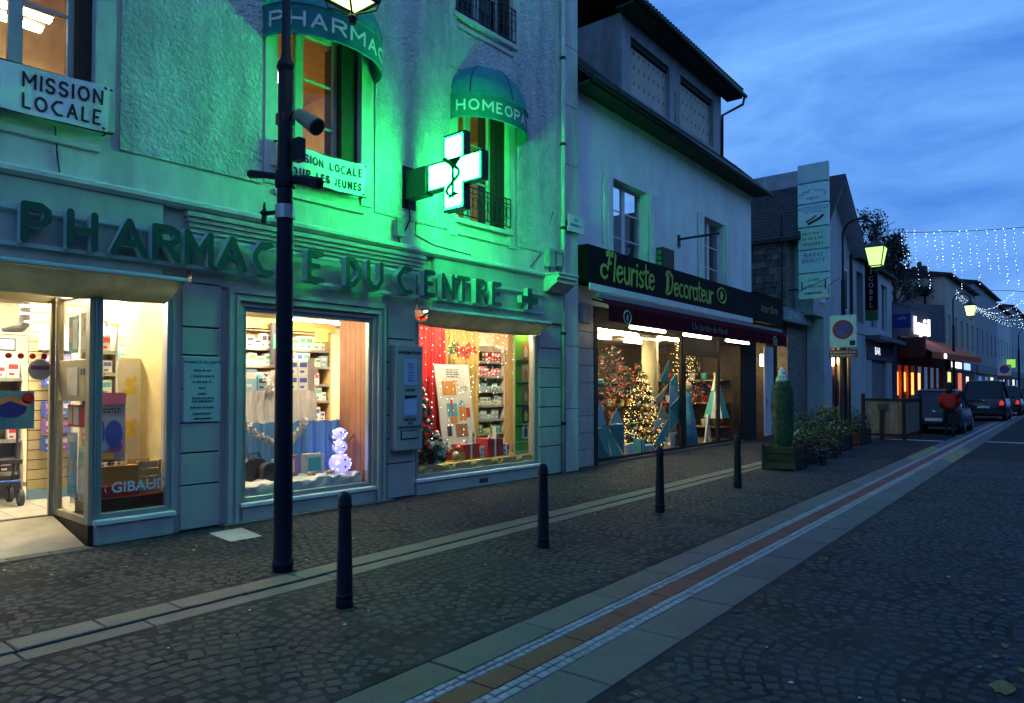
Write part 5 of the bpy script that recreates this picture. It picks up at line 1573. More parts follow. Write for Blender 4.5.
glazed(18.98, 20.68, .06, 2.92, 'shop_window', fh)
MB().box(12.45, 20.69, YF - .05, YF + .1, 0, .055).build('sill', kerb_m, fh)
MB().box(12.302, 21.5, YF + .0, YF + .3, 2.93, 3.29).build('lintel', brn, fh)
# interior shell
f_wall = M('florist_wall', (.085, .06, .04), .85, .2, 4)
fi = MB()
fi.quad((11.9, 11.6, 0), (21.6, 11.6, 0), (21.6, 11.6, 3.1), (11.9, 11.6, 3.1)); fi.quad((11.9, 7.95, 0), (11.9, 11.6, 0), (11.9, 11.6, 3.1), (11.9, 7.95, 3.1)); fi.quad((21.2, 7.95, 0), (21.2, 7.95, 3.1), (21.2, 11.6, 3.1), (21.2, 11.6, 0))
fi.build('interior_wall', f_wall, fh)
MB().box(11.9, 21.6, 7.95, 11.6, 3.0, 3.05).build('interior_ceiling', M('florist_ceiling', (.45, .40, .32), .8), fh)
MB().box(11.9, 21.6, YF + .1, 11.6, -.01, .04).build('interior_floor', M('florist_floor', (.16, .13, .10), .5), fh)
ft = E('florist_tube', (1.0, .84, .50), 75.0)
for k, (x, y, l) in enumerate(((13.3, 8.3, 1.2), (15.3, 8.6, 1.3), (15.6, 9.6, 1.4), (13.9, 10.2, 1.8), (17.6, 8.5, 1.2), (19.2, 8.4, 1.0), (18.2, 9.8, 1.4))):
    tag(MB().box(x - l / 2, x + l / 2, y - .05, y + .05, 2.90, 2.97).build('ceiling_tube', ft), 'tube light on the ceiling inside the flower shop', 'ceiling light', 'ceiling lights inside the flower shop')
MB().lathe([(.22, .04), (.22, 3.0)], 16.95, 8.75, 14).build('column', M('cream_column', (.60, .52, .32), .7, .08), fh, smooth=True)

# ---- displays
xmas_tree('christmas_tree', 'tall christmas tree covered in warm fairy lights in the flower shop window', 15.75, 8.35, .04, 2.15, .62, fir, 26, [('bauble', PM['orange'], 14, .04), ('silver_bauble', silver_cloth, 12, .045)], None, warm_bulb, 420)
def paper_tree(label, tris, y):
    t = thing('paper_tree', label, 'window decoration', (tris[0][0][0][0], y, .06))
    for k, (p, m) in enumerate(tris):
        MB().prism(p, lambda u, v, w: (u, y - w, v), -.006, .002 + .0006 * k).build('paper_panel', m, t)
TL, TD, WH, GO = PM['teal'], col('packet_deep_teal', (.03, .20, .26)), PM['white'], PM['beige']
paper_tree('teal paper trees stuck low at the left edge of the florist window', [([(12.55, .1), (13.15, .1), (12.55, .7)], TD), ([(12.55, .72), (13.17, .1), (13.0, .8)], TL), ([(12.55, .74), (12.98, .82), (12.72, 1.35)], PM['sky']), ([(13.2, .1), (13.7, .1), (13.02, .78)], TL), ([(13.72, .12), (13.75, .8), (13.06, .80)], TD), ([(13.1, .83), (13.7, .83), (13.42, 1.15)], PM['sky']), ([(12.5, .74), (12.68, 1.3), (12.5, 1.3)], TD)], YF + .10)
paper_tree('teal white and gold paper trees stuck beside the shop door of the florist', [([(15.35, .85), (15.95, .9), (15.6, 1.25)], GO), ([(15.1, .55), (15.9, .85), (15.3, .84)], WH), ([(15.2, 1.3), (15.6, 1.27), (15.95, 1.7)], GO), ([(15.5, 1.75), (15.95, 1.75), (16.0, 2.3)], TD), ([(16.0, .5), (16.55, .75), (16.0, 1.1)], TL), ([(16.0, 1.12), (16.56, .78), (16.55, 1.35)], TD), ([(16.0, 1.14), (16.52, 1.4), (16.05, 1.75)], PM['sky']), ([(16.08, 1.76), (16.54, 1.42), (16.4, 1.98)], TL), ([(16.0, .3), (16.5, .5), (16.0, .48)], WH), ([(15.1, .2), (15.9, .82), (15.9, .3)], TL)], YF + .10)
ct = thing('cone_tree', 'faceted teal and white cone tree at the right of the florist window', 'ornament', (19.85, 8.1, .5))
for k in range(8):
    a, b = 2 * PI * k / 8, 2 * PI * (k + 1) / 8
    for j, (r0, z0, r1, z1) in enumerate(((.40, .72, .16, 1.5), (.16, 1.52, .0, 2.15))):
        q = lambda r, t, z: (19.85 + r * math.cos(t), 8.1 + r * math.sin(t), z)
        MB().add([q(r0, a, z0), q(r0, b, z0), q(r1 + .001, b, z1), q(r1 + .001, a, z1)], [(0, 1, 2, 3)]).build('facet', (TL, WH, TD)[(k + j) % 3], ct)
MB().tube([(19.85, 8.1, .04), (19.85, 8.1, .74)], .03, 8).lathe([(.2, .04), (.2, .08)], 19.85, 8.1, 12).build('stem', wood_dark, ct)
bd = thing('draped_stand', 'display stand draped in bright blue cloth behind the florist door', 'display stand', (17.95, 8.15, .04))
MB().lathe([(.30 + .03 * 0, .04), (.26, .4), (.19, .9), (.12, 1.25), (.15, 1.45), (.05, 1.5)], 17.95, 8.15, 14).build('blue_cloth', M('bright_blue_cloth', (.05, .26, .46), .5, .15, 6), bd, smooth=True)
MB().ball((17.95, 8.15, 1.62), .16, 10).build('straw_ball', PM['beige'], bd, smooth=True)
ws = thing('white_trestle', 'white perforated trestle ornament beside the cone tree', 'ornament', (19.0, 8.0, .04))
MB().prism([(18.8, .05), (18.9, .05), (19.15, .85), (19.05, .85)], lambda u, v, w: (u, 8.0 + w, v), 0, .05).prism([(19.3, .05), (19.4, .05), (19.149, .85), (19.06, .80)], lambda u, v, w: (u, 8.06 + w, v), 0, .05).build('legs', PM['white'], ws)
MB().prism([(18.95, .3), (19.25, .3), (19.25, .36), (18.95, .36)], lambda u, v, w: (u, 8.02 + w, v), 0, .05).build('rung', PM['white'], ws)
wb = thing('white_crate', 'white slatted crate stacked with pots behind the florist door', 'crate', (17.2, 8.2, .04))
for k in range(3):
    MB().box(16.95, 17.55, 8.0, 8.02, .9 + .14 * k, 1.0 + .14 * k).build('slat', PM['white'], wb)
MB().box(16.95, 17.55, 8.0, 8.4, .04, .88).build('pedestal', PM['dark'], wb)
# bouquets and leafy stock
leafg = M('foliage_green', (.022, .050, .018), .7, .4, 20, piece=.5)
def bouquet(label, c, rad, n, m, size=.05):
    t = thing('bouquet', label, 'bouquet', (c[0], c[1], c[2] - rad[2]))
    g_ = MB(); g_.leaves(c, rad, n, size); g_.build('leaves', leafg, t)
    f_ = MB(); f_.leaves((c[0], c[1] - .05, c[2]), (rad[0] * .9, rad[1], rad[2] * .9), n // 2, size * .9, shell=.8); f_.build('flowers', m, t)
    return t
bouquet('wreath of pink and white flowers hanging left of the lit christmas tree', (14.6, 8.6, 2.25), (.42, .25, .40), 160, PM['pink'])
bouquet('spray of pink flowers under the wreath in the florist window', (14.9, 8.8, 1.72), (.5, .25, .2), 120, PM['pink'])
bouquet('bunch of white flowers high in the left corner of the florist window', (13.3, 8.5, 1.95), (.35, .25, .5), 130, PM['white'])
bouquet('red and green plants stacked behind the paper trees', (16.3, 9.2, 1.9), (.3, .25, .35), 120, PM['red'])
bouquet('dark green plants with red flowers behind the florist door', (17.3, 9.2, 1.8), (.45, .3, .6), 200, PM['red'])
bouquet('low green plants at the foot of the lit christmas tree', (14.8, 8.3, .32), (.5, .25, .28), 120, PM['white'])
for k, (x, w, h, m) in enumerate(((14.15, .34, .26, PM['white']), (14.75, .22, .34, PM['teal']), (15.1, .5, .18, PM['sky']), (16.3, .2, .3, PM['white']))):
    t = thing('gift_box', ('white gift box on the florist window floor', 'teal gift box on the florist window floor', 'flat pale blue gift box on the florist window floor', 'small white gift box by the florist door')[k], 'gift box', (x, 7.85, .05))
    MB().box(x - w / 2, x + w / 2, 7.80, 8.0, .062, .062 + h).build('box', m, t); MB().box(x - .02, x + .02, 7.796, 8.003, .062, .066 + h).build('ribbon', PM['white'] if m is not PM['white'] else PM['sky'], t)
t = thing('hanging_lanterns', 'string of small teal ornaments hanging in the left of the florist window', 'ornaments', (13.0, 7.9, 1.0))
MB().tube([(13.0, 7.9, 2.9), (13.0, 7.9, 1.0)], .004, 4).build('cord', dark_metal, t)
for z, m in ((1.7, TL), (1.4, PM['dark']), (1.15, PM['beige'])):
    MB().ball((13.0, 7.9, z), .10, 8).build('ornament', m, t)
nl = thing('light_net', 'dense net of warm bulbs hanging inside the florist door', 'fairy lights', (18.4, 8.5, 1.4))
m = MB(); b2 = MB()
for k in range(14):
    x = 17.9 + .09 * k
    m.tube([(x, 8.5, 2.85), (x, 8.5, 1.0)], .003, 3)
    for j in range(16):
        b2.octa((x + random.uniform(-.02, .02), 8.5 + random.uniform(-.1, .1), 1.05 + j * .115 + random.uniform(-.03, .03)), .013)
m.build('wire', dark_metal, nl); tag(b2.build('bulbs', warm_bulb, nl), kind='stuff')
for k, (x, y, z, r, mm) in enumerate(((13.2, 10.8, 1.5, .6, 'red'), (14.4, 11.0, 1.1, .6, 'white'), (15.4, 10.9, 1.7, .55, 'pink'), (17.9, 10.6, 1.2, .6, 'red'), (19.0, 10.8, 1.7, .6, 'white'), (20.2, 10.6, 1.1, .6, 'beige'), (13.0, 9.6, .7, .4, 'pink'), (18.6, 9.6, .7, .45, 'red'), (20.3, 9.2, 1.3, .35, 'orange'), (14.0, 9.8, 2.3, .45, 'beige'))):
    bouquet('leafy %s arrangement inside the flower shop %s' % (mm, ('behind the wreath', 'behind the lit tree', 'beside the cream column', 'behind the draped stand', 'behind the light net', 'behind the cone tree', 'low by the paper trees', 'low behind the trestle', 'beside the cone tree', 'high over the lit tree')[k]), (x, y, z), (r, r * .6, r * .7), 170, PM[mm], .07)
for k in range(7):
    x = 12.9 + 1.2 * k
    fs_ = thing('flower_stand', 'dark tiered stand of pots along the back of the flower shop', 'stand', (x, 10.4, .04), 'tiered stands inside the flower shop')
    for j in range(3):
        MB().box(x - .5, x + .5, 10.2 + .3 * j, 10.48 + .3 * j, .3 + .35 * j, .34 + .35 * j).build('shelf', wood_dark, fs_)
        for q in range(4):
            MB().lathe([(.07, .342 + .35 * j), (.10, .56 + .35 * j)], x - .37 + .25 * q, 10.34 + .3 * j, 8).build('pot', PM[('beige', 'teal', 'white', 'orange', 'dark')[(k + j + q) % 5]], fs_)
    MB().box(x - .5, x - .45, 10.2, 11.1, .04, 1.0).box(x + .45, x + .5, 10.2, 11.1, .04, 1.0).build('side', wood_dark, fs_)
for k, (y, z, mm) in enumerate(((8.5, .8, 'red'), (8.9, 1.6, 'pink'), (9.3, 2.3, 'beige'), (9.6, .9, 'white'), (10.0, 1.7, 'orange'), (10.4, 1.0, 'red'), (10.7, 2.2, 'white'), (11.0, 1.4, 'pink'))):
    bouquet('%s flowers on the flower shop end rack %s' % (mm, ('by the dark pier', 'above the red bunch', 'highest by the pier', 'low in the middle of the rack', 'in the middle of the rack', 'low at the deep end', 'highest at the deep end', 'at the deep corner')[k]), (20.7, y, z), (.3, .3, .38), 190, PM[mm], .06)
rk_ = thing('wall_rack', 'dark wooden rack of pots on the end wall of the flower shop', 'rack', (20.9, 9.8, .04))
for z in (.42, 1.15, 1.85):
    MB().box(20.6, 21.15, 8.2, 11.3, z - .03, z).build('shelf', shelf_wood, rk_)
    for j in range(7):
        MB().lathe([(.08, z), (.12, z + .22)], 20.75, 8.45 + .4 * j, 8).build('pot', PM[('beige', 'teal', 'white', 'orange', 'red')[(j + int(z * 3)) % 5]], rk_)
# wall mounted bits
br = thing('wall_bracket', 'dark iron arm projecting from the white wall between the upper windows', 'bracket', (16.35, YF, 5.3))
MB().box(16.30, 16.42, YF - .03, YF, 5.15, 5.45).build('plate', dark_metal, br)
MB().tube([(16.36, YF - .03, 5.34), (16.40, YF - 1.05, 5.36)], .03, 6).build('arm', dark_metal, br)
bx = thing('traffic_box', 'small dark box with green lights standing on the florist sign', 'light box', (15.3, 7.5, 4.42))
MB().box(15.05, 15.65, 7.42, 7.60, 4.425, 4.92).build('case', col('brown_case', (.06, .03, .025), .6), bx)
for z in (4.5, 4.63, 4.76):
    MB().box(15.046, 15.051, 7.46, 7.56, z, z + .08).build('lamp', col('dull_green_lens', (.02, .30, .08), .4), bx)
small = thing('wall_sensor', 'pale green electrical box on the tiled pier under the sign end', 'junction box', (12.0, YF - .1, 2.9))
MB().box(11.75, 12.05, YF - .12, YF - .016, 2.90, 3.30).build('case', gbox, small, bev=.01)

# doorway at the right end, with warm light inside
dw = thing('doorway_block', 'low passage with a white door and an orange wall beside the florist', 'building', (24.5, 8, 0))
warm_w = M('orange_wall', (.50, .26, .11), .8, .12)
MB().box(25.2, 27.2, YF + .02, YF + .3, 0, 3.4).build('orange_wall', warm_w, dw)
MB().box(21.56, 21.96, YF + .02, YF + .3, 0, 3.4).box(23.74, 23.95, YF, YF + .3, 0, 3.4).build('post', brn, dw)
wd = MB().box(22.86, 23.72, YF + .05, YF + .10, .05, 2.95).build('white_door', M('door_white', (.62, .64, .68), .6), dw)
MB().box(22.95, 23.0, YF + .02, YF + .05, 1.0, 1.25).build('handle', alu, wd)
MB().box(21.97, 27.2, YF + 2.5, YF + 2.6, 0, 3.4).build('back_wall', warm_w, dw)
MB().box(21.56, 27.2, YF + .02, YF + 2.6, 3.405, 4.5).build('upper_block', M('dark_stone_plain', (.06, .06, .06), .9, .4, 5), dw)
dl = thing('hall_lamp', 'bright lamp inside the passage doorway beside the florist', 'lamp', (24.2, YF + .6, 2.3))
lmp = E('hall_lamp_glow', (1.0, .70, .30), 16.0)
MB().box(24.0, 24.3, YF + .5, YF + .6, 2.35, 2.75).build('shade', lmp, dl)
MB().tube([(24.0, YF + .55, 2.45), (24.9, YF + .55, 2.42)], .03, 6).build('tube', lmp, dl)
MB().box(22.2, 22.5, YF + .9, YF + 1.0, 2.2, 2.9).build('side_tube', lmp, dl)
# ================================================================== farther down the street
frame(STR)
stone_w = M('rubble_stone', (.14, .13, .12), .9, .35, 6, bump=.5, bscale=14, piece=.4, bdist=.03)
white_h = M('white_gable_render', (.44, .46, .48), .85, .08, 2, dirt=.22)
tile_dark = M('house_roof_tile', (.028, .022, .024), .8, .3, 9, piece=.3)
# stone house whose side wall and tiled roof face back down the street
sh = thing('stone_house', 'dark stone house with a steep tiled roof behind the florist', 'house', (26, 9, 0))
XS = 25.0
sw_ = MB().box(XS, XS + 2.2, 7.62, 9.6, 0, 6.7).build('wall', stone_w, sh)
r_ = random.Random(4)
z = 4.55
while z < 6.62:
    h = r_.uniform(.16, .30)
    y = 7.63
    while y < 9.0:
        w = r_.uniform(.18, .48)
        MB().box(XS - .03 - r_.uniform(0, .03), XS - .001, y + .015, min(y + w, 9.05), z, min(z + h - .02, 6.68)).build('stone', stone_w, sw_)
        y += w + .012
    z += h
rr = MB().prism([(XS - .25, 6.70), (XS - .25, 6.78), (XS + 2.2, 9.15), (XS + 2.2, 9.05), (XS + 2.0, 6.7)], lambda u, v, w: (u, w, v), 7.15, 11.0).build('roof', tile_dark, sh)
for k in range(17):
    a = k / 17
    x, z = XS - .25 + 2.42 * a, 6.79 + 2.37 * a
    m = MB()
    for i in range(13):
        y = 7.16 + .17 * i + (.08 if k % 2 else 0)
        m.add([(x, y, z + .03), (x, y + .162, z + .03), (x + .17, y + .162, z + .17), (x + .17, y, z + .17), (x, y, z - .01), (x, y + .162, z - .01)], [(0, 3, 2, 1), (4, 0, 1, 5)])
    tag(m.build('roof_tiles', tile_dark, rr), kind='stuff')
MB().box(XS + 2.2, XS + 2.5, 7.15, 11, 6.7, 9.78).build('parapet', grey_r, sh)
t = tag(MB().tube([(XS - .12, 7.75, 4.6), (XS - .12, 7.75, 6.6), (XS - .3, 7.7, 7.6), (XS - .05, 7.5, 7.9)], .03, 6).build('vent_pipe', dark_metal), 'thin dark pipe rising up the stone side wall', 'pipe')

# stack of sign panels
pn = thing('sign_stack', 'tall stack of pale shop sign panels projecting over the pavement', 'shop sign', (26, 7, 4.7))
PX = 25.0
names = [(9.28 - .0, 8.62, None), (8.60, 7.90, 'a'), (7.88, 7.10, 'b'), (7.08, 6.32, 'c'), (6.30, 5.52, 'd'), (5.50, 4.62, 'e')]
y0s, y1s = 6.24, 7.24
panel_m = [M('sign_panel_%d' % k, c, .5, .08, 3) for k, c in enumerate(((.46, .54, .55), (.58, .70, .74), (.54, .70, .68), (.46, .66, .56), (.48, .66, .64), (.48, .70, .60)))]
for k, (zt, zb, ch) in enumerate(names):
    p = MB().box(PX, PX + .16, y0s, y1s, zb + .02, zt).build('panel', panel_m[k], pn, bev=.01)
    F_ = on_side(PX - .003, (y0s + y1s) / 2, (zb + zt) / 2)
    t = MB(); ink2 = ink
    if ch == 'a':
        for i, c in enumerate("CONT'VITE"):
            u = -.40 + .10 * i
            t.text(c, lambda a, b, w: F_(a + u, b + .10 - .9 * u * u, w), .17, 0, 0)
        t.text('NEW', lambda a, b, w: F_(a, b - .17, w), .14, 0, 0, sx=1.2)
    elif ch == 'b':
        ink2 = blue_ink
        t.text('AUTO-ECOLE', lambda a, b, w: F_(a, b + .25, w), .165, 0, 0)
        t.text("DE L'AVENIR", lambda a, b, w: F_(a, b + .12, w), .10, 0, 0)
        MB().prism([(-.2, -.26), (.18, -.10), (.32, .02), (.36, -.04), (.24, -.16), (-.16, -.33)], F_, 0, .004).build('swoosh', ink, p)
        MB().prism([(-.26, -.18), (.1, .0), (.12, -.06), (-.2, -.24)], F_, 0, .003).build('car_print', col('sign_red', (.3, .10, .08)), p)
    elif ch == 'c':
        ink2 = col('faint_green', (.14, .26, .20))
        for i in range(3): fake_lines(t, -.34, .34, .14 - .18 * i, .09, F_, 90 + i)
    elif ch == 'd':
        ink2 = blue_ink
        t.text('BAINS', lambda a, b, w: F_(a, b + .22, w), .20, 0, 0, sx=1.15); t.text('BEAUTE', lambda a, b, w: F_(a, b + .03, w), .20, 0, 0, sx=1.1)
    elif ch == 'e':
        t.text('CAFE', lambda a, b, w: F_(a, b + .22, w), .15, 0, 0); t.text('La Terrasse', lambda a, b, w: F_(a, b + .0, w), .17, 0, 0)
        t.prism([(-.40, .18), (-.36, .18), (-.36, -.12), (-.40, -.12)], F_, 0, .003).prism([(.36, .18), (.40, .18), (.40, -.12), (.36, -.12)], F_, 0, .003)
        fake_lines(t, -.3, .3, -.26, .07, F_, 99)
    if t.v: t.build('lettering', ink2, p)
for y in (y0s + .1, y1s - .1):
    MB().box(PX + .05, PX + .12, y - .03, y + .03, 4.60, 9.2).build('post', dark_metal, pn)
MB().tube([(PX + .08, y1s, 5.0), (PX + .08, 7.8, 5.0)], .03, 6).tube([(PX + .08, y1s, 7.0), (PX + .08, 7.8, 7.0)], .03, 6).build('arm', dark_metal, pn)
tag(MB().tube([(PX - .2, 7.2, 4.78), (23.5, 6.8, 4.72), (21.2, 5.3, 4.75)], .012, 5).tube([(PX - .2, 6.2, 4.7), (22.3, 5.6, 4.66), (21.05, 4.95, 4.72)], .01, 5).build('overhead_cable', dark_metal), 'thin cables sagging between the sign panels and the arched lamp', 'cable')

# white gable house
gh = thing('gable_house', 'white house with a pointed gable and wide eaves beside the sign panels', 'house', (30, 8, 0))
YG = 7.0
gx0, gx1, gxa, gza, gze = 25.9, 31.4, 28.3, 9.45, 7.25
MB().prism([(gx0, 4.2), (gx1, 4.2), (gx1, gze), (gxa, gza - .1), (gx0, gze)], lambda u, v, w: (u, w, v), YG, YG + 6).build('wall', white_h, gh)
MB().prism([(gx0 - .3, gze - .2), (gxa, gza), (gxa, gza + .22), (gx0 - .3, gze + .02)], lambda u, v, w: (u, w, v), YG - .55, YG + 6.2).prism([(gx1 + .3, gze - .2), (gxa + .001, gza), (gxa + .001, gza + .22), (gx1 + .3, gze + .02)], lambda u, v, w: (u, w, v), YG - .55, YG + 6.2).build('roof', tile_dark, gh)
MB().prism([(gxa, gza - .004), (gx1 + .28, gze - .2), (gx1 + .28, gze - .24), (gxa, gza - .05)], lambda u, v, w: (u, w, v), YG - .54, YG - .002).prism([(gxa, gza - .004), (gx0 - .28, gze - .2), (gx0 - .28, gze - .24), (gxa, gza - .05)], lambda u, v, w: (u, w, v), YG - .54, YG - .002).build('soffit', white_h, gh)
for x0, x1, z0, z1 in ((26.6, 27.4, 4.7, 6.2), (29.9, 30.7, 4.7, 6.4)):
    f = MB().box(x0, x1, YG - .03, YG - .001, z0, z1).build('window', white_paint, gh)
    MB().box(x0 + .08, x1 - .08, YG - .035, YG - .031, z0 + .08, z1 - .08).build('pane', M('dark_pane', (.02, .025, .03), .1) if 'dark_pane' not in MAT else MAT['dark_pane'], f)
MB().box(31.2, 31.33, YG - .1, YG, 4.2, 7.1).build('downpipe', dark_metal, gh)
# shops on its ground floor
MB().box(27.3, 40, YG + .6, YG + .7, 0, 4.2).build('shop_back', M('warm_shop_wall', (.40, .20, .09), .8, .4, 3), gh)
MB().box(27.22, 28.3, YG, YG + .6, 0, 4.2).box(31.3, 34.2, YG, YG + .6, 0, 3.9).build('shop_pier', white_h, gh)
MB().box(28.3, 31.3, YG - .01, YG + .6, 3.3, 4.2).build('shop_fascia', brn, gh)
for x in (28.3, 29.1, 29.9, 30.7, 31.22):
    MB().box(x, x + .08, YG + .02, YG + .1, 0, 3.3).build('frame_post', brn, gh)
for k, x in enumerate((28.6, 29.45, 30.3, 31.0)):
    tag(MB().box(x - .1, x + .12, YG + .45, YG + .55, 2.3 + .1 * k, 3.0).build('shop_lamp', lmp), 'warm lamp glowing behind the dark shop window past the flower stand', 'lamp', 'lamps in the shop past the flower stand')
rk = thing('clothes_rack', 'rail of red and orange clothes behind the dark shop window', 'clothes rack', (29.2, YG + .4, .05))
for k in range(9):
    MB().box(28.5 + .24 * k, 28.68 + .24 * k, YG + .3, YG + .5, .9, 1.9 + .2 * (k % 2)).build('garment', (PM['red'], PM['dark'], PM['orange'], PM['purple'])[k % 4], rk)
MB().tube([(28.4, YG + .4, 2.15), (30.8, YG + .4, 2.15)], .02, 6).build('rail', alu, rk)

# white terrace house with the vertical sign
vh = thing('terrace_house', 'white terrace house with tall windows behind the vertical sign', 'house', (37, 8, 0))
W1_, W2_ = (34.9, 36.4, 4.4, 6.6), (37.4, 38.8, 4.4, 6.6)
wall_open(MB(), 31.42, 40.0, 3.95, 7.1, YG, YG + .3, [W1_, W2_, (32.4, 33.6, 4.4, 6.6)]).build('wall', white_h, vh)
for h in (W1_, W2_):
    f = MB().box(h[0], h[0] + .09, YG + .1, YG + .16, h[2], h[3]).box(h[1] - .09, h[1], YG + .1, YG + .16, h[2], h[3]).box((h[0] + h[1]) / 2 - .05, (h[0] + h[1]) / 2 + .05, YG + .1, YG + .16, h[2], h[3]).build('window', col('pale_blue_frame', (.40, .48, .56)), vh)
    MB().box(h[0], h[1], YG + .18, YG + .2, h[2], h[3]).build('pane', MAT['dark_pane'], f)
MB().prism([(YG - .25, 7.1), (YG - .25, 7.2), (YG + 4, 8.6), (YG + 4, 7.1)], lambda u, v, w: (w, u, v), 31.8, 40.2).build('roof', tile_dark, vh)
MB().box(33.9, 40.2, YG - .6, YG - .002, 3.75, 3.93).build('canopy', col('canopy_grey', (.10, .10, .12), .7), vh)
MB().box(34.2, 40.0, YG - .05, YG + .55, 2.9, 3.74).build('shop_fascia', M('violet_fascia', (.03, .025, .09), .5), vh)
MB().text('BAR', on_front(36.2, YG - .06, 3.3), .5, 0, 0, sx=1.3).build('lit_lettering', E('lit_letters', (.8, .9, 1.0), 1.6), vh)
MB().box(34.25, 35.2, YG, YG + .3, 0, 2.89).box(38.6, 39.9, YG, YG + .3, 0, 2.89).build('shop_pier', white_h, vh)
MB().box(35.21, 38.59, YG + .12, YG + .16, 0, 2.89).build('shutter', M('grey_shutter', (.16, .16, .18), .6, .2), vh)
vs = thing('vertical_sign', 'dark vertical shop sign with pale letters hanging from the terrace house', 'shop sign', (33.5, 6.2, 4.6))
MB().box(33.0, 33.2, 6.32, 6.80, 4.95, 7.05).build('board', black_gloss, vs)
MB().box(33.0, 33.2, 6.32, 6.80, 4.50, 4.94).build('green_base', col('sign_dark_green', (.02, .10, .03)), vs)
MB().tube([(33.1, 6.8, 7.08), (33.1, 7.05, 7.08)], .025, 6).tube([(33.1, 6.3, 7.08), (33.1, 6.8, 7.08)], .025, 6).build('bracket', dark_metal, vs)
t = MB()
for k, c in enumerate('RICOBEL'):
    t.text(c, on_side(32.997, 6.56, 6.85 - .285 * k), .28, 0, 0)
t.build('lettering', pale, vs)

# arched street lamps ------------------------------------------------
glow_l = E('lantern_light', (.55, 1.0, .25), 1.5)
glow_near = E('lantern_light_near', (.72, 1.0, .36), 3.0)
def arched_lamp(x, y, zp, R, label, hang, low=.08, gm=glow_l, s=1.0, full=True):
    """post, half-round arch towards the street and a hanging four-sided lantern"""
    t = thing('street_lamp', label, 'street lamp', (x, y, 0))
    b = MB()
    b.lathe([(low * 1.06, -.02), (low * 1.06, .03), (low * 1.0, .05), (low, .5), (low * .86, zp * .55), (low * .80, zp * .78), (low * .72, zp * .785), (low * .50, zp * .80), (low * .42, zp)], x, y, 16)
    b.build('post', lamp_blue, t, smooth=True)
    a = MB()
    pts = [(x, y, zp - .1)] + [(x, y - R + R * math.cos(PI * k / 14), zp + R * math.sin(PI * k / 14)) for k in range(15)]
    pts.append((x, y - 2 * R, zp - hang))
    a.tube(pts, .032 * s, 8)
    a.build('arch', lamp_blue, t, smooth=True)
    cx, cy, cz = x, y - 2 * R, zp - hang
    fr = MB()
    h, wt, wb = .50 * s, .24 * s, .15 * s
    top = [(cx + dx * wt, cy + dy * wt, cz - .14 * s) for dx, dy in ((-1, -1), (1, -1), (1, 1), (-1, 1))]
    bot = [(cx + dx * wb, cy + dy * wb, cz - .14 * s - h) for dx, dy in ((-1, -1), (1, -1), (1, 1), (-1, 1))]
    for p, q in zip(top, bot): fr.tube([p, q], .016 * s, 5)
    for r in (top, bot):
        for i in range(4): fr.tube([r[i], r[(i + 1) % 4]], .018 * s, 5)
    lo = fr.build('lantern_frame', dark_metal, t)
    g = MB()
    k = .96
    tp = [(cx + (p[0] - cx) * k, cy + (p[1] - cy) * k, p[2]) for p in top]; bt = [(cx + (p[0] - cx) * k, cy + (p[1] - cy) * k, p[2] + .01) for p in bot]
    for i in range(4):
        g.quad(tp[i], tp[(i + 1) % 4], bt[(i + 1) % 4], bt[i])
    g.quad(*bt)
    g.build('lantern_glass', gm, lo)
    rf = MB()
    ap = (cx, cy, cz + .10 * s)
    rim = [(cx + dx * wt * 1.15, cy + dy * wt * 1.15, cz - .13 * s) for dx, dy in ((-1, -1), (1, -1), (1, 1), (-1, 1))]
    for i in range(4): rf.add([rim[i], rim[(i + 1) % 4], ap], [(0, 1, 2)])
    rf.quad(*[(p[0], p[1], p[2]) for p in rim[::-1]])
    rf.ball((cx, cy, cz + .10 * s), .05 * s, 8)
    rf.build('lantern_roof', dark_metal, lo)
    bs = MB()
    zb = bot[0][2]
    for p in bot:
        bs.tube([p, (cx + (p[0] - cx) * .9, cy + (p[1] - cy) * .9, zb - .07 * s), (cx, cy, zb - .12 * s)], .010 * s, 5)
    bs.lathe([(.03 * s, zb - .19 * s), (.045 * s, zb - .14 * s), (.02 * s, zb - .10 * s)], cx, cy, 8)
    bs.build('finial', dark_metal, lo)
    return t
near_lamp = arched_lamp(3.59, 5.425, 5.72, .46, 'tall dark street lamp with a floodlight, in front of the middle window', .34, .082, glow_near, 1.0)
arched_lamp(21.0, 4.88, 5.85, .42, 'arched street lamp carrying the no parking sign beside the flower stand', .30, .07, glow_l, 1.0)
arched_lamp(47.0, 5.1, 6.55, .42, 'distant street lamp in front of the cream house', .15, .09, E('lantern_far', (.65, 1.0, .30), 2.5), 1.15)
arched_lamp(88.0, 3.9, 7.0, .45, 'tiny street lamp down the street beyond the parked cars', .15, .12, MAT['lantern_far'], 1.0)
for z, r in ((.06, .086), (4.46, .070)):
    MB().lathe([(r, z - .04), (r + .012, z), (r, z + .04)], 3.59, 5.425, 16).build('collar', lamp_blue, near_lamp)
fl = thing('floodlight', 'grey floodlight clamped to the near lamp post', 'floodlight', (3.59, 5.3, 3.7))
MB().tube([(3.585, 5.22, 3.98), (3.60, 5.10, 3.90), (3.615, 5.0, 3.83)], [.055, .068, .078], 14).build('housing', col('flood_green_grey', (.18, .20, .15), .5), fl, smooth=False)
MB().tube([(3.615, 5.0, 3.83), (3.617, 4.99, 3.823)], .066, 14).build('lens', MAT['dark_pane'], fl)
MB().tube([(3.59, 5.36, 3.98), (3.55, 5.24, 4.00), (3.56, 5.10, 3.93)], .014, 6).box(3.53, 3.65, 5.37, 5.49, 3.94, 4.04).build('yoke', dark_metal, fl)
MB().box(3.60, 3.67, 5.24, 5.34, 3.60, 3.80).build('ballast_box', dark_metal, fl)
pa = thing('post_arms', 'dark cross arms on the near lamp post just under the banner', 'bracket', (3.59, 5.42, 3.4))
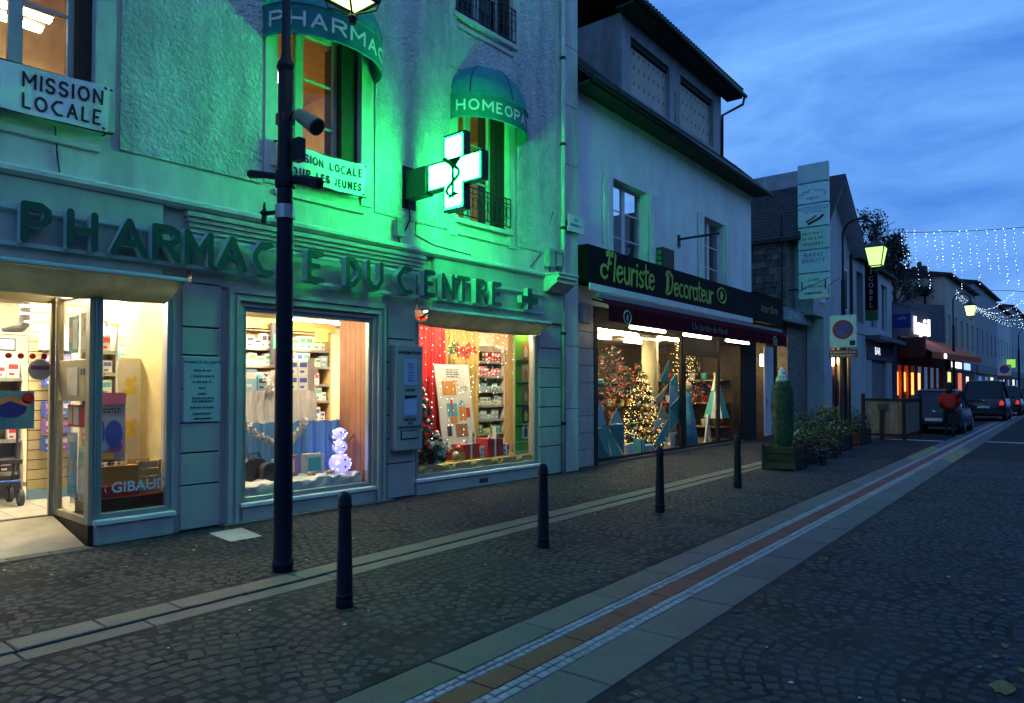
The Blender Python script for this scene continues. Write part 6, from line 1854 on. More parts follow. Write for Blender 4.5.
MB().tube([(3.55, 5.40, 3.46), (3.50, 5.58, 3.50), (3.46, 5.78, 3.54)], [.03, .03, .04], 6).build('arm', lamp_blue, pa)
MB().tube([(3.62, 5.40, 3.46), (3.64, 5.22, 3.42), (3.66, 5.02, 3.36)], [.035, .045, .05], 6).build('arm', lamp_blue, pa)
MB().lathe([(.085, 3.38), (.09, 3.42), (.085, 3.52)], 3.59, 5.425, 14).build('clamp', lamp_blue, pa)
pk_ = thing('pole_hook', 'small dark garland hook on the near lamp post by the shop letters', 'bracket', (3.59, 5.42, 3.1))
MB().tube([(3.56, 5.44, 3.16), (3.53, 5.62, 3.17)], .02, 6).octa((3.52, 5.64, 3.17), .05).tube([(3.52, 5.64, 3.08), (3.52, 5.64, 3.27)], [.03, .008], 6).build('hook', lamp_blue, pk_)
MB().lathe([(.086, 3.10), (.086, 3.22)], 3.59, 5.425, 14).build('clamp', alu, pk_)

# no parking sign
ns = thing('no_parking_sign', 'square no parking sign with a red plate below on the arched lamp post', 'road sign', (20.9, 4.9, 2.5))
SX = 20.88
MB().box(SX, SX + .03, 4.52, 5.22, 2.72, 3.62).build('panel', M('sign_white', (.62, .66, .64), .4), ns, bev=.01)
disc = lambda r, n=24: [(r * math.cos(2 * PI * k / n), r * math.sin(2 * PI * k / n)) for k in range(n)]
F_ = on_side(SX, 4.87, 3.22)
MB().prism(disc(.27), F_, 0, .004).build('red_ring', red_ink, ns); MB().prism(disc(.20), F_, .0045, .007).build('blue_disc', col('sign_blue', (.05, .09, .36)), ns)
MB().prism([(-.18, .13), (-.13, .18), (.18, -.13), (.13, -.18)], F_, .0075, .010).build('red_bar', red_ink, ns)
MB().prism([(.17, -.45), (.31, -.45), (.31, -.31), (.17, -.31)], F_, 0, .004).build('tow_symbol', ink, ns)
MB().box(SX, SX + .03, 4.50, 5.24, 2.44, 2.66).build('lower_plate', M('sign_dark_red', (.20, .04, .05), .5), ns)
t = MB()
for i in range(2): fake_lines(t, -.32, .32, .03 - .09 * i, .05, on_side(SX - .001, 4.87, 2.54), 120 + i)
t.build('plate_lettering', pale, ns)
MB().box(SX + .03, 20.96, 4.83, 4.93, 2.8, 3.5).build('clamp', dark_metal, ns)

# ------------------------------------------------------------------ bollards
bp = thing('bollard', 'dark bollard standing just past the lamp post with the floodlight', 'bollard', (3.3, 4.2, ZL), 'bollards along the lane')
MB().lathe([(.066, ZL - .02), (.066, ZL + .03), (.062, ZL + .05), (.047, .70), (.047, .71)], 3.3, 4.2, 16).build('shaft', boll_m, bp, smooth=True)
MB().lathe([(.049, .712), (.054, .722), (.054, .742), (.050, .750), (.051, .775), (.044, .808), (.026, .830), (.002, .838)], 3.3, 4.2, 16).build('cap', boll_m, bp, smooth=True)
MB().lathe([(.064, .055), (.066, .075), (.062, .09)], 3.3, 4.2, 16).build('ring', boll_m, bp, smooth=True)
for x, y, lb in ((5.77, 4.18, 'dark bollard in front of the right pier of the pharmacy'), (8.36, 4.18, 'dark bollard in front of the lit christmas tree window'), (11.15, 4.2, 'dark bollard near the netted tree in its wooden tub')):
    c = copy_tree(bp)
    c.matrix_basis = FR[0] @ Matrix.Translation((x, y, ZL))
    c['label'] = lb

# ------------------------------------------------------------------ flower stand
tub_m = M('tub_wood', (.030, .022, .018), .8, .3, 10, piece=.3)
def tub(label, x0, x1, y0, y1, z1, parent=None):
    t = thing('wooden_planter', label, 'planter', ((x0 + x1) / 2, (y0 + y1) / 2, ZL))
    n = max(2, int((z1 - ZL) / .12))
    for k in range(n):
        za, zb = ZL + .03 + (z1 - ZL - .03) * k / n, ZL + .03 + (z1 - ZL - .03) * (k + 1) / n - .015
        for a in ((x0, x1, y0, y0 + .025), (x0, x1, y1 - .025, y1), (x0 - .0, x0 + .025, y0 + .026, y1 - .026), (x1 - .025, x1, y0 + .026, y1 - .026)):
            MB().box(a[0], a[1], a[2], a[3], za, zb).build('slat', tub_m, t)
    for x in (x0 - .02, x1 - .02):
        for y in (y0 - .02, y1 - .02):
            MB().box(x, x + .05, y, y + .05, ZL, z1 + .02).build('corner_post', tub_m, t)
    MB().box(x0 + .03, x1 - .03, y0 + .03, y1 - .03, z1 - .12, z1 - .04).build('soil', wood_dark, t)
    return t
tub('square wooden tub holding the wrapped tree at the end of the kerb', 14.0, 14.75, 4.15, 4.75, .46)
net = M('wrapped_fir', (.055, .085, .055), .75, .35, 16, piece=.45)
wt_ = thing('wrapped_tree', 'tightly netted fir tree standing upright in the square tub', 'tree', (14.3, 4.47, .4))
MB().tube([(14.3, 4.47, .38), (14.3, 4.47, 1.9)], .03, 6).build('trunk', wood_dark, wt_)
m = MB()
core = [(.14, .40), (.17, .6), (.185, 1.0), (.175, 1.4), (.15, 1.65), (.09, 1.80), (.02, 1.84)]
m.lathe(core, 14.3, 4.47, 16)
for _ in range(2600):
    z = random.uniform(.42, 1.78)
    r = .185 * (1 + .10 * math.sin(z * 9) * math.sin(z * 4.3)) if z < 1.5 else .185 * (1 - (z - 1.5) / .45)
    a = random.uniform(0, 2 * PI)
    p = (14.3 + r * math.cos(a), 4.47 + r * math.sin(a), z)
    m.add([(p[0], p[1], p[2]), (p[0] + .012 * math.cos(a) - .012 * math.sin(a), p[1] + .012 * math.sin(a) + .012 * math.cos(a), p[2] + .03), (p[0] + .03 * math.cos(a), p[1] + .03 * math.sin(a), p[2] + random.uniform(.03, .13))], [(0, 1, 2)])
m.build('crown', net, wt_)
nm = MB()
for s_ in (-1, 1):
    for o_ in range(5):
        nm.tube([(14.3 + .205 * math.cos(s_ * k * .30 + o_ * 1.257), 4.47 + .205 * math.sin(s_ * k * .30 + o_ * 1.257), .50 + .046 * k) for k in range(24)], .0022, 3)
nm.build('netting', col('net_green', (.06, .09, .08)), wt_)
m = MB()
m.lathe([(.12, 1.70), (.12, 1.78), (.07, 1.86), (.075, 1.92), (.012, 2.02)], 14.3, 4.47, 9)
m.build('white_wrap', white_cloth, wt_)
for args in (('long wooden planter of white and green flowers beside the netted tree', 15.2, 16.4, 4.25, 4.75, .34), ('low dark planter of shrubs in the middle of the flower stand', 16.9, 18.3, 4.35, 4.9, .30), ('wooden planter of yellow-green plants at the far end of the stand', 19.0, 20.3, 4.55, 5.1, .34), ('slatted planter of dark shrubs by the arched lamp', 21.4, 22.8, 4.6, 5.1, .38)):
    tub(*args)
def plant(label, x, y, z, r, n, m, fm=None, size=.06, h=None):
    t = thing('potted_plant', label, 'plant', (x, y, z))
    MB().lathe([(r * .35, z), (r * .5, z + .16)], x, y, 10).build('pot', PM['dark'], t)
    a = MB(); a.leaves((x, y, z + .16 + (h or r) * .55), (r, r, (h or r) * .72), int(n * 1.8), size * .62)
    for _ in range(5):
        a.tube([(x, y, z + .1), (x + random.uniform(-r, r) * .7, y + random.uniform(-r, r) * .7, z + .16 + (h or r) * random.uniform(.6, 1.4))], [.008, .003], 4)
    a.build('leaves', m, t)
    if fm:
        b = MB(); b.leaves((x, y, z + .16 + (h or r) * .6), (r * .95, r * .95, (h or r) * .75), n // 3, size * .5, shell=.8); b.build('flowers', fm, t)
lime = M('lime_leaves', (.045, .09, .018), .7, .4, 15, piece=.5)
for a in (('white flowering plant next to the netted tree', 15.5, 4.45, .2, .26, 150, leafg, PM['white']), ('pale green leafy plant in the long planter', 16.1, 4.5, .22, .30, 170, lime, None), ('bluish white flowers low in front of the long planter', 15.6, 4.05, ZL, .16, 80, leafg, PM['sky']),
          ('tall dark shrub in the middle of the flower stand', 17.3, 4.7, .2, .34, 240, leafg, None, .06, .55), ('olive green bushy plant in the middle of the stand', 17.9, 4.55, .2, .34, 200, lime, None), ('dark trailing plant in front of the middle planter', 17.0, 4.2, ZL, .22, 120, leafg, PM['purple']),
          ('bright lime plant in a green pot at the far end', 19.5, 4.9, .65, .26, 150, lime, PM['yellow']), ('yellow-green plant low at the far end of the stand', 20.0, 4.7, .2, .36, 220, lime, None), ('plant with white flowers between the planters', 18.5, 4.45, .35, .22, 120, leafg, PM['white']),
          ('dark shrub against the arched lamp post', 21.9, 4.9, .25, .36, 220, leafg, None, .06, .5), ('green shrub beside the wooden barrier', 22.6, 4.8, .25, .34, 200, leafg, None), ('dark bush behind the flower stand', 19.0, 5.6, .0, .45, 260, leafg, None, .07, .7), ('dark bush in front of the dark shop window', 22.4, 5.9, .0, .45, 260, leafg, None, .07, .7)):
    plant(*a)
# wooden barrier box round the terrace
fb_ = thing('wooden_barrier', 'pale slatted wooden barrier with dark posts round a terrace', 'barrier', (25, 4.6, ZL))
slat_b = M('barrier_wood', (.26, .20, .15), .8, .25, 10, piece=.25, dirt=.3)
for k in range(14):
    MB().box(24.52, 24.55, 4.02 + .075 * k, 4.085 + .075 * k, .16, 1.20).build('slat', slat_b, fb_)
for k in range(22):
    MB().box(24.62 + .12 * k, 24.73 + .12 * k, 3.97, 4.0, .16, 1.20).build('slat', slat_b, fb_)
for (a, b, c, d) in ((24.46, 24.51, 3.98, 5.14), ):
    for z in (.10, .66, 1.20): 
        if z != .66: MB().box(a, b, c, d, z, z + .07).build('rail', brn, fb_)
for z in (.10, 1.20):
    MB().box(24.56, 27.3, 3.92, 3.965, z, z + .07).build('rail', brn, fb_)
for x, y in ((24.44, 5.08), (24.44, 3.93), (24.45, 4.55), (27.25, 3.90)):
    MB().box(x, x + .10, y, y + .10, ZL, 1.42 if y != 4.55 else 1.1).build('post', brn, fb_)
MB().box(24.44, 24.455, 4.42, 4.72, .92, 1.10).build('notice', PM['dark'], fb_)

# ------------------------------------------------------------------ dark corner shop with the orange awning
def turn(p0, p1):
    a = math.atan2(p1[1] - p0[1], p1[0] - p0[0])
    return STR @ Matrix.Translation((p0[0], p0[1], 0)) @ Matrix.Rotation(a, 4, 'Z'), math.dist(p0, p1)
fA_, LA = turn((40.3, 7.0), (50.3, 5.9))
frame(fA_)
ds = thing('corner_shop', 'dark violet shop building with a lit white sign and an orange awning', 'building', (LA / 2, 2, 0))
viol = M('violet_render', (.06, .055, .10), .8, .15, 2, dirt=.3)
wall_open(MB(), 0, LA, 0, 6.0, 0, .3, [(.6, LA - .6, .5, 2.8)]).build('wall', viol, ds)
MB().prism([(0, 6.0), (LA, 6.7), (LA, 6.02), (0, 5.9)], lambda u, v, w: (u, w, v), 0, .3).box(0, .3, .302, 6, 0, 6.0).box(LA - .3, LA, .302, 6, 0, 6.6).build('parapet', viol, ds)
amb = M('amber_interior', (.60, .24, .07), .8, .3, 3)
MB().box(.3, LA - .3, 1.6, 1.7, 0, 3.2).build('interior_wall', amb, ds)
glow_o = E('orange_lamp', (1.0, .22, .04), 6.0)
for k, (x, w) in enumerate(((1.0, .25), (2.0, .35), (3.7, .2), (5.0, .3), (6.6, .25), (7.9, .3))):
    MB().box(x, x + w, .9, 1.0, 1.2 + .2 * (k % 2), 2.5).build('lamp_panel', glow_o, ds)
for k in range(8):
    MB().box(.6 + k * (LA - 1.2) / 7 - .05, .6 + k * (LA - 1.2) / 7 + .05, .05, .15, .5, 2.8).build('window_post', brn, ds)
MB().box(.65, LA - .65, .12, .13, .5, 2.8).build('pane', shop_glass, ds)
ls = thing('lit_sign', 'bright white lit lettering on the dark corner shop', 'illuminated sign', (4.6, -.1, 4.6))
MB().text('lepid', on_front(4.9, -.08, 5.0), 1.35, .04, .02, sx=1.15).build('lettering', E('white_sign_light', (.9, .95, 1.0), 3.5), ls)
MB().box(3.3, 6.5, -.03, -.001, 4.6, 4.66).build('mounting_rail', dark_metal, ls)
bs = thing('blue_sign', 'dark blue square sign sticking out near the white lit lettering', 'shop sign', (-.1, -.5, 4.7))
MB().box(-.2, -.05, -.85, -.08, 4.65, 5.35).build('board', col('sign_deep_blue', (.01, .03, .22)), bs)
MB().text('cafe', on_side(-.203, -.46, 5.15), .26, 0, 0).build('lettering', pale, bs)
MB().tube([(-.12, -.1, 5.36), (-.12, .02, 5.36)], .03, 6).build('bracket', dark_metal, bs)
oa = thing('orange_awning', 'broad orange-red awning sloping over the corner shop terrace', 'awning', (LA / 2, -.8, 3))
orange_c = M('orange_canvas', (.52, .095, .035), .8, .15, 4)
MB().prism([(-.02, 4.35), (-1.55, 3.45), (-1.55, 3.43), (-.02, 4.32)], lambda u, v, w: (w, u, v), .8, LA + 1.6).build('canvas', orange_c, oa)
MB().box(.8, LA + 1.6, -1.58, -1.56, 3.12, 3.44).build('valance', orange_c, oa)
for x in (1.0, LA * .5, LA + 1.3):
    MB().tube([(x, -.02, 3.9), (x, -1.5, 3.42)], .035, 6).build('arm', dark_metal, oa)
MB().box(.55, .75, -1.3, -.1, 3.2, 4.2).build('underside_panel', col('dark_underside_red', (.12, .012, .01)), oa)  # added panel, dark red in place of the awning's dark underside
sl = tag(MB().box(3.0, 3.35, -1.62, -1.585, 3.18, 3.40).build('awning_lamp', E('awning_lamp_face', (1, .95, .85), 5)), 'small white lamp on the front edge of the orange awning', 'lamp')
# pale gable behind, chimneys
frame(STR)
bh = thing('pale_house', 'pale blue-white house rising behind the dark corner shop', 'house', (50, 11, 0))
MB().box(48.5, 66, 8.6, 13, 0, 9.6).build('wall', white_h, bh)
MB().prism([(8.4, 9.6), (8.4, 9.72), (11.5, 10.2), (13.4, 9.6)], lambda u, v, w: (w, u, v), 48.3, 66).build('roof', tile_dark, bh)
for x, z in ((53.5, 10.6), (58.5, 10.7)):
    c = MB().box(x, x + .9, 9.6, 10.6, 9.6, z).build('chimney', col('chimney_brick', (.05, .035, .035), .9), bh)
    MB().lathe([(.16, z), (.13, z + .45)], x + .3, 10.1, 8).lathe([(.16, z), (.13, z + .45)], x + .65, 10.1, 8).build('chimney_pot', col('chimney_brick', (.05, .035, .035)), c)
an = thing('tv_antenna', 'thin television aerial above the far chimneys', 'aerial', (56, 10, 11))
MB().tube([(56, 10, 10.8), (56, 10, 13.6)], .03, 5).build('mast', dark_metal, an)
MB().tube([(55.2, 9.4, 13.3), (56.8, 10.6, 13.3)], .025, 5).tube([(55.5, 9.6, 12.9), (56.5, 10.4, 12.9)], .02, 5).build('rods', dark_metal, an)
# bare tree behind the terrace house and a shrub on the roof terrace
def twig_tree(label, x, y, z0, z1, r, n, m):
    t = thing('garden_tree', label, 'tree', (x, y, z0))
    tr = MB()
    tr.tube([(x, y, 0), (x + .1, y, z0 + 1), (x - .05, y, z1 - .6)], [.16, .10, .02], 7)
    tips = []
    for k in range(34):
        z = z0 + (z1 - z0) * random.uniform(.1, .9)
        a = random.uniform(0, 6.28)
        w = r * (1.15 - (z - z0) / (z1 - z0)) * random.uniform(.6, 1.1)
        p = (x + w * math.cos(a), y + w * math.sin(a), z + random.uniform(.4, 1.4))
        tr.tube([(x, y, z - .2), ((x + p[0]) / 2, (y + p[1]) / 2, (z + p[2]) / 2 - .1), p], [.045, .025, .008], 4)
        tips.append(p)
    tr.build('trunk', wood_dark, t)
    cr = MB()
    for p in tips:
        cr.leaves(p, (r * .32, r * .32, r * .42), n, .10, shell=.0)
    cr.build('crown', m, t)
dark_leaf = M('dark_leaves', (.018, .026, .018), .8, .4, 10, piece=.5)
twig_tree('dark wispy tree rising behind the white terrace house', 47.5, 9.4, 6.0, 12.0, 1.7, 120, dark_leaf)
twig_tree('shorter dark tree beside it over the corner shop roof', 46.0, 7.9, 5.8, 9.8, 1.3, 90, dark_leaf)
pal = thing('roof_plant', 'spiky plant on the roof terrace above the lit sign', 'plant', (50, 6.8, 6.8))
m = MB()
for k in range(46):
    a, e = random.uniform(0, 6.28), random.uniform(-.2, 1.2)
    d = Vector((math.cos(a) * math.cos(e), math.sin(a) * math.cos(e), math.sin(e))) * random.uniform(.8, 1.4)
    c = Vector((50, 6.9, 7.3))
    s_ = d.cross(Vector((0, 0, 1))).normalized() * .06
    m.add([c - s_, c + d * .6 + Vector((0, 0, .12)) - s_, c + d, c + d * .6 + Vector((0, 0, .12)) + s_, c + s_], [(0, 1, 2, 3, 4)])
m.build('fronds', dark_leaf, pal); MB().tube([(50, 6.9, 6.3), (50, 6.9, 7.3)], .07, 6).build('stem', wood_dark, pal)

# row of cream houses closing the street
cream = M('cream_render', (.42, .40, .34), .85, .1, 2, dirt=.25)
greyh = M('grey_blue_render', (.30, .32, .34), .85, .1, 2, dirt=.25)
pts = [(50.5, 5.85), (63, 5.45), (78, 5.05), (92, 4.75), (112, 4.2)]
tops = [8.6, 9.6, 9.2, 10.4]
for k in range(4):
    f_, Lh = turn(pts[k], pts[k + 1])
    frame(f_)
    h = thing('row_house', ('cream house with tall narrow windows beyond the corner shop', 'grey-blue house with balconied windows in the middle distance', 'pale house with a low roof farther down the street', 'last house closing the far end of the street')[k], 'house', (Lh / 2, 2, 0), 'row of houses down the street')
    mt = (cream, greyh, white_h, greyh)[k]
    Z = tops[k]
    hs_ = []
    nw = 5
    for i in range(nw):
        x = Lh * (i + .5) / nw
        hs_.append((x - .42, x + .42, 4.3, 6.2))
    wall_open(MB(), 0, Lh, 3.4, Z, 0, .3, hs_).build('wall', mt, h)
    MB().box(0, Lh, .05, 6, 0, 3.399).build('ground_floor', brn if k != 1 else greyh, h)
    MB().box(0, .3, .302, 8, 3.4, Z).build('side_wall', mt, h)
    MB().prism([(-.35, Z - .05), (-.35, Z + .08), (4, Z + .9), (8.3, Z)], lambda u, v, w: (w, u, v), -.2, Lh + .2).build('roof', tile_dark, h)
    for a, b, c, d in hs_:
        f = MB().box(a, a + .07, .12, .18, c, d).box(b - .07, b, .12, .18, c, d).box((a + b) / 2 - .04, (a + b) / 2 + .04, .12, .18, c, d).build('window', white_paint, h)
        MB().box(a, b, .2, .22, c, d).build('pane', MAT['dark_pane'], f)
    for x in (1.2, Lh - 2.0):
        c = MB().box(x, x + .9, 3.4, 4.4, Z + .4, Z + 1.8).build('chimney', MAT['chimney_brick'], h)
        MB().lathe([(.2, Z + 1.8), (.15, Z + 2.2)], x + .45, 3.9, 8).build('chimney_pot', MAT['chimney_brick'], c)
    MB().box(.4, Lh - .4, -.12, -.0, 2.75, 3.35).build('shop_fascia', col('fascia_%d' % k, ((.04, .05, .16), (.10, .10, .12), (.12, .03, .03), (.05, .08, .06))[k]), h)
    sgns = MB()
    if k == 0:
        MB().box(1.0, 4.5, -.18, -.121, 2.9, 3.25).build('lit_panel', E('shop_panel_white', (.85, .92, 1.0), 4.0), h)
        MB().box(6.0, 8.5, -.18, -.121, 2.85, 3.3).build('lit_panel', E('shop_panel_blue', (.3, .5, 1.0), 1.5), h)
        MB().box(.6, 1.6, .02, .049, .4, 2.6).build('lit_window', E('lit_window_green', (.75, .8, .2), 1.3), h)
        MB().box(4.6, 6.0, .02, .049, .3, 2.6).build('lit_window', E('lit_window_red', (.9, .2, .06), .8), h)
        MB().box(8.2, 9.2, .02, .049, .6, 2.4).build('lit_window', E('lit_window_warm', (1, .8, .5), 1.6), h)
    else:
        for i in range(3):
            MB().box(2 + i * 4, 3.6 + i * 4, .02, .049, .5, 2.5).build('shop_window', MAT['lit_window_warm'] if (i + k) % 3 == 0 else MAT['dark_pane'], h)
frame(STR)
# distant road sign and coloured shop lights at the end
ds_ = thing('no_parking_sign', 'small distant no parking sign beyond the dark cars', 'road sign', (62, 3.6, 0))
MB().box(62, 62.05, 3.2, 4.0, 2.5, 3.3).build('panel', MAT['sign_white'], ds_)
MB().prism(disc(.30), on_side(61.99, 3.6, 2.95), 0, .01).build('red_ring', red_ink, ds_); MB().prism(disc(.21), on_side(61.975, 3.6, 2.95), 0, .01).build('blue_disc', MAT['sign_blue'], ds_)
MB().box(62, 62.05, 3.2, 4.0, 2.2, 2.45).build('lower_plate', MAT['sign_dark_red'], ds_); MB().tube([(62.1, 3.6, 0), (62.1, 3.6, 3.3)], .04, 6).build('pole', dark_metal, ds_)
gs = tag(MB().box(84, 84.1, 4.0, 4.7, 3.6, 4.4).build('pharmacy_light', E('far_green_sign', (.25, .6, .05), 1.2)), 'tiny yellow-green lit sign at the far end of the street', 'illuminated sign')

# ------------------------------------------------------------------ cars
tyre_m, glass_d = M('tyre_rubber', (.015, .015, .016), .9), M('car_glass', (.012, .018, .026), .12, .05, spec=.25)
tail = M('tail_lamp_red', (.20, .008, .01), .25, .05)
tail_on = E('tail_lamp_lit', (1.0, .04, .03), .7)
def car(label, x, y, L_, Wd, H, body, lit=False, suv=False, front_lit=None):
    """seen from behind: x is the rear bumper, the car points away along +x"""
    t = thing('parked_car', label, 'car', (x + L_ / 2, y, ZL), 'cars parked along the street')
    hw = Wd / 2
    belt = .56 * H
    # stations along the body: (x, half width, sill z, belt z)
    S = [(0, hw * .86, .34, belt * .80), (.05, hw * .95, .26, belt * .96), (.5, hw, .22, belt), (L_ * .45, hw, .20, belt * .98), (L_ * .72, hw, .20, belt * .96), (L_ * .90, hw * .95, .24, belt * .82), (L_, hw * .80, .32, belt * .62)]
    m = MB()
    ring = []
    for (sx, w, zs, zb) in S:
        ring.append([(x + sx, y - w * .92, zs), (x + sx, y - w, zs + .18), (x + sx, y - w * 1.0, (zs + zb) / 2 + .05), (x + sx, y - w * .93, zb), (x + sx, y + w * .93, zb), (x + sx, y + w, (zs + zb) / 2 + .05), (x + sx, y + w, zs + .18), (x + sx, y + w * .92, zs)])
    vs = [p for r in ring for p in r]
    n = 8
    fs = [(i * n + k, (i + 1) * n + k, (i + 1) * n + (k + 1) % n, i * n + (k + 1) % n) for i in range(len(S) - 1) for k in range(n)] + [tuple(range(n)), tuple(range((len(S) - 1) * n, len(S) * n))[::-1]]
    m.add(vs, fs)
    b = m.build('body', body, t, smooth=True, bev=.03, bevseg=2)
    # cabin: tapered greenhouse with glass band
    r0, r1 = (.08, .42) if suv else (.10, .72)
    f0, f1 = L_ * .74, L_ * .56
    bw, tw = hw * .90, hw * .72
    cz = H
    low = [(x + r0, y - bw, belt * .95), (x + f0, y - bw, belt * .95), (x + f0, y + bw, belt * .95), (x + r0, y + bw, belt * .95)]
    up = [(x + r1, y - tw, cz - .07), (x + f1, y - tw, cz - .07), (x + f1, y + tw, cz - .07), (x + r1, y + tw, cz - .07)]
    MB().add(low + up, [(0, 1, 5, 4), (1, 2, 6, 5), (2, 3, 7, 6), (3, 0, 4, 7)]).build('windows', glass_d, t)
    rf = MB()
    top = [(x + r1 + .12, y - tw * .86, cz), (x + f1 - .1, y - tw * .86, cz), (x + f1 - .1, y + tw * .86, cz), (x + r1 + .12, y + tw * .86, cz)]
    up2 = [(p[0] + (-.05 if i in (0, 3) else .03), y + (p[1] - y) * 1.03, p[2]) for i, p in enumerate(up)]
    rf.add(up2 + top, [(0, 1, 5, 4), (1, 2, 6, 5), (2, 3, 7, 6), (3, 0, 4, 7), (4, 5, 6, 7), (3, 2, 1, 0)])
    rf.build('roof', body, t, smooth=True, bev=.02)
    pl = MB()
    for i in range(4):
        pl.tube([low[i], up[i]], .045, 6)
    for k in (.42, .72):
        for s_ in (-1, 1):
            q = lambda a, zz: (x + r0 + (f0 - r0) * a if zz == 0 else x + r1 + (f1 - r1) * a, y + s_ * (bw if zz == 0 else tw) * 1.005, belt * .95 if zz == 0 else cz - .07)
            pl.tube([q(k, 0), q(k, 1)], .035, 5)
    pl.build('pillars', body, t)
    for sx in (L_ * .20, L_ * .80):
        for s_ in (-1, 1):
            w = MB().prism(disc(.31, 20), lambda u, v, q: (x + sx + u, y + s_ * (hw - .12) + q, ZL + .31 + v), -.1, .105).build('wheel', tyre_m, t, bev=.02)
            MB().prism(disc(.19, 14), lambda u, v, q: (x + sx + u, y + s_ * (hw - .015) + q * s_, ZL + .31 + v), 0, .012).build('rim', alu, w)
    for s_ in (-1, 1):
        yy = y + s_ * hw * .80
        MB().prism([(-.11, -.09), (.08, -.10), (.10, .04), (.02, .14), (-.07, .11)] if s_ < 0 else [(.11, -.09), (-.08, -.10), (-.10, .04), (-.02, .14), (.07, .11)], lambda u, v, q: (x - .02 - q + abs(u) * .02, yy - u * .9, belt * .78 + v), -.06, .03).build('tail_lamp', tail_on if lit else tail, t)
        MB().box(x + f0 - .25, x + f0 - .05, y + s_ * (hw + .02), y + s_ * (hw + .18), belt, belt + .13).build('door_mirror', body, t, bev=.03)
    bu = MB().box(x - .05, x + .15, y - hw * .90, y + hw * .90, .30, .50).build('bumper', col('bumper_plastic', (.02, .02, .022), .6), t, bev=.04, bevseg=2)
    MB().box(x - .062, x - .052, y - .26, y + .26, .44 if not suv else .62, .55 if not suv else .73).build('number_plate', PM['white'], t)
    MB().octa((x + .0, y, belt * .88), .07).build('badge', alu, t)
    MB().box(x + .02, x + .03, y - .05, y + .05, cz - .12, cz - .09).build('brake_lamp', tail, t)
    return t
blue_car = M('blue_grey_paint', (.035, .055, .10), .35, .05, spec=.3)
black_car = M('dark_car_paint', (.012, .016, .03), .25, .05, spec=.6)
car('blue-grey hatchback parked behind the wooden barrier', 28.4, 3.7, 4.1, 1.72, 1.55, blue_car)
car('dark people carrier with a lit red tail lamp past the person in red', 41.0, 3.25, 4.6, 1.85, 1.98, black_car, True, True)
car('dark car parked beyond the people carrier', 49.5, 3.0, 4.4, 1.80, 1.75, black_car, True)
car('far dark car at the end of the parked row', 58.0, 2.8, 4.4, 1.80, 1.6, black_car)
hl_ = tag(MB().octa((72, 2.2, 1.9), .22).build('headlight_glow', E('far_headlight', (1, .85, .5), 6)), 'small warm light of a far vehicle down the street', 'vehicle light')

# ------------------------------------------------------------------ person in the red jacket
def skinned(name, mat, pts, edges, rads, parent):
    me = bpy.data.meshes.new(name)
    T = wm(parent).inverted() @ FR[0]
    me.from_pydata([T @ Vector(p) for p in pts], edges, [])
    me.materials.append(mat)
    o = bpy.data.objects.new(name, me)
    COL.objects.link(o)
    o.parent = parent
    s = o.modifiers.new('skin', 'SKIN')
    s.use_smooth_shade = True
    for v, r in zip(me.skin_vertices[0].data, rads):
        v.radius = (r, r) if not isinstance(r, tuple) else r
    me.skin_vertices[0].data[0].use_root = True
    d = o.modifiers.new('sub', 'SUBSURF')
    d.levels = d.render_levels = 2
    return o
px_, py_ = 26.9, 3.05
pr = thing('person', 'person in a red jacket and dark trousers walking past the parked cars', 'person', (px_, py_, ZL))
Q = lambda dx, dy, z: (px_ + dx, py_ + dy, z + ZL)
skin_m = M('skin', (.36, .22, .16), .6, .05)
body_pts = [Q(0, 0, .92), Q(0, 0, 1.12), Q(0, 0, 1.34), Q(.01, 0, 1.46), Q(.02, 0, 1.53), Q(.03, 0, 1.62), Q(.03, 0, 1.72),
            Q(.0, .10, .86), Q(.10, .11, .48), Q(.02, .11, .09), Q(.14, .12, .04), Q(.0, -.10, .86), Q(-.06, -.11, .49), Q(-.22, -.11, .12), Q(-.12, -.11, .05),
            Q(0, .19, 1.39), Q(-.04, .25, 1.12), Q(.10, .22, .93), Q(0, -.19, 1.39), Q(.02, -.26, 1.13), Q(.16, -.18, 1.02)]
body_e = [(0, 1), (1, 2), (2, 3), (3, 4), (4, 5), (5, 6), (0, 7), (7, 8), (8, 9), (9, 10), (0, 11), (11, 12), (12, 13), (13, 14), (2, 15), (15, 16), (16, 17), (2, 18), (18, 19), (19, 20)]
body_r = [(.15, .13), (.15, .12), (.17, .13), .075, .055, .095, .08, .095, .062, .045, .04, .095, .062, .045, .04, .065, .048, .035, .065, .048, .035]
skinned('body', M('dark_trousers', (.012, .013, .018), .8), body_pts, body_e, body_r, pr)
jk = [Q(0, 0, .86), Q(0, 0, 1.12), Q(0, 0, 1.36), Q(.01, 0, 1.45), Q(0, .20, 1.39), Q(-.04, .265, 1.12), Q(.08, .23, .97), Q(0, -.20, 1.39), Q(.02, -.275, 1.13), Q(.14, -.20, 1.04)]
skinned('jacket', M('red_jacket', (.50, .015, .016), .75, .15, 9), jk, [(0, 1), (1, 2), (2, 3), (2, 4), (4, 5), (5, 6), (2, 7), (7, 8), (8, 9)], [(.19, .22), (.18, .21), (.17, .20), .085, .085, .07, .058, .085, .07, .058], pr)
MB().ball(Q(.04, 0, 1.64), .105, 12, 1.2).build('face', skin_m, pr, smooth=True)
hb = MB(); hb.ball(Q(.0, 0, 1.67), .125, 12, 1.12); hb.ball(Q(-.05, 0, 1.56), .10, 10, 1.1); hb.build('hair', wood_dark, pr, smooth=True)
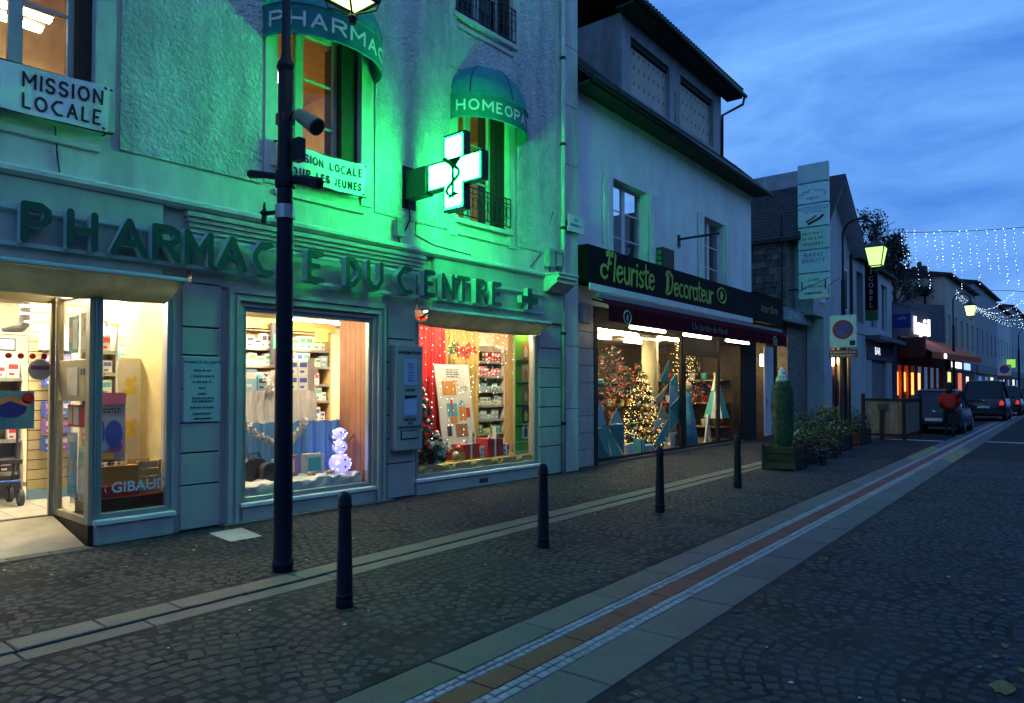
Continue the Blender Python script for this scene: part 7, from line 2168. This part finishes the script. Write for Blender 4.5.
for s_ in (-1, 1):
    hx = Q(.16 if s_ < 0 else .10, s_ * .20, 1.0 if s_ < 0 else .91)
    fg = MB(); fg.ball(hx, .04, 8)
    for k in range(4):
        fg.tube([(hx[0] + .02, hx[1] - .024 + .016 * k, hx[2] - .02), (hx[0] + .045, hx[1] - .026 + .017 * k, hx[2] - .06), (hx[0] + .03, hx[1] - .024 + .016 * k, hx[2] - .09 + .008 * (k % 2))], [.010, .009, .006], 5)
    fg.tube([(hx[0] + .02, hx[1] + .03 * s_, hx[2]), (hx[0] + .06, hx[1] + .045 * s_, hx[2] - .03)], [.011, .007], 5)
    fg.build('hand', skin_m, pr, smooth=True)
    MB().ball(Q(.12 if s_ > 0 else -.14, .12 if s_ > 0 else -.11, .05), .055, 8, .8).build('shoe', PM['dark'], pr, smooth=True)

# ------------------------------------------------------------------ christmas lights over the street
cold = E('cold_garland_bulb', (.66, .80, 1.0), 4.5)
lc = thing('light_curtain', 'curtain of cold white bulbs hung from a cable high across the street', 'christmas lights', (31, 1, 7.4))
cab = lambda q: (31.0, 5.1 - 9.5 * q, 7.72 - .9 * math.sin(PI * min(q * 1.1, 1)) * .35 - .1 * q)
MB().tube([cab(k / 20) for k in range(21)], .012, 5).build('cable', dark_metal, lc)
m, w_ = MB(), MB()
for k in range(34):
    q = k / 34
    p = cab(q)
    ln = random.uniform(1.6, 3.4) * (.7 + .5 * q)
    z = p[2]
    x0 = p[0] + random.uniform(-.4, .4)
    w_.tube([(x0, p[1], z), (x0 + .12, p[1] - .1, z - ln)], .003, 3)
    while z > p[2] - ln:
        if random.random() < .95: m.octa((x0 + .12 * (p[2] - z) / ln + random.uniform(-.03, .03), p[1] - .1 * (p[2] - z) / ln + random.uniform(-.03, .03), z), random.choice((.009, .012, .015, .020)))
        z -= random.uniform(.08, .20)
w_.build('wires', dark_metal, lc)
tag(m.build('bulbs', cold, lc), kind='stuff')
sw2 = thing('light_swags', 'looping swags of cold white bulbs fanning out from the far lamp over the street', 'christmas lights', (47, 3, 6))
m, w_ = MB(), MB()
for k in range(6):
    a = (47.2, 4.95, 7.2 - .10 * k)
    b = (46 + k * .5, 2.2 - .75 * k, 6.7 - .08 * k)
    n = 46
    pts_ = [tuple(a[i] + (b[i] - a[i]) * j / n - (1.0 + .12 * k) * (math.sin(PI * j / n) if i == 2 else 0) for i in range(3)) for j in range(n + 1)]
    w_.tube(pts_[::3], .008, 3)
    for p in pts_: m.octa((p[0], p[1] + random.uniform(-.03, .03), p[2] + random.uniform(-.03, .03)), random.choice((.012, .016, .020)))
for k in range(6):
    a = (62, 3.0 - .5 * k, 8.0 - .1 * k)
    pts_ = [(a[0] + .02 * j, a[1] - .06 * j, a[2] - 3.4 * math.sin(PI * j / 42)) for j in range(43)]
    w_.tube(pts_[::3], .008, 3)
    for p in pts_: m.octa((p[0], p[1] + random.uniform(-.03, .03), p[2]), .022)
w_.build('wires', dark_metal, sw2)
tag(m.build('bulbs', cold, sw2), kind='stuff')
MB().tube([(47.2, 4.95, 7.25), (46, 2.2, 6.8), (50, -3.2, 6.1)], .015, 5).build('cable', dark_metal, sw2)

# ------------------------------------------------------------------ the other side of the street (seen only in reflections; it shades the road)
frame(STR)
opp_w = [M('opposite_render_%d' % k, c, .85, .12, 2, dirt=.3) for k, c in enumerate(((.22, .21, .19), (.18, .18, .19), (.24, .22, .18), (.16, .16, .17)))]
x = -16.0
for k, (wd_, ht) in enumerate(((13, 8.2), (10.5, 7.4), (14, 8.8), (12, 7.8), (13, 8.4), (16, 7.6), (18, 8.6))):
    h = thing('opposite_house', 'plain rendered house with dark windows across the street from the shops', 'house', (x + wd_ / 2, -8, 0), 'houses across the street')
    hs_ = [(x + wd_ * (i + .5) / 4 - .5, x + wd_ * (i + .5) / 4 + .5, 4.2, 6.0) for i in range(4)] + [(x + wd_ * (i + .5) / 3 - 1.1, x + wd_ * (i + .5) / 3 + 1.1, .4, 2.7) for i in range(3)]
    wall_open(MB(), x, x + wd_ - .05, 0, ht, -7.4, -7.1, hs_).build('wall', opp_w[k % 4], h)
    MB().prism([(-6.7, ht), (-6.7, ht + .1), (-11, ht + 3.0), (-15, ht)], lambda u, v, w: (w, u, v), x, x + wd_ - .05).build('roof', tile_dark, h)
    for a, b, c, d in hs_:
        f = MB().box(a, a + .07, -7.25, -7.2, c, d).box(b - .07, b, -7.25, -7.2, c, d).build('window', white_paint, h)
        MB().box(a, b, -7.3, -7.28, c, d).build('pane', MAT['dark_pane'], f)
    x += wd_
frame(PH)
